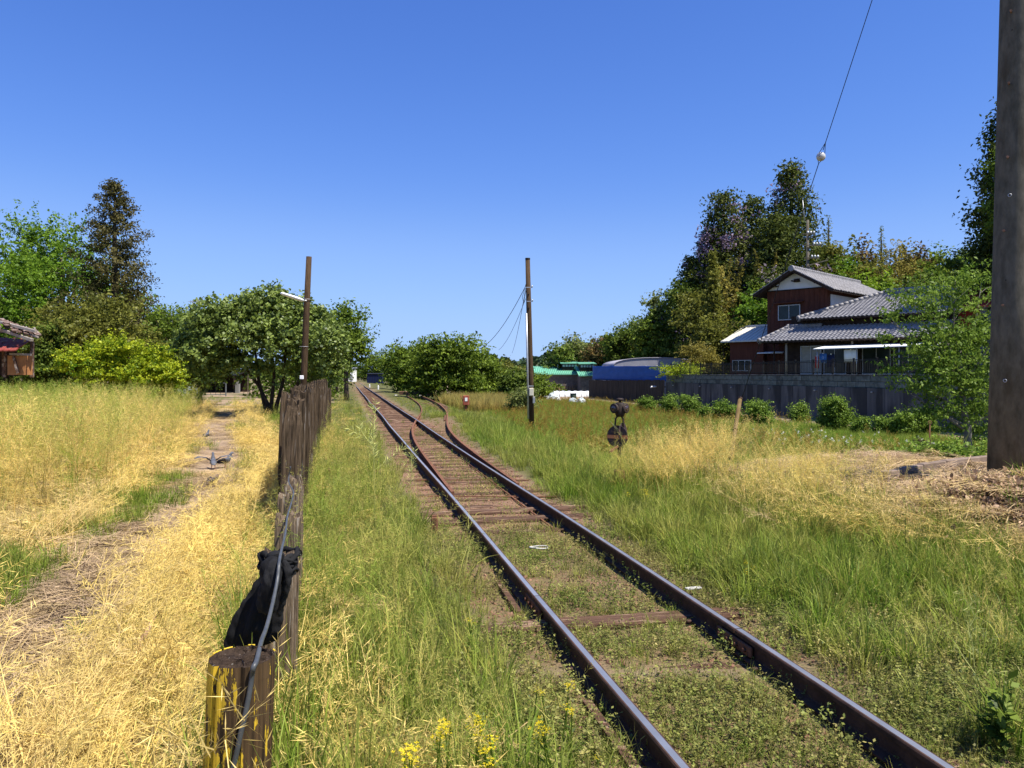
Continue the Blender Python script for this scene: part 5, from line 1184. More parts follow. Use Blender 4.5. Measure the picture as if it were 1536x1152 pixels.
for c_ in range(2):
    for k in range(nb_ + (c_ == 1)):
        s = (k + (.5 if c_ == 0 else 0)) * bs; s = min(max(s, .3), L_ - .3) if c_ else s
        p_ = wall_pt(y0, 0, 0) + tdir * s; o = bpy.data.objects.new('block', bm_[0]); C.objects.link(o); o.parent = wall
        o.location = Vector((p_.x, p_.y, zsp + (c_ + .5) * bh)) - wo_ + tper * (.115 + rnd.uniform(-.006, .006)); o.rotation_euler = (0, 0, TH)
        if c_ == 1 and k in (0, nb_): o.scale = (.96, .98, .98)
MB().box((0, 0, 0), (.12, L_, bh * 2 - .02)).build('mortar', PANEL, wall, wall_pt(y0, .165, zsp + bh) + tdir * (L_ / 2) - wo_, TH)
MB().box((0, 0, 0), (.24, L_ + .02, .05), bev=.01).build('coping', PANEL, wall, wall_pt(y0, .13, WZT - .025) + tdir * (L_ / 2) - wo_, TH)
mb = MB(); 
for k in range(9):
    s = 2 + k * 4.1; p_ = wall_pt(y0, -.01, zsp - .18) + tdir * s - wo_; mb.loft([p_, p_ - tper * .10], .035, 8)
mb.build('weep_pipe', METAL, wall)
# yard of the house on top
mb = MB(); a = wall_pt(y0, .37, H - .14); b = wall_pt(y1, .37, H - .14); mb.slab([a, a + Vector((34, 0, 0)), b + Vector((40, 0, 0)), b], 1.9)
o = mb.build('yard_ground', GROUND); tag(o, 'raised yard the house stands on', None, None, 'structure')
# iron railing
rl = empty('iron_railing', wall_pt(34, .13, WZT), 0, 'low black iron railing along the top of the retaining wall', 'railing'); ro = Vector(rl.location)
a = wall_pt(19.5, .13, WZT); b = wall_pt(53.8, .13, WZT); LL = (b - a).length
for hz_ in (.66, .60, .08): MB().box((0, 0, 0), (.035, LL, .03)).build('rail', BLACK_METAL, rl, (a + b) / 2 + Vector((0, 0, hz_)) - ro, TH)
pmesh = MB().box((0, 0, .35), (.06, .06, .72), bev=.006).box((0, 0, .72), (.08, .08, .03)).mesh('railing_post'); pmesh.materials.append(BLACK_METAL)
for k in range(24):
    o = bpy.data.objects.new('post', pmesh); C.objects.link(o); o.parent = rl; o.location = a.lerp(b, k / 23) - ro; o.rotation_euler = (0, 0, TH)
mb = MB()
for k in range(300): mb.box(a.lerp(b, (k + .5) / 300) + Vector((0, 0, .34)) - ro, (.014, .014, .52), rz=TH)
o = mb.build('balusters', BLACK_METAL, rl); o['kind'] = 'stuff'
# board fence and blue sheet left of the wall
DW = mat('dark_board', (.022, .02, .016), (.085, .072, .058), .9, 3, (8, 8, .6), .5)
bf = empty('board_fence', wall_pt(62, 0, -.5), 0, 'dark vertical board fence at the left end of the retaining wall', 'fence'); bo = Vector(bf.location)
a = wall_pt(54.6, 0, 0); b = wall_pt(71.6, 0, 0); LL = (b - a).length; nbd = 62
bdm = MB().box((0, 0, 0), (.03, LL / nbd - .012, 1), bev=.004).mesh('board'); bdm.materials.append(DW)
for k in range(nbd):
    t = (k + .5) / nbd; p_ = a.lerp(b, t); zt = np.interp(t, [0, 1], [1.30, 1.12]) + rnd.uniform(-.03, .03); zb = -.6
    o = bpy.data.objects.new('board', bdm); C.objects.link(o); o.parent = bf; o.location = Vector((p_.x, p_.y, (zt + zb) / 2)) - bo + tper * rnd.uniform(-.012, .012); o.rotation_euler = (0, 0, TH); o.scale = (1, 1, zt - zb)
for z_ in (.0, .8): MB().box((0, 0, 0), (.05, LL, .08)).build('rail', DW, bf, (a + b) / 2 + tper * .07 + Vector((0, 0, z_)) - bo, TH)
BL = mat('blue_sheet', (.010, .07, .27), (.018, .095, .36), .6, 1.2, (1, 1, 3), .5)
def sheet():
    r = np.random.RandomState(4); n, m = 60, 10; V = []; fs = []
    a2 = wall_pt(54.7, .25, 0); b2 = wall_pt(71.2, .25, 0)
    for j in range(m + 1):
        for i in range(n + 1):
            t = i / n; z = 1.18 + (np.interp(t, [0, 1], [2.29, 2.44]) + .006 * math.sin(t * 30) - 1.18) * j / m; q = a2.lerp(b2, t) + tper * (.006 * math.sin(t * 55 + j * .3) + .008 * math.sin(t * 17 + 1.5 * j)); V.append((q.x, q.y, z))
    for j in range(m):
        for i in range(n): k = j * (n + 1) + i; fs.append((k, k + 1, k + n + 2, k + n + 1))
    root = empty('blue_sheet_screen', (a2.x, a2.y, 1.1), 0, 'long dark blue sheet screen above the board fence', 'screen'); mb = MB(); mb.add([Vector(v) - Vector((a2.x, a2.y, 1.1)) for v in V], fs, 0, True); o = mb.build('sheet', BL, root); s = o.modifiers.new('t', 'SOLIDIFY'); s.thickness = .02
    for k in range(9):
        q = a2.lerp(b2, k / 8) + tper * .12; MB().loft([(q.x - a2.x, q.y - a2.y, -1.5), (q.x - a2.x, q.y - a2.y, 1.25)], .03, 6).build('support', METAL, root)
sheet()
# arched shed roof behind the blue sheet
Y = 68; root = empty('arched_shed', (PX(968, Y), Y, -.4), .0, 'low arched grey roofed shed behind the blue sheeting', 'shed'); so2 = Vector(root.location)
xa, xb = PX(920, Y) - so2.x, PX(1050, Y) - so2.x; zt = PZ(536, Y) + .4; ze = PZ(551, Y) + .4; n = 18; V = []; fs = []
for k in range(n + 1):
    t = k / n; ang = math.pi * t; x_ = xa + (xb - xa) * (.5 - .5 * math.cos(ang)); z_ = ze + (zt - ze) * math.sin(ang) ** .6
    V += [(x_, 0, z_), (x_, 9, z_)]
for k in range(n): fs.append((2 * k, 2 * k + 2, 2 * k + 3, 2 * k + 1))
o = MB().add(V, fs, 0, True).build('arched_roof', mat('grey_roof_sheet', (.30, .29, .33), (.38, .37, .42), .6, 3), root); s = o.modifiers.new('t', 'SOLIDIFY'); s.thickness = .05
mb = MB(); top = [Vector(V[2 * k]) + Vector((0, .06, -.04)) for k in range(n + 1)]; fr = [Vector((top[0].x, .06, 0))] + top + [Vector((top[-1].x, .06, 0))]; m_ = len(fr); mb.add(fr + [p_ + Vector((0, 8.8, 0)) for p_ in fr], [tuple(range(m_)), tuple(range(2 * m_ - 1, m_ - 1, -1))] + [(k, k + m_, (k + 1) % m_ + m_, (k + 1) % m_) for k in range(m_)]); mb.build('wall', mat('lilac_grey_siding', (.27, .27, .31), (.34, .34, .38), .8, 3), root)
# ------------------------------------------------------------------ the brown house
HO = Vector((18.25, 55.0, 1.58))
house = empty('brown_house', HO, math.radians(-45), 'brown two-storey house with grey tile roofs and white gable above the wall', 'house')
BOARD = mat('brown_cladding', (.082, .028, .018), (.130, .047, .029), .75, 2.5, (3, 3, .5), .15)
DARKW = mat('dark_timber', (.022, .014, .011), (.05, .034, .026), .8, 4)
TILE = mat('grey_roof_tile', (.16, .155, .16), (.28, .27, .275), .5, 2.6, bump=.1, spec=.4)
PLAST = mat('white_plaster', (.68, .69, .70), (.76, .76, .76), .8, 3)
CURT = mat('curtain', (.30, .28, .24), (.42, .40, .35), .9, 6, (6, 6, 1))
PALEM = mat('pale_sheet_roof', (.50, .48, .41), (.60, .58, .50), .5, 3)
def hz(z): return z - HO.z
def tile_plane(poly, name_parent, cw=.27, rh=.235, th=.10, thick_mat=TILE):
    """poly: eave-left, eave-right, top-right, top-left (local points). Real curved tiles over a board"""
    p = [Vector(q) for q in poly]; e = (p[1] - p[0]); W = e.length; e.normalize(); nrm = e.cross(p[2] - p[0]).normalized()
    if nrm.z < 0: nrm = -nrm
    s = nrm.cross(e).normalized()
    if s.z < 0: s = -s
    uv = [((q - p[0]).dot(e), (q - p[0]).dot(s)) for q in p]; Ht = max(v for _, v in uv)
    def inside(a, b):
        c = False; n = len(uv)
        for i in range(n):
            x1, y1 = uv[i]; x2, y2 = uv[(i + 1) % n]
            if (y1 > b) != (y2 > b) and a < (x2 - x1) * (b - y1) / (y2 - y1 + 1e-9) + x1: c = not c
        return c
    mb = MB(); prof = [(0, .030), (.2, .058), (.42, .034), (.62, .006), (.82, .004), (1.0, .030)]; rr = random.Random(int(W * 100))
    for j in range(int(Ht / rh) + 1):
        for i in range(int(W / cw) + 2):
            a = (i + .5) * cw - .1; b = (j + .45) * rh
            if not inside(a, min(b, Ht - .01)): continue
            x0 = i * cw - .1; y0 = j * rh - .03; dz = rr.uniform(-.004, .004); n = len(mb.v); k = len(prof)
            for yy, hh in ((y0, .030), (y0 + rh + .03, .0)):
                for t, z_ in prof: mb.v.append(tuple(p[0] + e * (x0 + t * cw) + s * yy + nrm * (z_ + hh + dz)))
            for t, z_ in prof: mb.v.append(tuple(p[0] + e * (x0 + t * cw) + s * y0 + nrm * (z_ + dz - .012)))
            for q in range(k - 1):
                mb.f.append((n + q, n + q + 1, n + k + q + 1, n + k + q)); mb.f.append((n + 2 * k + q, n + 2 * k + q + 1, n + q + 1, n + q)); mb.m += [0, 0]; mb.sm += [True, False]
    rf = MB().slab([q - nrm * .01 for q in p], th).build('roof', DARKW, name_parent)
    t_ = mb.build('roof_tile_field', thick_mat, rf); t_['kind'] = 'stuff'
    return rf
def ridge_run(a, b, parent, r_=.13, n=None):
    a = Vector(a); b = Vector(b); L = (b - a).length; n = n or int(L / .34); mb = MB()
    mb.bar(a - Vector((0, 0, .03)), b - Vector((0, 0, .03)), r_ * 1.7, .20)
    for k in range(n):
        c0 = a.lerp(b, k / n) + Vector((0, 0, .09)); c1 = a.lerp(b, (k + 1.08) / n) + Vector((0, 0, .08)); mb.loft([c0, c1], [r_ * 1.05, r_ * .9], 8)
    d = (b - a).normalized(); mb.loft([a - d * .12, a + d * .03], [.20, .22], 10); o = mb.build('ridge_cap', TILE, parent); return o
# two-storey block: x 0..4.3, y 0..13
DP = 12.8
MB().box((2.15, DP / 2, hz(7.62) / 2), (4.3, DP, hz(7.62))).build('wall', BOARD, house)
mb = MB()
for k in range(12): mb.box((.2 + k * .355, -.012, hz(7.5) / 2 + .05), (.035, .022, hz(7.5) - .1))
mb.build('cladding_batten', BOARD, house)
MB().box((2.15, -.03, hz(7.60)), (4.36, .08, .07)).build('trim_board', DARKW, house)
gp = [(.0, -.012, hz(7.63)), (4.3, -.012, hz(7.63)), (4.3, -.012, hz(7.64)), (2.15, -.012, hz(8.80)), (0, -.012, hz(7.64))]
mb = MB(); mb.add(gp + [(x, y + .1, z) for x, y, z in gp], [(0, 1, 2, 3, 4), (9, 8, 7, 6, 5)] + [(i, i + 5, (i + 1) % 5 + 5, (i + 1) % 5) for i in range(5)]); mb.build('gable_panel', PLAST, house)
MB().box((2.2, -.03, hz(8.22)), (.42, .05, .24)).build('gable_vent', DARKW, house)
zr, ze = hz(8.93), hz(7.33)
RT = tile_plane([(5.0, -.7, ze), (5.0, DP + .3, ze), (2.15, DP - 1.6, zr), (2.15, -.7, zr)], house)
LT_ = tile_plane([(-.7, DP + .3, ze), (-.7, -.7, ze), (2.15, -.7, zr), (2.15, DP - 1.6, zr)], house)
tile_plane([(5.0, DP + .3, ze), (-.7, DP + .3, ze), (2.15, DP - 1.6, zr), (2.15, DP - 1.6, zr)], house)
ridge_run((2.15, -.75, zr + .06), (2.15, DP - 1.5, zr + .06), RT, .14)
for s, xe in ((0, -.72), (1, 5.02)):
    MB().bar((xe, -.74, ze - .06), (2.15, -.74, zr - .06), .05, .22).build('barge_board', DARKW, house)
    mb = MB(); 
    n = 12
    for k in range(n): c = Vector((xe, -.72, ze + .06)).lerp(Vector((2.15, -.72, zr + .06)), (k + .5) / n); mb.box(c, (.24, .16, .05), M=(Vector((2.15 - xe, 0, zr - ze))).to_track_quat('X', 'Z').to_matrix())
    mb.build('verge_tile', TILE, house)
mb = MB()
for k in range(30): mb.box((4.75, .1 + k * .43, hz(7.36)), (.6, .06, .08))
for k in range(6): mb.box((.5 + (k % 3) * 1.6 + (.3 if k > 2 else 0), -.35, hz(7.9) + .25 * (k % 3 == 1)), (.08, .6, .09))
mb.build('rafter_ends', DARKW, house)
MB().box((4.33, 5, hz(6.7)), (.05, 9, .9)).build('white_side_band', PLAST, house)
def window(x0, x1, z0, z1, y, parent=house, panes=2, glass=GLASS, fr=METAL, hood=False, curtain=False):
    f = MB(); cx, cz = (x0 + x1) / 2, (z0 + z1) / 2; w_, h_ = x1 - x0, z1 - z0; t = .05
    f.box((cx, y, z0 + t / 2), (w_, .09, t)).box((cx, y, z1 - t / 2), (w_, .09, t)).box((x0 + t / 2, y, cz), (t, .088, h_ - 2 * t)).box((x1 - t / 2, y, cz), (t, .088, h_ - 2 * t))
    for k in range(1, panes): f.box((x0 + w_ * k / panes, y, cz), (t * .9, .086, h_ - 2 * t))
    wn = f.build('window', fr, parent)
    for k in range(panes): MB().box((x0 + w_ * (k + .5) / panes, y + .012, cz), (w_ / panes - t * 1.1, .012, h_ - 2.2 * t)).build('pane', glass, wn)
    if curtain: 
        c = MB(); n = int(w_ / .09)
        for k in range(n): c.box((x0 + .05 + (w_ - .1) * (k + .5) / n, y + .05 + .012 * (k % 2), cz), ((w_ - .1) / n, .015, h_ - .15))
        c.build('curtain', CURT, wn)
    if hood: MB().slab([(x0 - .25, y - .38, z1 + .16), (x1 + .25, y - .38, z1 + .16), (x1 + .25, y + .02, z1 + .26), (x0 - .25, y + .02, z1 + .26)], .05).build('window_hood', BOARD, parent)
    return wn
window(.85, 2.45, hz(5.5), hz(6.55), -.05, hood=True)
# lean-to on the left
ln = MB().box((-1.3, .9, hz(4.15) / 2), (2.6, 3.0, hz(4.15))).build('lean_to_wall', BOARD, house)
rf = MB().slab([(-3.15, -1.0, hz(4.12)), (-.02, -1.0, hz(4.12)), (-.02, 2.1, hz(5.28)), (-2.75, 2.1, hz(5.28))], .09).build('lean_to_roof', PALEM, house)
mb = MB()
for k in range(9): x = -3.0 + k * .34; mb.bar((x, -1.0, hz(4.14)), (x + .03, 2.08, hz(5.29)), .035, .03)
mb.build('standing_seam', PALEM, rf)
MB().bar((-2.8, 2.1, hz(5.34)), (-.02, 2.1, hz(5.34)), .22, .14).build('lean_to_ridge', METAL, rf)
window(-2.4, -.9, .35, 1.15, -.62, ln, 3)
MB().slab([(-.3, -.95, hz(3.22)), (1.6, -.95, hz(3.22)), (1.6, -.3, hz(3.3)), (-.3, -.3, hz(3.3))], .06).build('porch_canopy', WHITE, house)
# single-storey wing in front
MB().box((7.2, .35, hz(4.3) / 2), (10.2, 4.3, hz(4.3))).build('wing_wall', DARKW, house)
MB().box((7.0, .5, hz(5.0)), (9.4, 3.2, 1.3)).build('upper_wing_wall', DARKW, house)
zl, zt2 = hz(3.92), hz(4.86)
LR = tile_plane([(.85, -3.05, zl), (12.4, -3.05, zl), (12.4, -1.15, zt2), (2.1, -1.15, zt2)], house)
tile_plane([(.85, -.02, zl), (.85, -3.05, zl), (2.1, -1.15, zt2), (2.1, -.02, zt2)], house)
ridge_run((.95, -2.95, zl + .05), (2.15, -1.15, zt2 + .06), LR, .09)
ridge_run((2.15, -1.12, zt2 + .08), (4.4, -1.12, zt2 + .08), LR, .09)
zu, zk = hz(5.40), hz(7.12)
UR = tile_plane([(3.0, -1.75, zu), (13, -1.75, zu), (11.5, 2.6, zk), (7.3, 2.6, zk)], house)
tile_plane([(3.0, 6.5, zu), (3.0, -1.75, zu), (7.3, 2.6, zk), (7.3, 2.6, zk)], house)
ridge_run((3.1, -1.65, zu + .05), (7.3, 2.6, zk + .08), UR, .13)
ridge_run((7.3, 2.6, zk + .1), (11.6, 2.6, zk + .1), UR, .14)
mb = MB()
for k in range(28): mb.box((3.3 + k * .34, -1.45, zu - .13), (.06, .5, .07))
for k in range(32): mb.box((1.2 + k * .35, -2.6, zl - .12), (.06, .8, .07))
mb.build('rafter_ends', DARKW, house)
# ground floor front
for x0, x1, cur in ((3.3, 4.7, True), (4.85, 6.3, False), (7.3, 9.0, False), (9.15, 10.9, False)): window(x0, x1, .12, 2.0, -1.86, panes=2, curtain=cur, glass=GLASS if not cur else mat('thin_glass', (.25, .24, .2), (.32, .3, .26), .2, 4))
for x in (2.7, 7.0): MB().loft([(x, -2.7, 0), (x, -2.7, zl - .15)], .07, 10).build('veranda_post', mat('pale_post', (.30, .23, .15), (.4, .32, .22), .7, 4), house)
MB().slab([(5.3, -4.5, hz(3.30)), (12.6, -4.5, hz(3.36)), (12.6, -2.3, hz(3.62)), (5.3, -2.3, hz(3.58))], .05).build('awning', WHITE, house)
mb = MB()
for x in (5.5, 7.9, 10.3, 12.4): mb.loft([(x, -4.35, 0), (x, -4.35, hz(3.27))], .035, 6)
mb.build('awning_posts', METAL, house)
MB().box((1.6, -2.2, 1.2), (.08, .08, 2.2)).build('corner_post', DARKW, house)
HM = Matrix.Translation(HO) @ Matrix.Rotation(math.radians(-45), 4, 'Z')
def hw(x, y, z): return HM @ Vector((x, y, z))
def cloth(label, x, y, z1, w_, h_, m, cat='laundry'):
    mb = MB(); n = 8; V = []
    for j in (0, 1):
        for k in range(n + 1): V.append((-w_ / 2 + w_ * k / n, .03 * math.sin(k * 1.7 + j), -h_ * j))
    mb.add(V, [(k, k + 1, n + 2 + k, n + 1 + k) for k in range(n)], 0, True); root = empty('hanging_laundry', hw(x, y, z1), math.radians(-45), label, cat, 'laundry hung under the awning'); o = mb.build('cloth', m, root); s = o.modifiers.new('t', 'SOLIDIFY'); s.thickness = .02
    MB().box((0, 0, .01), (.06, .04, .07)).build('clip', WHITE, root)
cloth('red and white cloth at the left end of the washing line', 5.35, -4.1, 1.25, .22, .75, mat('red_cloth', (.45, .03, .03), (.6, .08, .06), .9, 5))
cloth('blue cloth with white patches, second on the washing line', 5.75, -4.1, 1.42, .45, .6, mat('blue_cloth', (.03, .10, .30), (.08, .2, .42), .9, 5, c3=(.6, .6, .62), spots=.9, spot_scale=5))
cloth('dark navy trousers hanging right of the blue cloth', 6.25, -4.1, 1.36, .45, .8, mat('navy_cloth', (.015, .02, .05), (.03, .04, .09), .9, 5))
cloth('white sheet hanging right of the navy trousers', 7.45, -4.1, 1.62, .8, .75, WHITE)
# red-roofed house glimpsed behind the near tree
rh = empty('red_roofed_house', (28.6, 47, 1.58), math.radians(-38), 'house with red metal roof and red gable glimpsed behind the near tree', 'house')
RED = mat('red_metal_roof', (.30, .035, .025), (.40, .07, .045), .5, 4)
MB().box((2.5, 3, 2.2), (5, 6, 4.4)).build('wall', mat('grey_blue_wall', (.22, .24, .28), (.3, .32, .36), .8, 3), rh)
MB().box((-.6, 1.5, 3.6), (1.2, 2.6, 1.3)).build('red_gable', RED, rh)
for poly in ([(-1.6, -.6, 4.3), (5.6, -.6, 4.3), (5.6, 3, 6.0), (-1.6, 3, 6.0)], [(5.6, 6.6, 4.3), (-1.6, 6.6, 4.3), (-1.6, 3, 6.0), (5.6, 3, 6.0)]):
    r_ = MB().slab(poly, .12).build('roof', RED, rh); mb = MB(); p = [Vector(q) for q in poly]
    for k in range(16): mb.bar(p[0].lerp(p[1], k / 15) + Vector((0, 0, .03)), p[3].lerp(p[2], k / 15) + Vector((0, 0, .03)), .04, .05)
    mb.build('standing_seam', RED, r_)
window(.8, 2.4, 1.9, 3.1, -.05, rh)

# ------------------------------------------------------------------ green roofed sheds
GR = mat('green_metal_roof', (.11, .33, .22), (.17, .42, .29), .5, 3)
def gshed(label, x0, x1, Y, ye, yr, mons):
    root = empty('green_roofed_shed', (PX(x0, Y), Y, -.5), 0, label, 'shed'); W = PX(x1, Y) - PX(x0, Y); e = PZ(ye, Y) + .5; rg = PZ(yr, Y) + .5
    MB().box((W / 2, 5, e / 2), (W - .4, 9.4, e)).build('wall', mat('shed_wall', (.10, .09, .08), (.2, .18, .16), .85, 4), root)
    for s, poly in ((0, [(0, 0, e), (W, 0, e), (W, 5, rg), (0, 5, rg)]), (1, [(W, 10, e), (0, 10, e), (0, 5, rg), (W, 5, rg)])):
        r_ = MB().slab(poly, .1).build('roof', GR, root); mb = MB(); p = [Vector(q) for q in poly]
        for k in range(26): mb.bar(p[0].lerp(p[1], k / 25) + Vector((0, 0, .03)), p[3].lerp(p[2], k / 25) + Vector((0, 0, .03)), .06, .05)
        mb.build('standing_seam', GR, r_)
    for a, b in mons:
        xa, xb = PX(a, Y) - PX(x0, Y), PX(b, Y) - PX(x0, Y); m_ = MB().box(((xa + xb) / 2, 3.4, (e + rg) / 2 + .35), (xb - xa, 2.6, .9)).build('clerestory', DARKW, root)
        MB().slab([(xa - .2, 1.9, (e + rg) / 2 + .82), (xb + .2, 1.9, (e + rg) / 2 + .82), (xb + .2, 4.9, (e + rg) / 2 + 1.02), (xa - .2, 4.9, (e + rg) / 2 + 1.02)], .08).build('clerestory_roof', GR, m_)
        n = 5
        for k in range(n): MB().box((xa + (xb - xa) * (k + .5) / n, 2.08, (e + rg) / 2 + .52), ((xb - xa) / n * .7, .03, .24)).build('clerestory_window', mat('pale_glass', (.35, .4, .4), (.45, .5, .5), .2, 3), m_)
gshed('long green roofed shed with a raised clerestory, left one', 802, 874, 88, 561, 549, [(845, 868)])
gshed('second green roofed shed, partly hidden by the blue sheeting', 868, 945, 84, 563, 549.5, [(873, 895)])
for x, lab in ((837, 'white thin pole behind the middle of the green roof'), (883, 'white thin pole behind the right part of the green roof')):
    b0 = P(x, 565, 92); root = empty('thin_pole', b0, 0, lab, 'pole'); MB().loft([(0, 0, -1), P(x, 536 if x < 850 else 541, 92) - b0], .09, 6).build('shaft', WHITE, root)
# white plastic row tunnel, covered mounds, bin
Y = 74; t0 = P(806, 590, Y); root = empty('plastic_row_tunnel', (t0.x, Y, tz(t0.x, Y)), 0, 'long low white plastic tunnel over a vegetable row by the board fence', 'plastic tunnel')
W = PX(888, Y) - t0.x; n = 30; m = 8; V = []; rr = random.Random(3)
for i in range(n + 1):
    for j in range(m + 1): a_ = math.pi * j / m; V.append((W * i / n, -math.cos(a_) * .55, max(0, math.sin(a_)) * (.55 + .04 * math.sin(i * 1.9)) + rr.uniform(-.01, .01)))
o = MB().add(V, [(i * (m + 1) + j, i * (m + 1) + j + 1, (i + 1) * (m + 1) + j + 1, (i + 1) * (m + 1) + j) for i in range(n) for j in range(m)], 0, True).build('film', mat('white_film', (.62, .66, .68), (.75, .77, .78), .4, 5), root)
mb = MB()
for i in range(0, 31, 3): mb.loft([(W * i / 30, -math.cos(math.pi * j / 8) * .57, math.sin(math.pi * j / 8) * .6) for j in range(9)], .02, 4)
mb.build('hoop', METAL, root)
for x, y0_, y1_, hw_, lab in ((830, 589, 600, 10, 'clear plastic heap left of the dark bin'), (860, 596, 604, 8, 'crumpled plastic heap below the dark bin'), (872, 596, 605, 7, 'crumpled plastic heap right below the dark bin')):
    Y = F * 2.17 / (y1_ - HZ); c = P(x, y1_, Y); z0 = tz(c.x, Y); w_ = hw_ / F * Y; h = (y1_ - y0_) / F * Y; r = np.random.RandomState(x); V = []; n, m = 18, 7
    for j in range(m + 1):
        for k in range(n): e_ = j / m * 1.5; f_ = 1 + .12 * r.normal(); V.append((math.cos(k / n * 6.283) * w_ * math.cos(e_) * f_, math.sin(k / n * 6.283) * w_ * .7 * math.cos(e_) * f_, math.sin(e_) * h * (1 + .06 * r.normal())))
    root = empty('plastic_heap', (c.x, Y, z0), 0, lab, 'plastic sheet'); o = MB().add(V, [(j * n + k, j * n + (k + 1) % n, (j + 1) * n + (k + 1) % n, (j + 1) * n + k) for j in range(m) for k in range(n)] + [tuple(m * n + k for k in range(n))], 0, False).build('sheet', mat('clear_film', (.36, .42, .42), (.62, .66, .66), .3, 9), root)
Y = 60.5; c = P(860, 600, Y); root = empty('dark_bin', (c.x, Y, tz(c.x, Y)), 0, 'dark green upright bin in the dirt left of the board fence', 'bin')
MB().loft([(0, 0, 0), (0, 0, .62)], [(.17, .17), (.24, .24)], 12).build('tub', mat('dark_green_plastic', (.008, .02, .016), (.015, .035, .03), .5, 5), root); MB().loft([(0, 0, .62), (0, 0, .67)], [.26, .25], 12).build('lid', BLACK_METAL, root)
Y = 56.0; c = P(982, 580, Y); root = empty('overflow_pipe', wall_pt(Y, -.02, PZ(580, Y)), 0, 'short white pipe sticking out of the board fence', 'pipe'); MB().loft([tper * .1, tper * -.12, tper * -.25 + Vector((-.1, -.1, 0)), Vector((-.45, -.35, -.03))], .06, 8).build('tube', WHITE, root)

# ------------------------------------------------------------------ ruined shed at the left edge
Y = 36.0; rs = empty('ruined_shed', (PX(20, Y), Y, tz(PX(20, Y), Y)), 0, 'collapsed wooden shed with red metal roof at the left edge', 'shed'); ro_ = Vector(rs.location)
def q(x, y, dY=0): return P(x, y, Y + dY) - ro_
MR = mat('dull_red_roof', (.20, .035, .03), (.32, .08, .06), .55, 4, c3=(.4, .3, .26), spots=.5, spot_scale=3)
r_ = MB().slab([q(-60, 526, -1), q(22, 525, -1), q(46, 510, 1), q(-60, 501, 1.6)], .05).build('roof', MR, rs)
mb = MB()
for k in range(10): mb.bar(q(-60 + k * 9.2, 525.5, -1.02), q(-60 + k * 11.6, 501.5 + .85 * k, 1.5), .05, .05)
mb.build('standing_seam', MR, r_)
OLDR = mat('rotten_thatch_boards', (.05, .03, .025), (.2, .13, .10), .95, 6, c3=(.42, .38, .34), spots=.5, spot_scale=6)
mb = MB(); rr = random.Random(9)
for k in range(34):
    x = -60 + k * 3.3 + rr.uniform(-2, 2); y = 479 + max(0, x) * .33 + rr.uniform(-2, 2); mb.bar(q(x, y, 1 + rr.uniform(-.5, .5)), q(x + rr.uniform(4, 12), y + rr.uniform(7, 13), -.4 + rr.uniform(-.4, .4)), rr.uniform(.12, .26), .04)
mb.build('collapsed_roof_board', OLDR, rs)
GRW = mat('silver_timber', (.20, .17, .15), (.38, .34, .30), .9, 5, (1, 6, 6))
for (x0, y0_, x1, y1_, w_) in ((-30, 484, 48, 510, .16), (-20, 478, 54, 497, .14), (12, 500, 52, 494, .10), (28, 496, 57, 506, .08), (36, 512, 52, 492, .08), (-40, 500, 30, 496, .12), (20, 512, 40, 490, .07)):
    MB().bar(q(x0, y0_, .2), q(x1, y1_, rr.uniform(-.8, .8)), w_, w_ * .8).build('fallen_rafter', GRW, rs)
MB().box(q(30, 548, 0), (.85, .5, .9)).build('wall', mat('ochre_board', (.30, .13, .05), (.42, .21, .09), .85, 3), rs)
MB().bar(q(15, 531, -.3), q(46, 532, -.3), .12, .10).build('lintel', GRW, rs)
MB().bar(q(20, 534, -.35), q(27, 560, -.35), .09).build('prop', OLDR, rs)
for x in (-20, 6, 48): MB().bar(q(x, 512, .6), q(x, 566, .6), .13).build('post', OLDR, rs)
MB().box(q(-15, 545, 1.4), (2.6, .1, 1.2)).build('back_wall', DARKW, rs)
# dark carport beyond the yard
Y = 68; cp = empty('dark_shed', (PX(300, Y), Y, -.1), 0, 'dark open shed in the shade of the trees behind the yard', 'shed')
MB().slab([(-3, 0, 1.75), (3.2, 0, 1.75), (3.2, 4, 2.3), (-3, 4, 2.3)], .1).build('roof', BLACK_METAL, cp); MB().box((0, 4, 1), (6, .1, 2)).build('back_wall', DARKW, cp)
for x in (-2.9, 0, 3.0): MB().box((x, .1, .85), (.14, .14, 1.7)).build('post', DARKW, cp)
MB().box((3.4, -.2, .6), (.35, .35, 1.2), bev=.02).build('concrete_pier', CONC, cp)
Y = 58; root = empty('bar_gate', (PX(308, Y), Y, tz(PX(308, Y), Y)), 0, 'low dark bar gate between van and yard', 'gate')
mb = MB(); mb.bar((-1.5, 0, 1.0), (1.55, 0, 1.0), .06).bar((-1.5, 0, .12), (1.55, 0, .12), .05).bar((-1.5, 0, 0), (-1.5, 0, 1.0), .06).bar((1.55, 0, 0), (1.55, 0, 1.0), .07); mb.build('frame', mat('grey_tube', (.10, .11, .12), (.16, .17, .18), .5, 4), root)
mb = MB()
for k in range(1, 8): mb.bar((-1.5 + k * .38, 0, .12), (-1.5 + k * .38, 0, 1.0), .02)
mb.build('upright', BLACK_METAL, root)
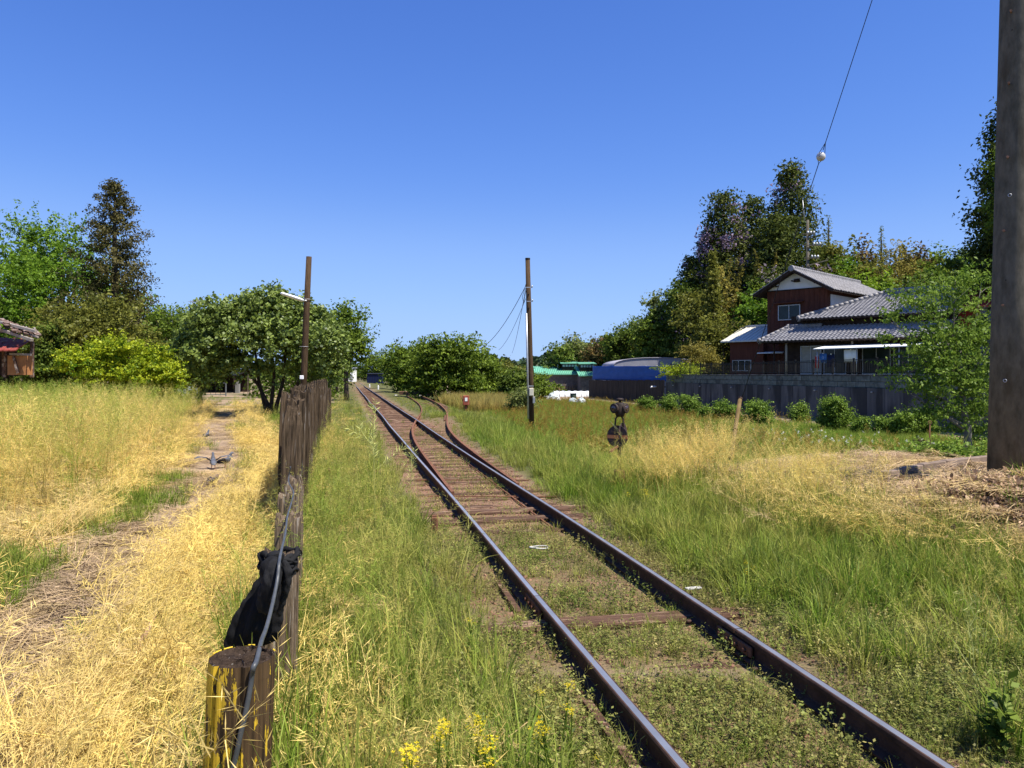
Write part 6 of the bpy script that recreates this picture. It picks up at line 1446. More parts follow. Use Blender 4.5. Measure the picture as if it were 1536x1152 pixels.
# small van behind the golden shrub
Y = 55; van = empty('parked_van', (PX(262, Y), Y, tz(PX(262, Y), Y)), math.radians(4), 'small pale blue grey van parked behind the golden shrub', 'van')
VP = mat('van_paint', (.22, .29, .32), (.26, .33, .36), .3, 2, spec=.6); TY = mat('tyre', (.012, .012, .012), (.025, .025, .025), .8, 20)
mb = MB(); mb.loft([(0, -.05, 1.0), (0, 0, 1.0), (0, 3.2, 1.0), (0, 3.32, .9)], [(.66, .70), (.73, .76), (.73, .76), (.66, .55)], 24, caps=True, smooth=True)
V = []
for yy, s_, top in ((0, .97, 1.80), (.12, 1, 1.86), (2.5, 1, 1.86), (3.0, .97, 1.2), (3.3, .93, .85)):
    for x, z in ((-.72, .28), (-.73, .9), (-.62 if top > 1.5 else -.7, top - .06), (-.5, top), (.5, top), (.62 if top > 1.5 else .7, top - .06), (.73, .9), (.72, .28)): V.append((x * s_, yy, z))
mb = MB().add(V, [(j * 8 + k, j * 8 + (k + 1) % 8, (j + 1) * 8 + (k + 1) % 8, (j + 1) * 8 + k) for j in range(4) for k in range(8)] + [tuple(range(7, -1, -1)), tuple(range(32, 40))]); mb.build('body', VP, van)
MB().box((0, -.012, 1.36), (1.15, .02, .5), bev=.008).build('rear_window', GLASS, van); MB().box((0, -.04, .38), (1.4, .1, .16), bev=.03).build('bumper', mat('grey_bumper', (.10, .10, .11), (.14, .14, .15), .6, 5), van)
for s in (-1, 1):
    MB().box((s * .66, -.02, .85), (.1, .04, .32), bev=.01).build('tail_lamp', mat('red_lens', (.35, .03, .02), (.42, .05, .03), .2, 5), van); MB().box((s * .725, 1.4, 1.35), (.02, 2.0, .45)).build('side_window', GLASS, van)
    for yy in (.6, 2.7):
        w_ = MB().loft([(s * .56, yy, .27), (s * .70, yy, .27)], .27, 18).build('wheel', TY, van); MB().loft([(s * .70, yy, .27), (s * .71, yy, .27)], .16, 12).build('hubcap', METAL, w_)
MB().box((0, -.03, .62), (.34, .02, .16)).build('number_plate', WHITE, van)
# far white building and navy shed
Y = 170; wb = empty('white_building', (PX(523, Y), Y, -.1), 0, 'small far white building where the line vanishes', 'house')
MB().box((0, 2, 1.5), (1.9, 4, 3.0)).build('wall', WHITE, wb); MB().slab([(-1.1, -.2, 3.0), (1.1, -.2, 3.0), (1.1, 4.2, 3.3), (-1.1, 4.2, 3.3)], .15).build('roof', METAL, wb); window(-.5, .3, 1.6, 2.3, -.03, wb, 1)
MB().box((.5, -.02, .9), (.5, .06, 1.5)).build('door', METAL, wb)
Y = 150; ns = empty('navy_shed', (PX(562, Y), Y, -.1), .0, 'dark navy shed box beside the line under the cherry trees', 'shed')
MB().box((0, 1, .95), (3.0, 2, 1.9)).build('wall', mat('navy_panel', (.008, .014, .05), (.015, .025, .08), .5, 3, (9, 1, 1)), ns); MB().slab([(-1.6, -.15, 1.9), (1.6, -.15, 1.9), (1.6, 2.2, 2.0), (-1.6, 2.2, 2.0)], .1).build('roof', BLACK_METAL, ns)
mb = MB()
for k in range(9): mb.box((-1.3 + k * .33, -.02, .95), (.04, .04, 1.7))
mb.build('panel_rib', BLACK_METAL, ns)
for x, y, Y, lab in ((554.5, 574.5, 105, 'white marker post before the navy shed'), (567.5, 579, 88, 'short pale marker post nearer than the white one')):
    root = empty('marker_post', (PX(x, Y), Y, tz(PX(x, Y), Y)), 0, lab, 'marker post'); MB().box((0, 0, .22), (.14, .12, .45), bev=.02).build('shaft', WHITE, root); MB().box((0, 0, .46), (.10, .08, .05), bev=.01).build('top', WHITE, root)
# old platform edge stones near the cherry trees
Y = 66; root = empty('stone_platform_edge', (PX(605, Y), Y, tz(PX(605, Y), Y)), -.2, 'broken stone ledge under the cherry trees right of the siding', 'stone ledge')
for k in range(5): MB().box((k * .62, rnd.uniform(-.05, .05), .22 + rnd.uniform(-.04, .04)), (.58, .5, .3), bev=.03, rz=rnd.uniform(-.05, .05)).build('stone', STONE, root)
# pale stones and scraps
def pale_stone(label, x, y, zq, wpx, ratio=.35, m=None, name='pale_stone'):
    Y = F * (H - zq) / (y - HZ); X = PX(x, Y); s = wpx / F * Y / 2; me_ = stone(int(x * 7), s); o = link_mesh(name, me_, None, m or mat('pale_rock', (.5, .46, .42), (.72, .68, .62), .9, 9, bump=.4), (X, Y, tz(X, Y) + s * ratio * .4)); o.scale = (1, .8, ratio * 2); tag(o, label, 'stone')
pale_stone('white stone on the verge right of the main line', 594, 593, -.08, 6)
pale_stone('flat pale stone far right of the siding under the trees', 629, 589, -.1, 9, .3)
pale_stone('reddish ballast stone left of the near rail joint', 780, 1002, -.1, 16, .5, STONE)
pale_stone('dark red ballast stone right of the near rail joint', 849, 893, -.12, 12, .5, STONE)
pale_stone('brown ballast stone lying near the yellow flowers', 862, 1072, -.1, 14, .5, STONE)
pale_stone('brown stone beside the board at the left rail foot', 841, 1071, -.1, 13, .5, STONE)
# loop of white plastic strap between the rails
Yp = F * (H + .12) / (829 - HZ); c = Vector((PX(808, Yp), Yp, tz(PX(808, Yp), Yp) + .10)); mb = MB(); pts = [c + Vector((math.cos(a_) * .095, math.sin(a_) * .055, .004 * math.sin(2 * a_))) for a_ in np.linspace(.1, 6.1, 26)]; mb.loft(pts, (.005, .008), 5); o = mb.build('plastic_strap', mat('dull_white_plastic', (.38, .37, .33), (.55, .54, .50), .6, 9)); tag(o, 'bent loop of white plastic strap lying between the rails', 'strap')
c = Vector((PX(1040, 6.55), 6.55, tz(PX(1040, 6.55), 6.55) + .06)); o = MB().box((0, 0, 0), (.14, .05, .015), bev=.004).build('white_board_scrap', mat('weathered_white_board', (.36, .35, .31), (.55, .54, .50), .8, 14), None, c, .3); tag(o, 'small white board scrap right of the track', 'board')
# rotten plate beside the left rail
c = Vector((PX(652, 9.0), 9.0, tz(PX(652, 9.0), 9.0))); root = empty('rusty_plate', c, 0, 'rusty upright plate stub left of the left rail before the points', 'plate'); MB().box((0, 0, .09), (.07, .14, .22), bev=.008).build('plate', RUST, root); MB().box((.0, 0, .205), (.09, .05, .02), bev=.004).build('lug', RUST, root)
# thick fallen stalk with pink base
a = P(203, 965, 4.62); a.z = tz(a.x, a.y) + .10; b = P(238, 903, 5.3); b.z = tz(b.x, b.y) + .17
root = empty('fallen_stalk', a, 0, 'thick fallen stalk with pink purple base in the straw', 'plant stalk'); d = b - a
MB().loft([(0, 0, 0), d * .25 + Vector((0, 0, .01)), d * .5, d * .75, d], [.020, .019, .015, .010, .006], 10).build('stalk', mat('pink_stalk', (.40, .14, .20), (.62, .40, .34), .6, 5), root)
mb = MB()
for k in range(7): t = .5 + .07 * k; mb.loft([d * t, d * (t + .3) + Vector((rnd.uniform(-.15, .15), rnd.uniform(-.1, .1), rnd.uniform(-.03, .08)))], [.005, .002], 5)
mb.build('branch', mat('straw_branch', (.5, .38, .15), (.6, .46, .2), .8), root)
# a few prominent single plants
def single_rape(label, x, ytip, Y, seed, m='stalk', h=None, dry=False, **kw):
    X = PX(x, Y); z0 = tz(X, Y); hh = PZ(ytip, Y) - z0; me_ = rape(seed, h=hh, straight=kw.pop('straight', .3), **kw); me_.name = 'pods'
    root = empty('pod_stalk', (X, Y, z0), 0, label, 'plant', 'single tall pod stalks'); mt = leafmat('single_stalk_' + str(seed), (.42, .30, .08) if dry else (.22, .26, .06), (.85, .66, .22) if dry else (.60, .60, .20), .3); o = link_mesh('pods', me_, root, mt)
    MB().loft([(0, 0, 0), (0, 0, hh * .3)], [.005, .004], 6).build('stem', mt, root)
single_rape('tall pale pod stalk standing alone left of the left rail', 562, 603, 8.6, 901, nb=5, pods=30, podl=.085, podw=.011, wd=.013)
single_rape('pod stalk leaning beside the rail by the switch blade', 612, 668, 8.6, 902, nb=4, pods=20, podl=.07, podw=.006, wd=.008)
single_rape('big straw coloured stalk rising from the bottom left corner of the straw', 82, 992, 2.75, 905, nb=7, pods=12, podl=.06, podw=.005, wd=.010, dry=True)
single_rape('dry branched stalk at the right edge of the near grass', 1468, 905, 3.9, 903, nb=8, pods=8, podl=.05, wd=.006)
single_rape('slim dry stalk left of the right-edge one', 1455, 880, 4.6, 904, nb=5, pods=8, podl=.05, wd=.006)
# ------------------------------------------------------------------ ground cover (uncountable)
Rn = np.random.RandomState(99)
TUFTS = [(tuft(k, n=34, h=.34, spread=.10, lean=.6, wd=.0075), VEG) for k in range(4)]
TUFTS_L = [(tuft(10 + k, n=26, h=.5, spread=.12, lean=.5, wd=.010, seg=5), VEG) for k in range(3)]
WEEDS = [(weed(k, n=110, h=.10, spread=.17, ls=.0135), WEEDM) for k in range(4)] + [(tuft(30 + k, n=16, h=.14, spread=.12, lean=.8, wd=.005), WEEDM) for k in range(2)]
RAPE = [(rape(k, h=1.0, nb=11, pods=13), VEG) for k in range(5)]
LODG = [(rape(20 + k, h=.95, nb=14, pods=13, podl=.065, podw=.0034, wd=.0065), STRAW) for k in range(4)]
LITT = [(litter(k, n=90, size=.5, l=.42), STRAW) for k in range(4)]
SORR = [(rape(50 + k, h=.45, nb=6, pods=14, podl=.022, podw=.010, wd=.006), SORREL) for k in range(3)]
def lot(name, protos, p, prob, seed, smin, smax, tint, val, label, tilt=.12, dz=0.0, rot=None, clear=.09, idx=None):
    if name in ('green_grass', 'long_grass', 'oilseed_plants'): prob = prob * (1 - .96 * ((p[:, 0] > 3.9 + .25 * np.sin(p[:, 1] * 3)) & (p[:, 1] > 8.7) & (p[:, 1] < 14.9)))
    q, m = keep(p, prob, seed)
    ok = clear_rails(q[:, 0], q[:, 1], clear)
    if name == 'lying_dry_stalks': ok &= ~((q[:, 0] > 4.6) & (q[:, 1] > 9.0) & (q[:, 1] < 14.4))
    q = q[ok]; r = np.random.RandomState(seed + 1); n = len(q)
    full = np.zeros(len(p), bool); 
    tn = tint[m][ok] if isinstance(tint, np.ndarray) else np.full(n, tint); vl = val[m][ok] if isinstance(val, np.ndarray) else np.full(n, val)
    tn = np.clip(tn + r.normal(0, .12, n), 0, 1); vl = vl * r.uniform(.78, 1.22, n)
    sm = smin[m][ok] if isinstance(smin, np.ndarray) else smin
    sx = smax[m][ok] if isinstance(smax, np.ndarray) else smax
    ro = rots(n, seed + 2, tilt) if rot is None else rot(q, r)
    return scatter(name, protos, q[:, 0], q[:, 1], r.randint(0, len(protos), n) if idx is None else idx(q, r), ro, r.uniform(0, 1, n) * (sx - sm) + sm, tn, vl, label, dz)
def lay(q, r, base=None):
    """lying stalks: heading follows a slow flow so that they lie in swathes"""
    n = len(q); hd = 6.283 * fnoise(q[:, 0] * .45, q[:, 1] * .45, 71, 2) * 1.6 + r.normal(0, .35, n)
    ps = path_side(q[:, 0], q[:, 1]); dY = .5; tx = np.interp(q[:, 1] + dY, PATH[:, 1], PATH[:, 0]) - np.interp(q[:, 1] - dY, PATH[:, 1], PATH[:, 0])
    al = np.arctan2(tx, -2 * dY * np.ones(n)) + np.where(r.rand(n) < .35, np.pi, 0) + r.normal(0, .22, n); hd = np.where(np.abs(ps) < 1.25, al, hd)
    at = np.arctan2(-TS, -1.0) + np.where(r.rand(n) < .5, np.pi, 0) + r.normal(0, .35, n); hd = np.where((q[:, 0] + TS * q[:, 1] > -.6) & (q[:, 0] + TS * q[:, 1] < 1.2), at, hd)
    return np.stack([r.normal(1.42, .12, n), r.normal(0, .1, n), hd], -1)

# 1 low weeds: between the rails, verges, near right
p = frustum_pts(560, 2.4, 26, 1.35, 1); z = zones(p[:, 0], p[:, 1]); X, Y = p.T; d = z['d']
bare = sstep(.56, .68, fnoise(X * 1.3, Y * 1.3, 61)) 
turn = np.where(Y < 9.4, 1, np.where(Y < 36, .16, .4))
slp = np.minimum.reduce([np.abs(Y - s) for s in (3.45, 4.85, 5.78)]); slot = np.where((Y < 6.3) & (d > .9) & (d < 3.1), sstep(.13, .28, slp), 1)
pw = z['track'] * (1 - .7 * bare) * turn * slot * (1.15 + .5 * z['n2']) + z['right'] * (Y < 13) * .7 + z['mid'] * .55 + .3 * z['siding'] + .16 * z['straw'] * (Y < 6) + z['gpatch'] * .6 + .12 * z['pale']
lot('low_weeds', WEEDS, p, np.clip(pw, 0, 1), 2, .65, 1.35, np.clip(.20 + .8 * (z['n2'] - .45) + .04 * z['track'], 0, 1), .82 + .5 * (z['n1'] - .5), 'low green and brown weeds covering the track bed and verges', tilt=.2, clear=.11)
# 2 green grass
p = frustum_pts(300, 2.4, 60, 1.35, 3); z = zones(p[:, 0], p[:, 1]); X, Y = p.T; d = z['d']
near_r = sstep(5.0, 7.0, Y + 1.5 * (z['n1'] - .5))
pw = z['right'] * (.16 + .8 * near_r * sstep(3.0, 3.5, d)) + z['mid'] * .42 + z['gpatch'] * .9 + z['treebase'] * .8 + .22 * z['track'] * (Y < 9.4) * (z['n2'] > .45) + .03 * z['track'] + .35 * z['siding'] * (Y > 20) + .12 * z['siding'] + .22 * z['field'] + .03 * z['straw'] + .10 * z['tall'] + .16 * z['yard'] + .08 * z['pale'] * z['n1']
pw = pw * np.where((d < 3.3) & (d > .9) & (Y > 36), .6, 1)
hs = np.where(z['right'] > .5, np.where((Y > 34), .45, .95), .8) * np.where(z['mid'] > .5, np.where(Y > 14, .6, .85), 1) * np.where(z['siding'] > .5, .45, 1) * np.where(z['track'] > .5, .5, 1) * np.where(z['field'] > .3, .8, 1)
lot('green_grass', TUFTS, p, np.clip(pw, 0, 1), 4, hs * .7, hs * 1.35, np.clip(.12 + .5 * (z['n3'] - .4) + .06 * z['mid'] + .04 * z['field'] + .1 * (z['right'] > .5) * (Y > 34), 0, 1), .95, 'fresh green grass tufts right of the line and in patches', clear=.10)
# 3 broader leaning long grass on the right bank and mid strip
p = frustum_pts(100, 2.6, 40, 1.25, 5); z = zones(p[:, 0], p[:, 1]); X, Y = p.T; d = z['d']
pw = z['right'] * near_r[:0].sum() if False else z['right'] * sstep(6.5, 8.5, Y) * sstep(3.6, 4.2, d) * .5 + z['mid'] * .25 + z['treebase'] * .5
lot('long_grass', TUFTS_L, p, np.clip(pw, 0, 1), 6, .55, 1.15, np.clip(.2 + .5 * (z['n3'] - .4), 0, 1), .95, 'long bending grass blades on both verges', clear=.2)
# 4 standing green-yellow oilseed plants: between fence and rail, right bank, tall stand on the left
p = frustum_pts(90, 2.8, 42, 1.0, 7); z = zones(p[:, 0], p[:, 1]); X, Y = p.T; d = z['d']
midw = z['mid'] * (1 - sstep(.0, .9, d)) * .9 * (1 - .7 * sstep(13, 22, Y)) + z['mid'] * .08
gold = np.exp(-(((X - 2.6) / 1.1) ** 2 + ((Y - 12.3) / 1.7) ** 2)) + .9 * np.exp(-(((X - 3.7) / .8) ** 2 + ((Y - 9.3) / 1.2) ** 2)) + .7 * np.exp(-(((X - 4.6) / 1.0) ** 2 + ((Y - 12.0) / 1.6) ** 2)) + .35 * np.exp(-(((X - 1.5) / .7) ** 2 + ((Y - 10.8) / 1.6) ** 2)) + .5 * np.exp(-(((X - 3.9) / .6) ** 2 + ((Y - 6.8) / 1.6) ** 2))
rw = z['right'] * (Y < 30) * (.015 + .07 * sstep(.5, .65, z['n1']) * (Y > 8)) + np.clip(gold, 0, 1) * (z['right'] + z['pale'] > .3) * .22
tw = z['tall'] * .95
pw = np.clip(midw + rw * .7 + tw + .25 * z['treebase'], 0, 1) * (1 - ((X > -1.7) & (X < -.62) & (Y < 4.5)))
sz = np.where(z['tall'] > .5, 1.22, np.where(z['mid'] > .3, .66 + .12 * z['n2'], .55))
tn = np.where(z['tall'] > .5, np.clip(.44 + 1.5 * (z['n3'] - .45) + .5 * (z['n1'] - .5) + .25 * sstep(-6, -1, z['ps']) - .6 * sstep(22, 30, Y), .1, 1), np.where(z['mid'] > .3, .34 + .9 * (z['n2'] - .5), .30 + .65 * np.clip(gold * 1.4, 0, 1)))
sz = sz * np.where((z['mid'] > .3) & (Y < 5), .8, 1)
lot('oilseed_plants', RAPE, p, pw, 8, sz * .62, sz * 1.2, tn, (1.0 + .1 * (z['tall'] > .5)) * (.72 + .56 * fnoise(X * 2.3, Y * 2.3, 88)), 'standing yellow green oilseed stalks with thin pods', tilt=.16, clear=.28)
# 4b dense clumps of golden stalks on the right bank, placed one by one
gx, gy, gs, gt_ = [], [], [], []
r9 = np.random.RandomState(404)
for x, y, Yd, n, sx, sy, h0, t0 in ((1000, 740, 11.4, 84, .36, .5, 1.30, .9), (1050, 735, 12.2, 92, .42, .5, 1.3, 1.0), (960, 735, 11.8, 34, .4, .5, 1.1, .6), (1075, 745, 11.0, 16, .35, .5, .9, 1.0), (1180, 770, 9.4, 80, .38, .5, 1.1, .85), (1222, 765, 9.4, 50, .3, .45, 1.05, .8), (1140, 760, 10.2, 12, .4, .5, .95, .55), (1130, 720, 12.6, 12, .6, .5, 1.1, .75), (1250, 800, 7.8, 14, .3, .4, .5, .6), (1470, 860, 5.6, 8, .3, .5, .8, .7), (926, 700, 11.55, 26, .16, .14, 1.0, .35), (930, 700, 13.4, 10, .5, .7, .95, .4), (860, 690, 15, 24, .7, .9, .85, .35), (1200, 715, 13.4, 8, .7, .5, .9, .6), (1500, 900, 5.2, 14, .3, .5, .8, .65)):
    X0 = PX(x, Yd); gx += list(X0 + r9.normal(0, sx, n)); gy += list(Yd + r9.normal(0, sy, n)); gs += list(h0 * .70 * r9.uniform(.7, 1.12, n)); gt_ += list(np.clip(t0 + r9.normal(0, .16, n), 0, 1))
gx, gy, gs, gt_ = map(np.array, (gx, gy, gs, gt_)); ok_ = ~((gx > 4.5) & (gy > 8.6)); gx, gy, gs, gt_ = gx[ok_], gy[ok_], gs[ok_], gt_[ok_]; n = len(gx); ro9 = rots(n, 405, .22)
scatter('golden_stalk_clumps', RAPE, gx, gy, r9.randint(0, 5, n), ro9, gs, gt_, r9.uniform(1.05, 1.45, n), 'dense clumps of golden dry oilseed stalks on the bank right of the line', dz=.0)
# 5 lying dry stalks
p = frustum_pts(150, 2.5, 46, 1.0, 9); z = zones(p[:, 0], p[:, 1]); X, Y = p.T; d = z['d']
ridge = np.exp(-((Y - (8.6 - 1.15 * (X - 3.4))) / .42) ** 2) * (X > 3.1) * (X < 6)
nearm = np.exp(-(((X + .55) / .75) ** 2 + ((Y - 3.6) / .5) ** 2))
pw = z['straw'] * (1 - .98 * np.exp(-(z['ps'] / np.where((Y > 10.5) & (Y < 23), .80, .64)) ** 6)) * (1 - .8 * (z['gpatch'] > .4)) * (.72 + .28 * sstep(.38, .52, z['n2'])) + .10 * z['pale'] + .95 * ridge * (z['right'] + z['pale'] > .3) + .22 * z['tall'] + nearm * .35 * (d > -.6) * (d < .35)
lot('lying_dry_stalks', LODG, p, np.clip(pw * (1 - np.clip(z['track'], 0, 1)), 0, 1), 10, .6, 1.35, np.clip(.05 + .5 * z['pale'] + 1.6 * (z['n3'] - .5), 0, 1), 1.02 - .1 * z['pale'] + .5 * (z['n1'] - .5), 'bright yellow dry stalks lying flat over the ground', rot=lay, dz=.035, clear=.35)
# 6 straw litter
p = frustum_pts(75, 2.4, 44, 1.0, 11); z = zones(p[:, 0], p[:, 1]); X, Y = p.T
pw = z['straw'] * .85 * (1 - .6 * np.exp(-(z['ps'] / .8) ** 4)) + z['path'] * .34 + z['pale'] * .95 + .3 * z['tall'] + nearm[:0].sum() * 0 + .05 * z['mid']
lot('straw_litter', LITT, p, np.clip(pw, 0, 1), 12, .6, 1.25, .1 + .9 * (z['n2'] - .4) + .65 * (z['path'] > .3) + .65 * z['pale'], (.80 - .05 * (z['path'] > .3)) * (.7 + .6 * fnoise(X * 3, Y * 3, 91)), 'trampled straw litter on the path and bank', tilt=.1, dz=.012, clear=.2)
# 7 rusty sorrel field
p = frustum_pts(42, 13, 66, .6, 13); z = zones(p[:, 0], p[:, 1]); X, Y = p.T; d = z['d']
og = 1 - sstep(17.5, 19, d) * (Y < 26)
lot('sorrel_field', SORR + TUFTS[:2], p, np.clip(z['field'] * .95, 0, 1), 14, .7, 1.15, np.clip(.25 * z['n3'], 0, 1), .95 + .3 * (z['n1'] - .5), 'rust tinged sorrel and grass covering the field below the wall', idx=lambda q, r: np.where(r.rand(len(q)) < np.clip(.30 - 1.2 * sstep(-2, 5, q[:, 0] + TS * q[:, 1] - 15) * (q[:, 1] < 32), .05, 1), r.randint(0, 3, len(q)), r.randint(3, 5, len(q))))
# 8 brown and pink grasses by the cherry trees, reeds by the tunnel
q = Rn.uniform(0, 1, (2600, 2)); q = np.stack([PX(655 + 110 * q[:, 0], 50) + Rn.normal(0, .6, 2600), 44 + 16 * q[:, 1]], -1); q = q[q[:, 0] + TS * q[:, 1] > 6.8]
lot('brown_grasses', [(tuft(60 + k, n=20, h=1.0, spread=.12, lean=.25, wd=.022), VEG) for k in range(2)], q, np.full(len(q), .9), 15, .5, 1.0, .75, .75, 'rusty brown tall grasses in front of the cherry trees', clear=.2)
q = np.stack([Rn.uniform(PX(828, 92), PX(890, 92), 700), Rn.uniform(88, 95, 700)], -1)
lot('pale_reeds', [(tuft(70, n=24, h=1.5, spread=.2, lean=.2, wd=.05), STRAW)], q, np.full(len(q), 1.0), 16, .6, .9, .9, .9, 'pale dry reeds in front of the green roofed sheds', clear=.2)
# 9 mustard flowers
def flower(seed, n=16, fs=.008):
    r = random.Random(seed); V, Fc, A = [], [], []
    for _ in range(n):
        c = Vector((r.gauss(0, .026), r.gauss(0, .026), r.gauss(0, .03)))
        for k in range(4):
            a = k * 1.571 + r.uniform(-.3, .3); u = Vector((math.cos(a), math.sin(a), .35)); sd = Vector((-math.sin(a), math.cos(a), 0)); b = len(V)
            V += [c, c + u * fs - sd * fs * .5, c + u * fs * 1.5, c + u * fs + sd * fs * .5]; Fc.append((b, b + 1, b + 2, b + 3)); A += [r.random()] * 4
    return mk('flower_head', V, Fc, A)
FLM = leafmat('mustard_petals', (.60, .46, .01), (.80, .66, .03), .35)
pl = []
for x, y, Yd, s in ((614, 1132, 2.75, 1.3), (606, 1128, 2.7, 1), (662, 1098, 3.0, 1.2), (655, 1105, 2.95, 1), (668, 1092, 3.05, .9), (676, 1090, 3.1, 1), (715, 1082, 3.1, 1.2), (709, 1090, 3.1, .8), (720, 1090, 3.1, .8), (717, 1104, 3.0, .7), (724, 1118, 3.0, 1), (735, 1114, 3.0, 1), (728, 1128, 2.95, .8), (732, 1146, 2.9, .9), (812, 1090, 3.2, 1.2), (815, 1098, 3.2, .8), (807, 1108, 3.2, .6), (853, 1027, 3.65, .8), (806, 1036, 3.6, .6), (813, 1039, 3.6, .5), (850, 1064, 3.4, .7), (858, 1066, 3.4, .5), (703, 931, 4.6, .5), (710, 935, 4.6, .5), (896, 1138, 3.1, .5), (1118, 845, 6.6, .9), (1130, 852, 6.6, .8), (1118, 858, 6.5, .8), (1140, 838, 6.9, .7), (1180, 855, 6.5, .6), (966, 735, 10, 1.2), (972, 742, 10, 1.2), (659, 1112, 2.9, .7), (618, 1140, 2.7, .9), (942, 742, 10, 1), (1113, 838, 6.9, .9)):
    pl.append((*P(x, y, Yd), s))
pl = np.array(pl); nfl = len(pl)
scatter('mustard_flowers', [(flower(k), FLM) for k in range(3)], pl[:, 0], pl[:, 1], Rn.randint(0, 3, nfl), rots(nfl, 5, .3), pl[:, 3] * .62, np.zeros(nfl), np.ones(nfl), 'small bright yellow mustard flower heads', Z=pl[:, 2])
V, Fc, A = [], [], []
for x_, y_, z_, s_ in pl:
    t_ = Vector((x_, y_, z_)); g_ = Vector((x_ + rnd.uniform(-.05, .05), y_ + rnd.uniform(-.03, .05), tz(x_, y_))); m_ = (t_ + g_) / 2 + Vector((rnd.uniform(-.03, .03), 0, 0))
    for sd in (Vector((1, 0, 0)), Vector((0, 1, 0))): ribbon(V, Fc, A, [g_, m_, t_], .006, sd, .5, taper=False)
    for k in range(7):
        c = g_.lerp(t_, rnd.uniform(.2, .85)); u = Vector((rnd.uniform(-1, 1), rnd.uniform(-1, 1), rnd.uniform(0, 1))).normalized(); s2 = u.orthogonal().normalized(); b = len(V); V += [c, c + u * .02 - s2 * .004, c + u * .045, c + u * .02 + s2 * .004]; Fc.append((b, b + 1, b + 2, b + 3)); A += [rnd.random()] * 4
o = link_mesh('flower_stems', mk('flower_stems', V, Fc, A), None, LG['mid']); tag(o, 'thin green stems under the yellow mustard flowers', None, None, 'stuff')
# white flowers at the right end of the field
q = np.stack([Rn.uniform(PX(1200, 20), PX(1460, 20), 260), Rn.uniform(16.5, 26, 260)], -1); zf = terrain(q[:, 0], q[:, 1]) + Rn.uniform(.18, .36, 260); kq = (fnoise(q[:, 0], q[:, 1], 8) > .5)
q = q[kq]; zf = zf[kq]; n = len(q)
scatter('white_flowers', [(flower(9, 10, .02), leafmat('white_petals', (.6, .6, .55), (.8, .8, .75), .3))], q[:, 0], q[:, 1], np.zeros(n, int), rots(n, 6, .3), Rn.uniform(.4, .8, n), np.zeros(n), np.ones(n), 'small white flowers in the grass below the wall', Z=zf)
# 10 ballast and stones
STN = [(stone(k, .026), STONE) for k in range(4)]
p = frustum_pts(900, 2.4, 34, 1.35, 17, .5); z = zones(p[:, 0], p[:, 1]); X, Y = p.T; d = z['d']
pw = (z['track'] * np.where(Y < 9.4, .22 + .4 * sstep(.5, .6, fnoise(X * 1.3, Y * 1.3, 61)), 1) + z['siding'] * (Y < 34))
lot('ballast_stones', STN, p, np.clip(pw, 0, 1), 18, .35, 1.0, .5, 1.0, 'reddish brown ballast stones between the sleepers', tilt=1.0, dz=.0, clear=.07)
# dark soil crumbs and bark between the sleepers
CR = [(stone(20 + k, .020), mat('soil_crumb', (.10, .055, .035), (.22, .13, .085), .95, 8)) for k in range(2)]
p = frustum_pts(600, 2.4, 20, 1.3, 19, .5); z = zones(p[:, 0], p[:, 1])
lot('soil_crumbs', CR, p, np.clip(z['track'] * .5 + z['mid'] * .05 + z['wallstrip'] * .5, 0, 1), 20, .3, .9, .5, 1, 'dark soil crumbs and bark bits of the track bed', tilt=1.0)
# 11 leaf litter heap by the concrete pole
def curl(seed, n=26):
    r = random.Random(seed); V, Fc, A = [], [], []
    for _ in range(n):
        c = Vector((r.uniform(-.12, .12), r.uniform(-.12, .12), r.uniform(0, .05))); u = rv(r).normalized(); u.z *= .5; s = u.cross(rv(r)).normalized(); l = r.uniform(.022, .055); nn = u.cross(s); b = len(V)
        for k in range(4): t = k / 3; w_ = l * .34 * math.sin(math.pi * (.12 + .8 * t)); V.append(c + u * l * t - s * w_ + nn * .012 * t * t); V.append(c + u * l * t + s * w_ + nn * .03 * t)
        for k in range(3): Fc.append((b + 2 * k, b + 2 * k + 1, b + 2 * k + 3, b + 2 * k + 2)); A += []
        A += [r.random()] * 8
    return mk('curled_leaves', V, Fc, A)
q = np.stack([Rn.normal(5.8, 1.3, 1500), Rn.normal(8.2, .75, 1500)], -1); q = q[(q[:, 0] > 3.9) & ((q[:, 0] - 6.2) ** 2 + (q[:, 1] - 9.6) ** 2 > .1)]; n = len(q)
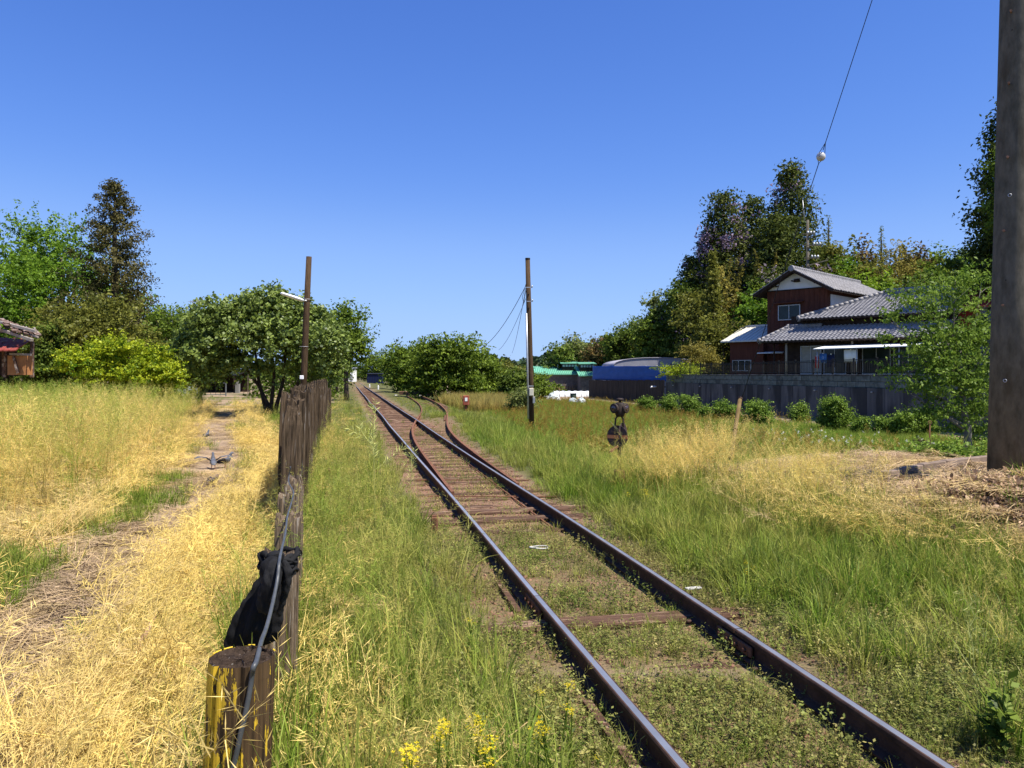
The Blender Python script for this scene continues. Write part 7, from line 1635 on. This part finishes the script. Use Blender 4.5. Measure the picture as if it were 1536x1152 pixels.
scatter('leaf_litter_heap', [(curl(k), leafmat('dead_leaves', (.13, .075, .04), (.55, .38, .24), .15)) for k in range(3)], q[:, 0], q[:, 1], Rn.randint(0, 3, n), rots(n, 7, .5), Rn.uniform(.7, 1.3, n), np.zeros(n), np.ones(n), 'heap of curled brown dead leaves at the foot of the concrete pole')
# vines at the pole foot and under the near tree
q = np.stack([Rn.uniform(PX(1440, 13), PX(1500, 11), 90), Rn.uniform(11.5, 16, 90)], -1); n = len(q)
scatter('creeping_vine', [(weed(88, n=80, h=.35, spread=.2, ls=.07), LG['shrub'])], q[:, 0], q[:, 1], np.zeros(n, int), rots(n, 8, .2), Rn.uniform(.5, 1.0, n), np.zeros(n), np.ones(n), 'leafy creeper at the foot of the near tree')
# the thistle-like plant at the right edge
me_ = weed(123, n=110, h=.30, spread=.05, ls=.06); X_ = PX(1503, 3.75); root = empty('leafy_weed', (X_, 3.75, tz(X_, 3.75)), 0, 'upright dark green leafy weed near the right edge of the grass', 'plant'); o = link_mesh('leaves', me_, root, LG['dark'], (0, 0, 0)); o.scale = (1, 1, 1.35)
MB().loft([(0, 0, 0), (.01, 0, .34)], [.006, .003], 6).build('stem', LG['mid'], root)
# yellow top hedge spilling over the left end of the wall
cr = crown_round('ivy', 1.4, .8, 888, M=120, k=20, leaf=.11, cs=.2, nl=6); c = wall_pt(53.0, .3, H - .25); root = empty('lime_creeper', c, 0, 'lime green creeper spilling over the left end of the wall', 'creeper'); o = link_mesh('foliage', cr, root, LG['gold']); o.scale = (1.2, 1.2, 1.1); MB().loft([(0, 0, 0), (0, .2, .5)], [.03, .01], 5).build('stem', BARK, root)
cr = crown_round('garden_tree_crown', 1.6, 2.0, 889, M=160, k=22, leaf=.13, cs=.26, nl=6, fl=.3); root = empty('garden_tree', wall_pt(56, 3.5, 1.5), 0, 'small cloud-pruned yellow green garden tree left of the lean-to', 'tree'); link_mesh('crown', cr, root, LG['oliveb'], (0, 0, .5)); trunk_mb(1.6, .07, [(.5, 0, 1.2), (-.5, 0, 1.4)], 4).build('trunk', BARK, root)
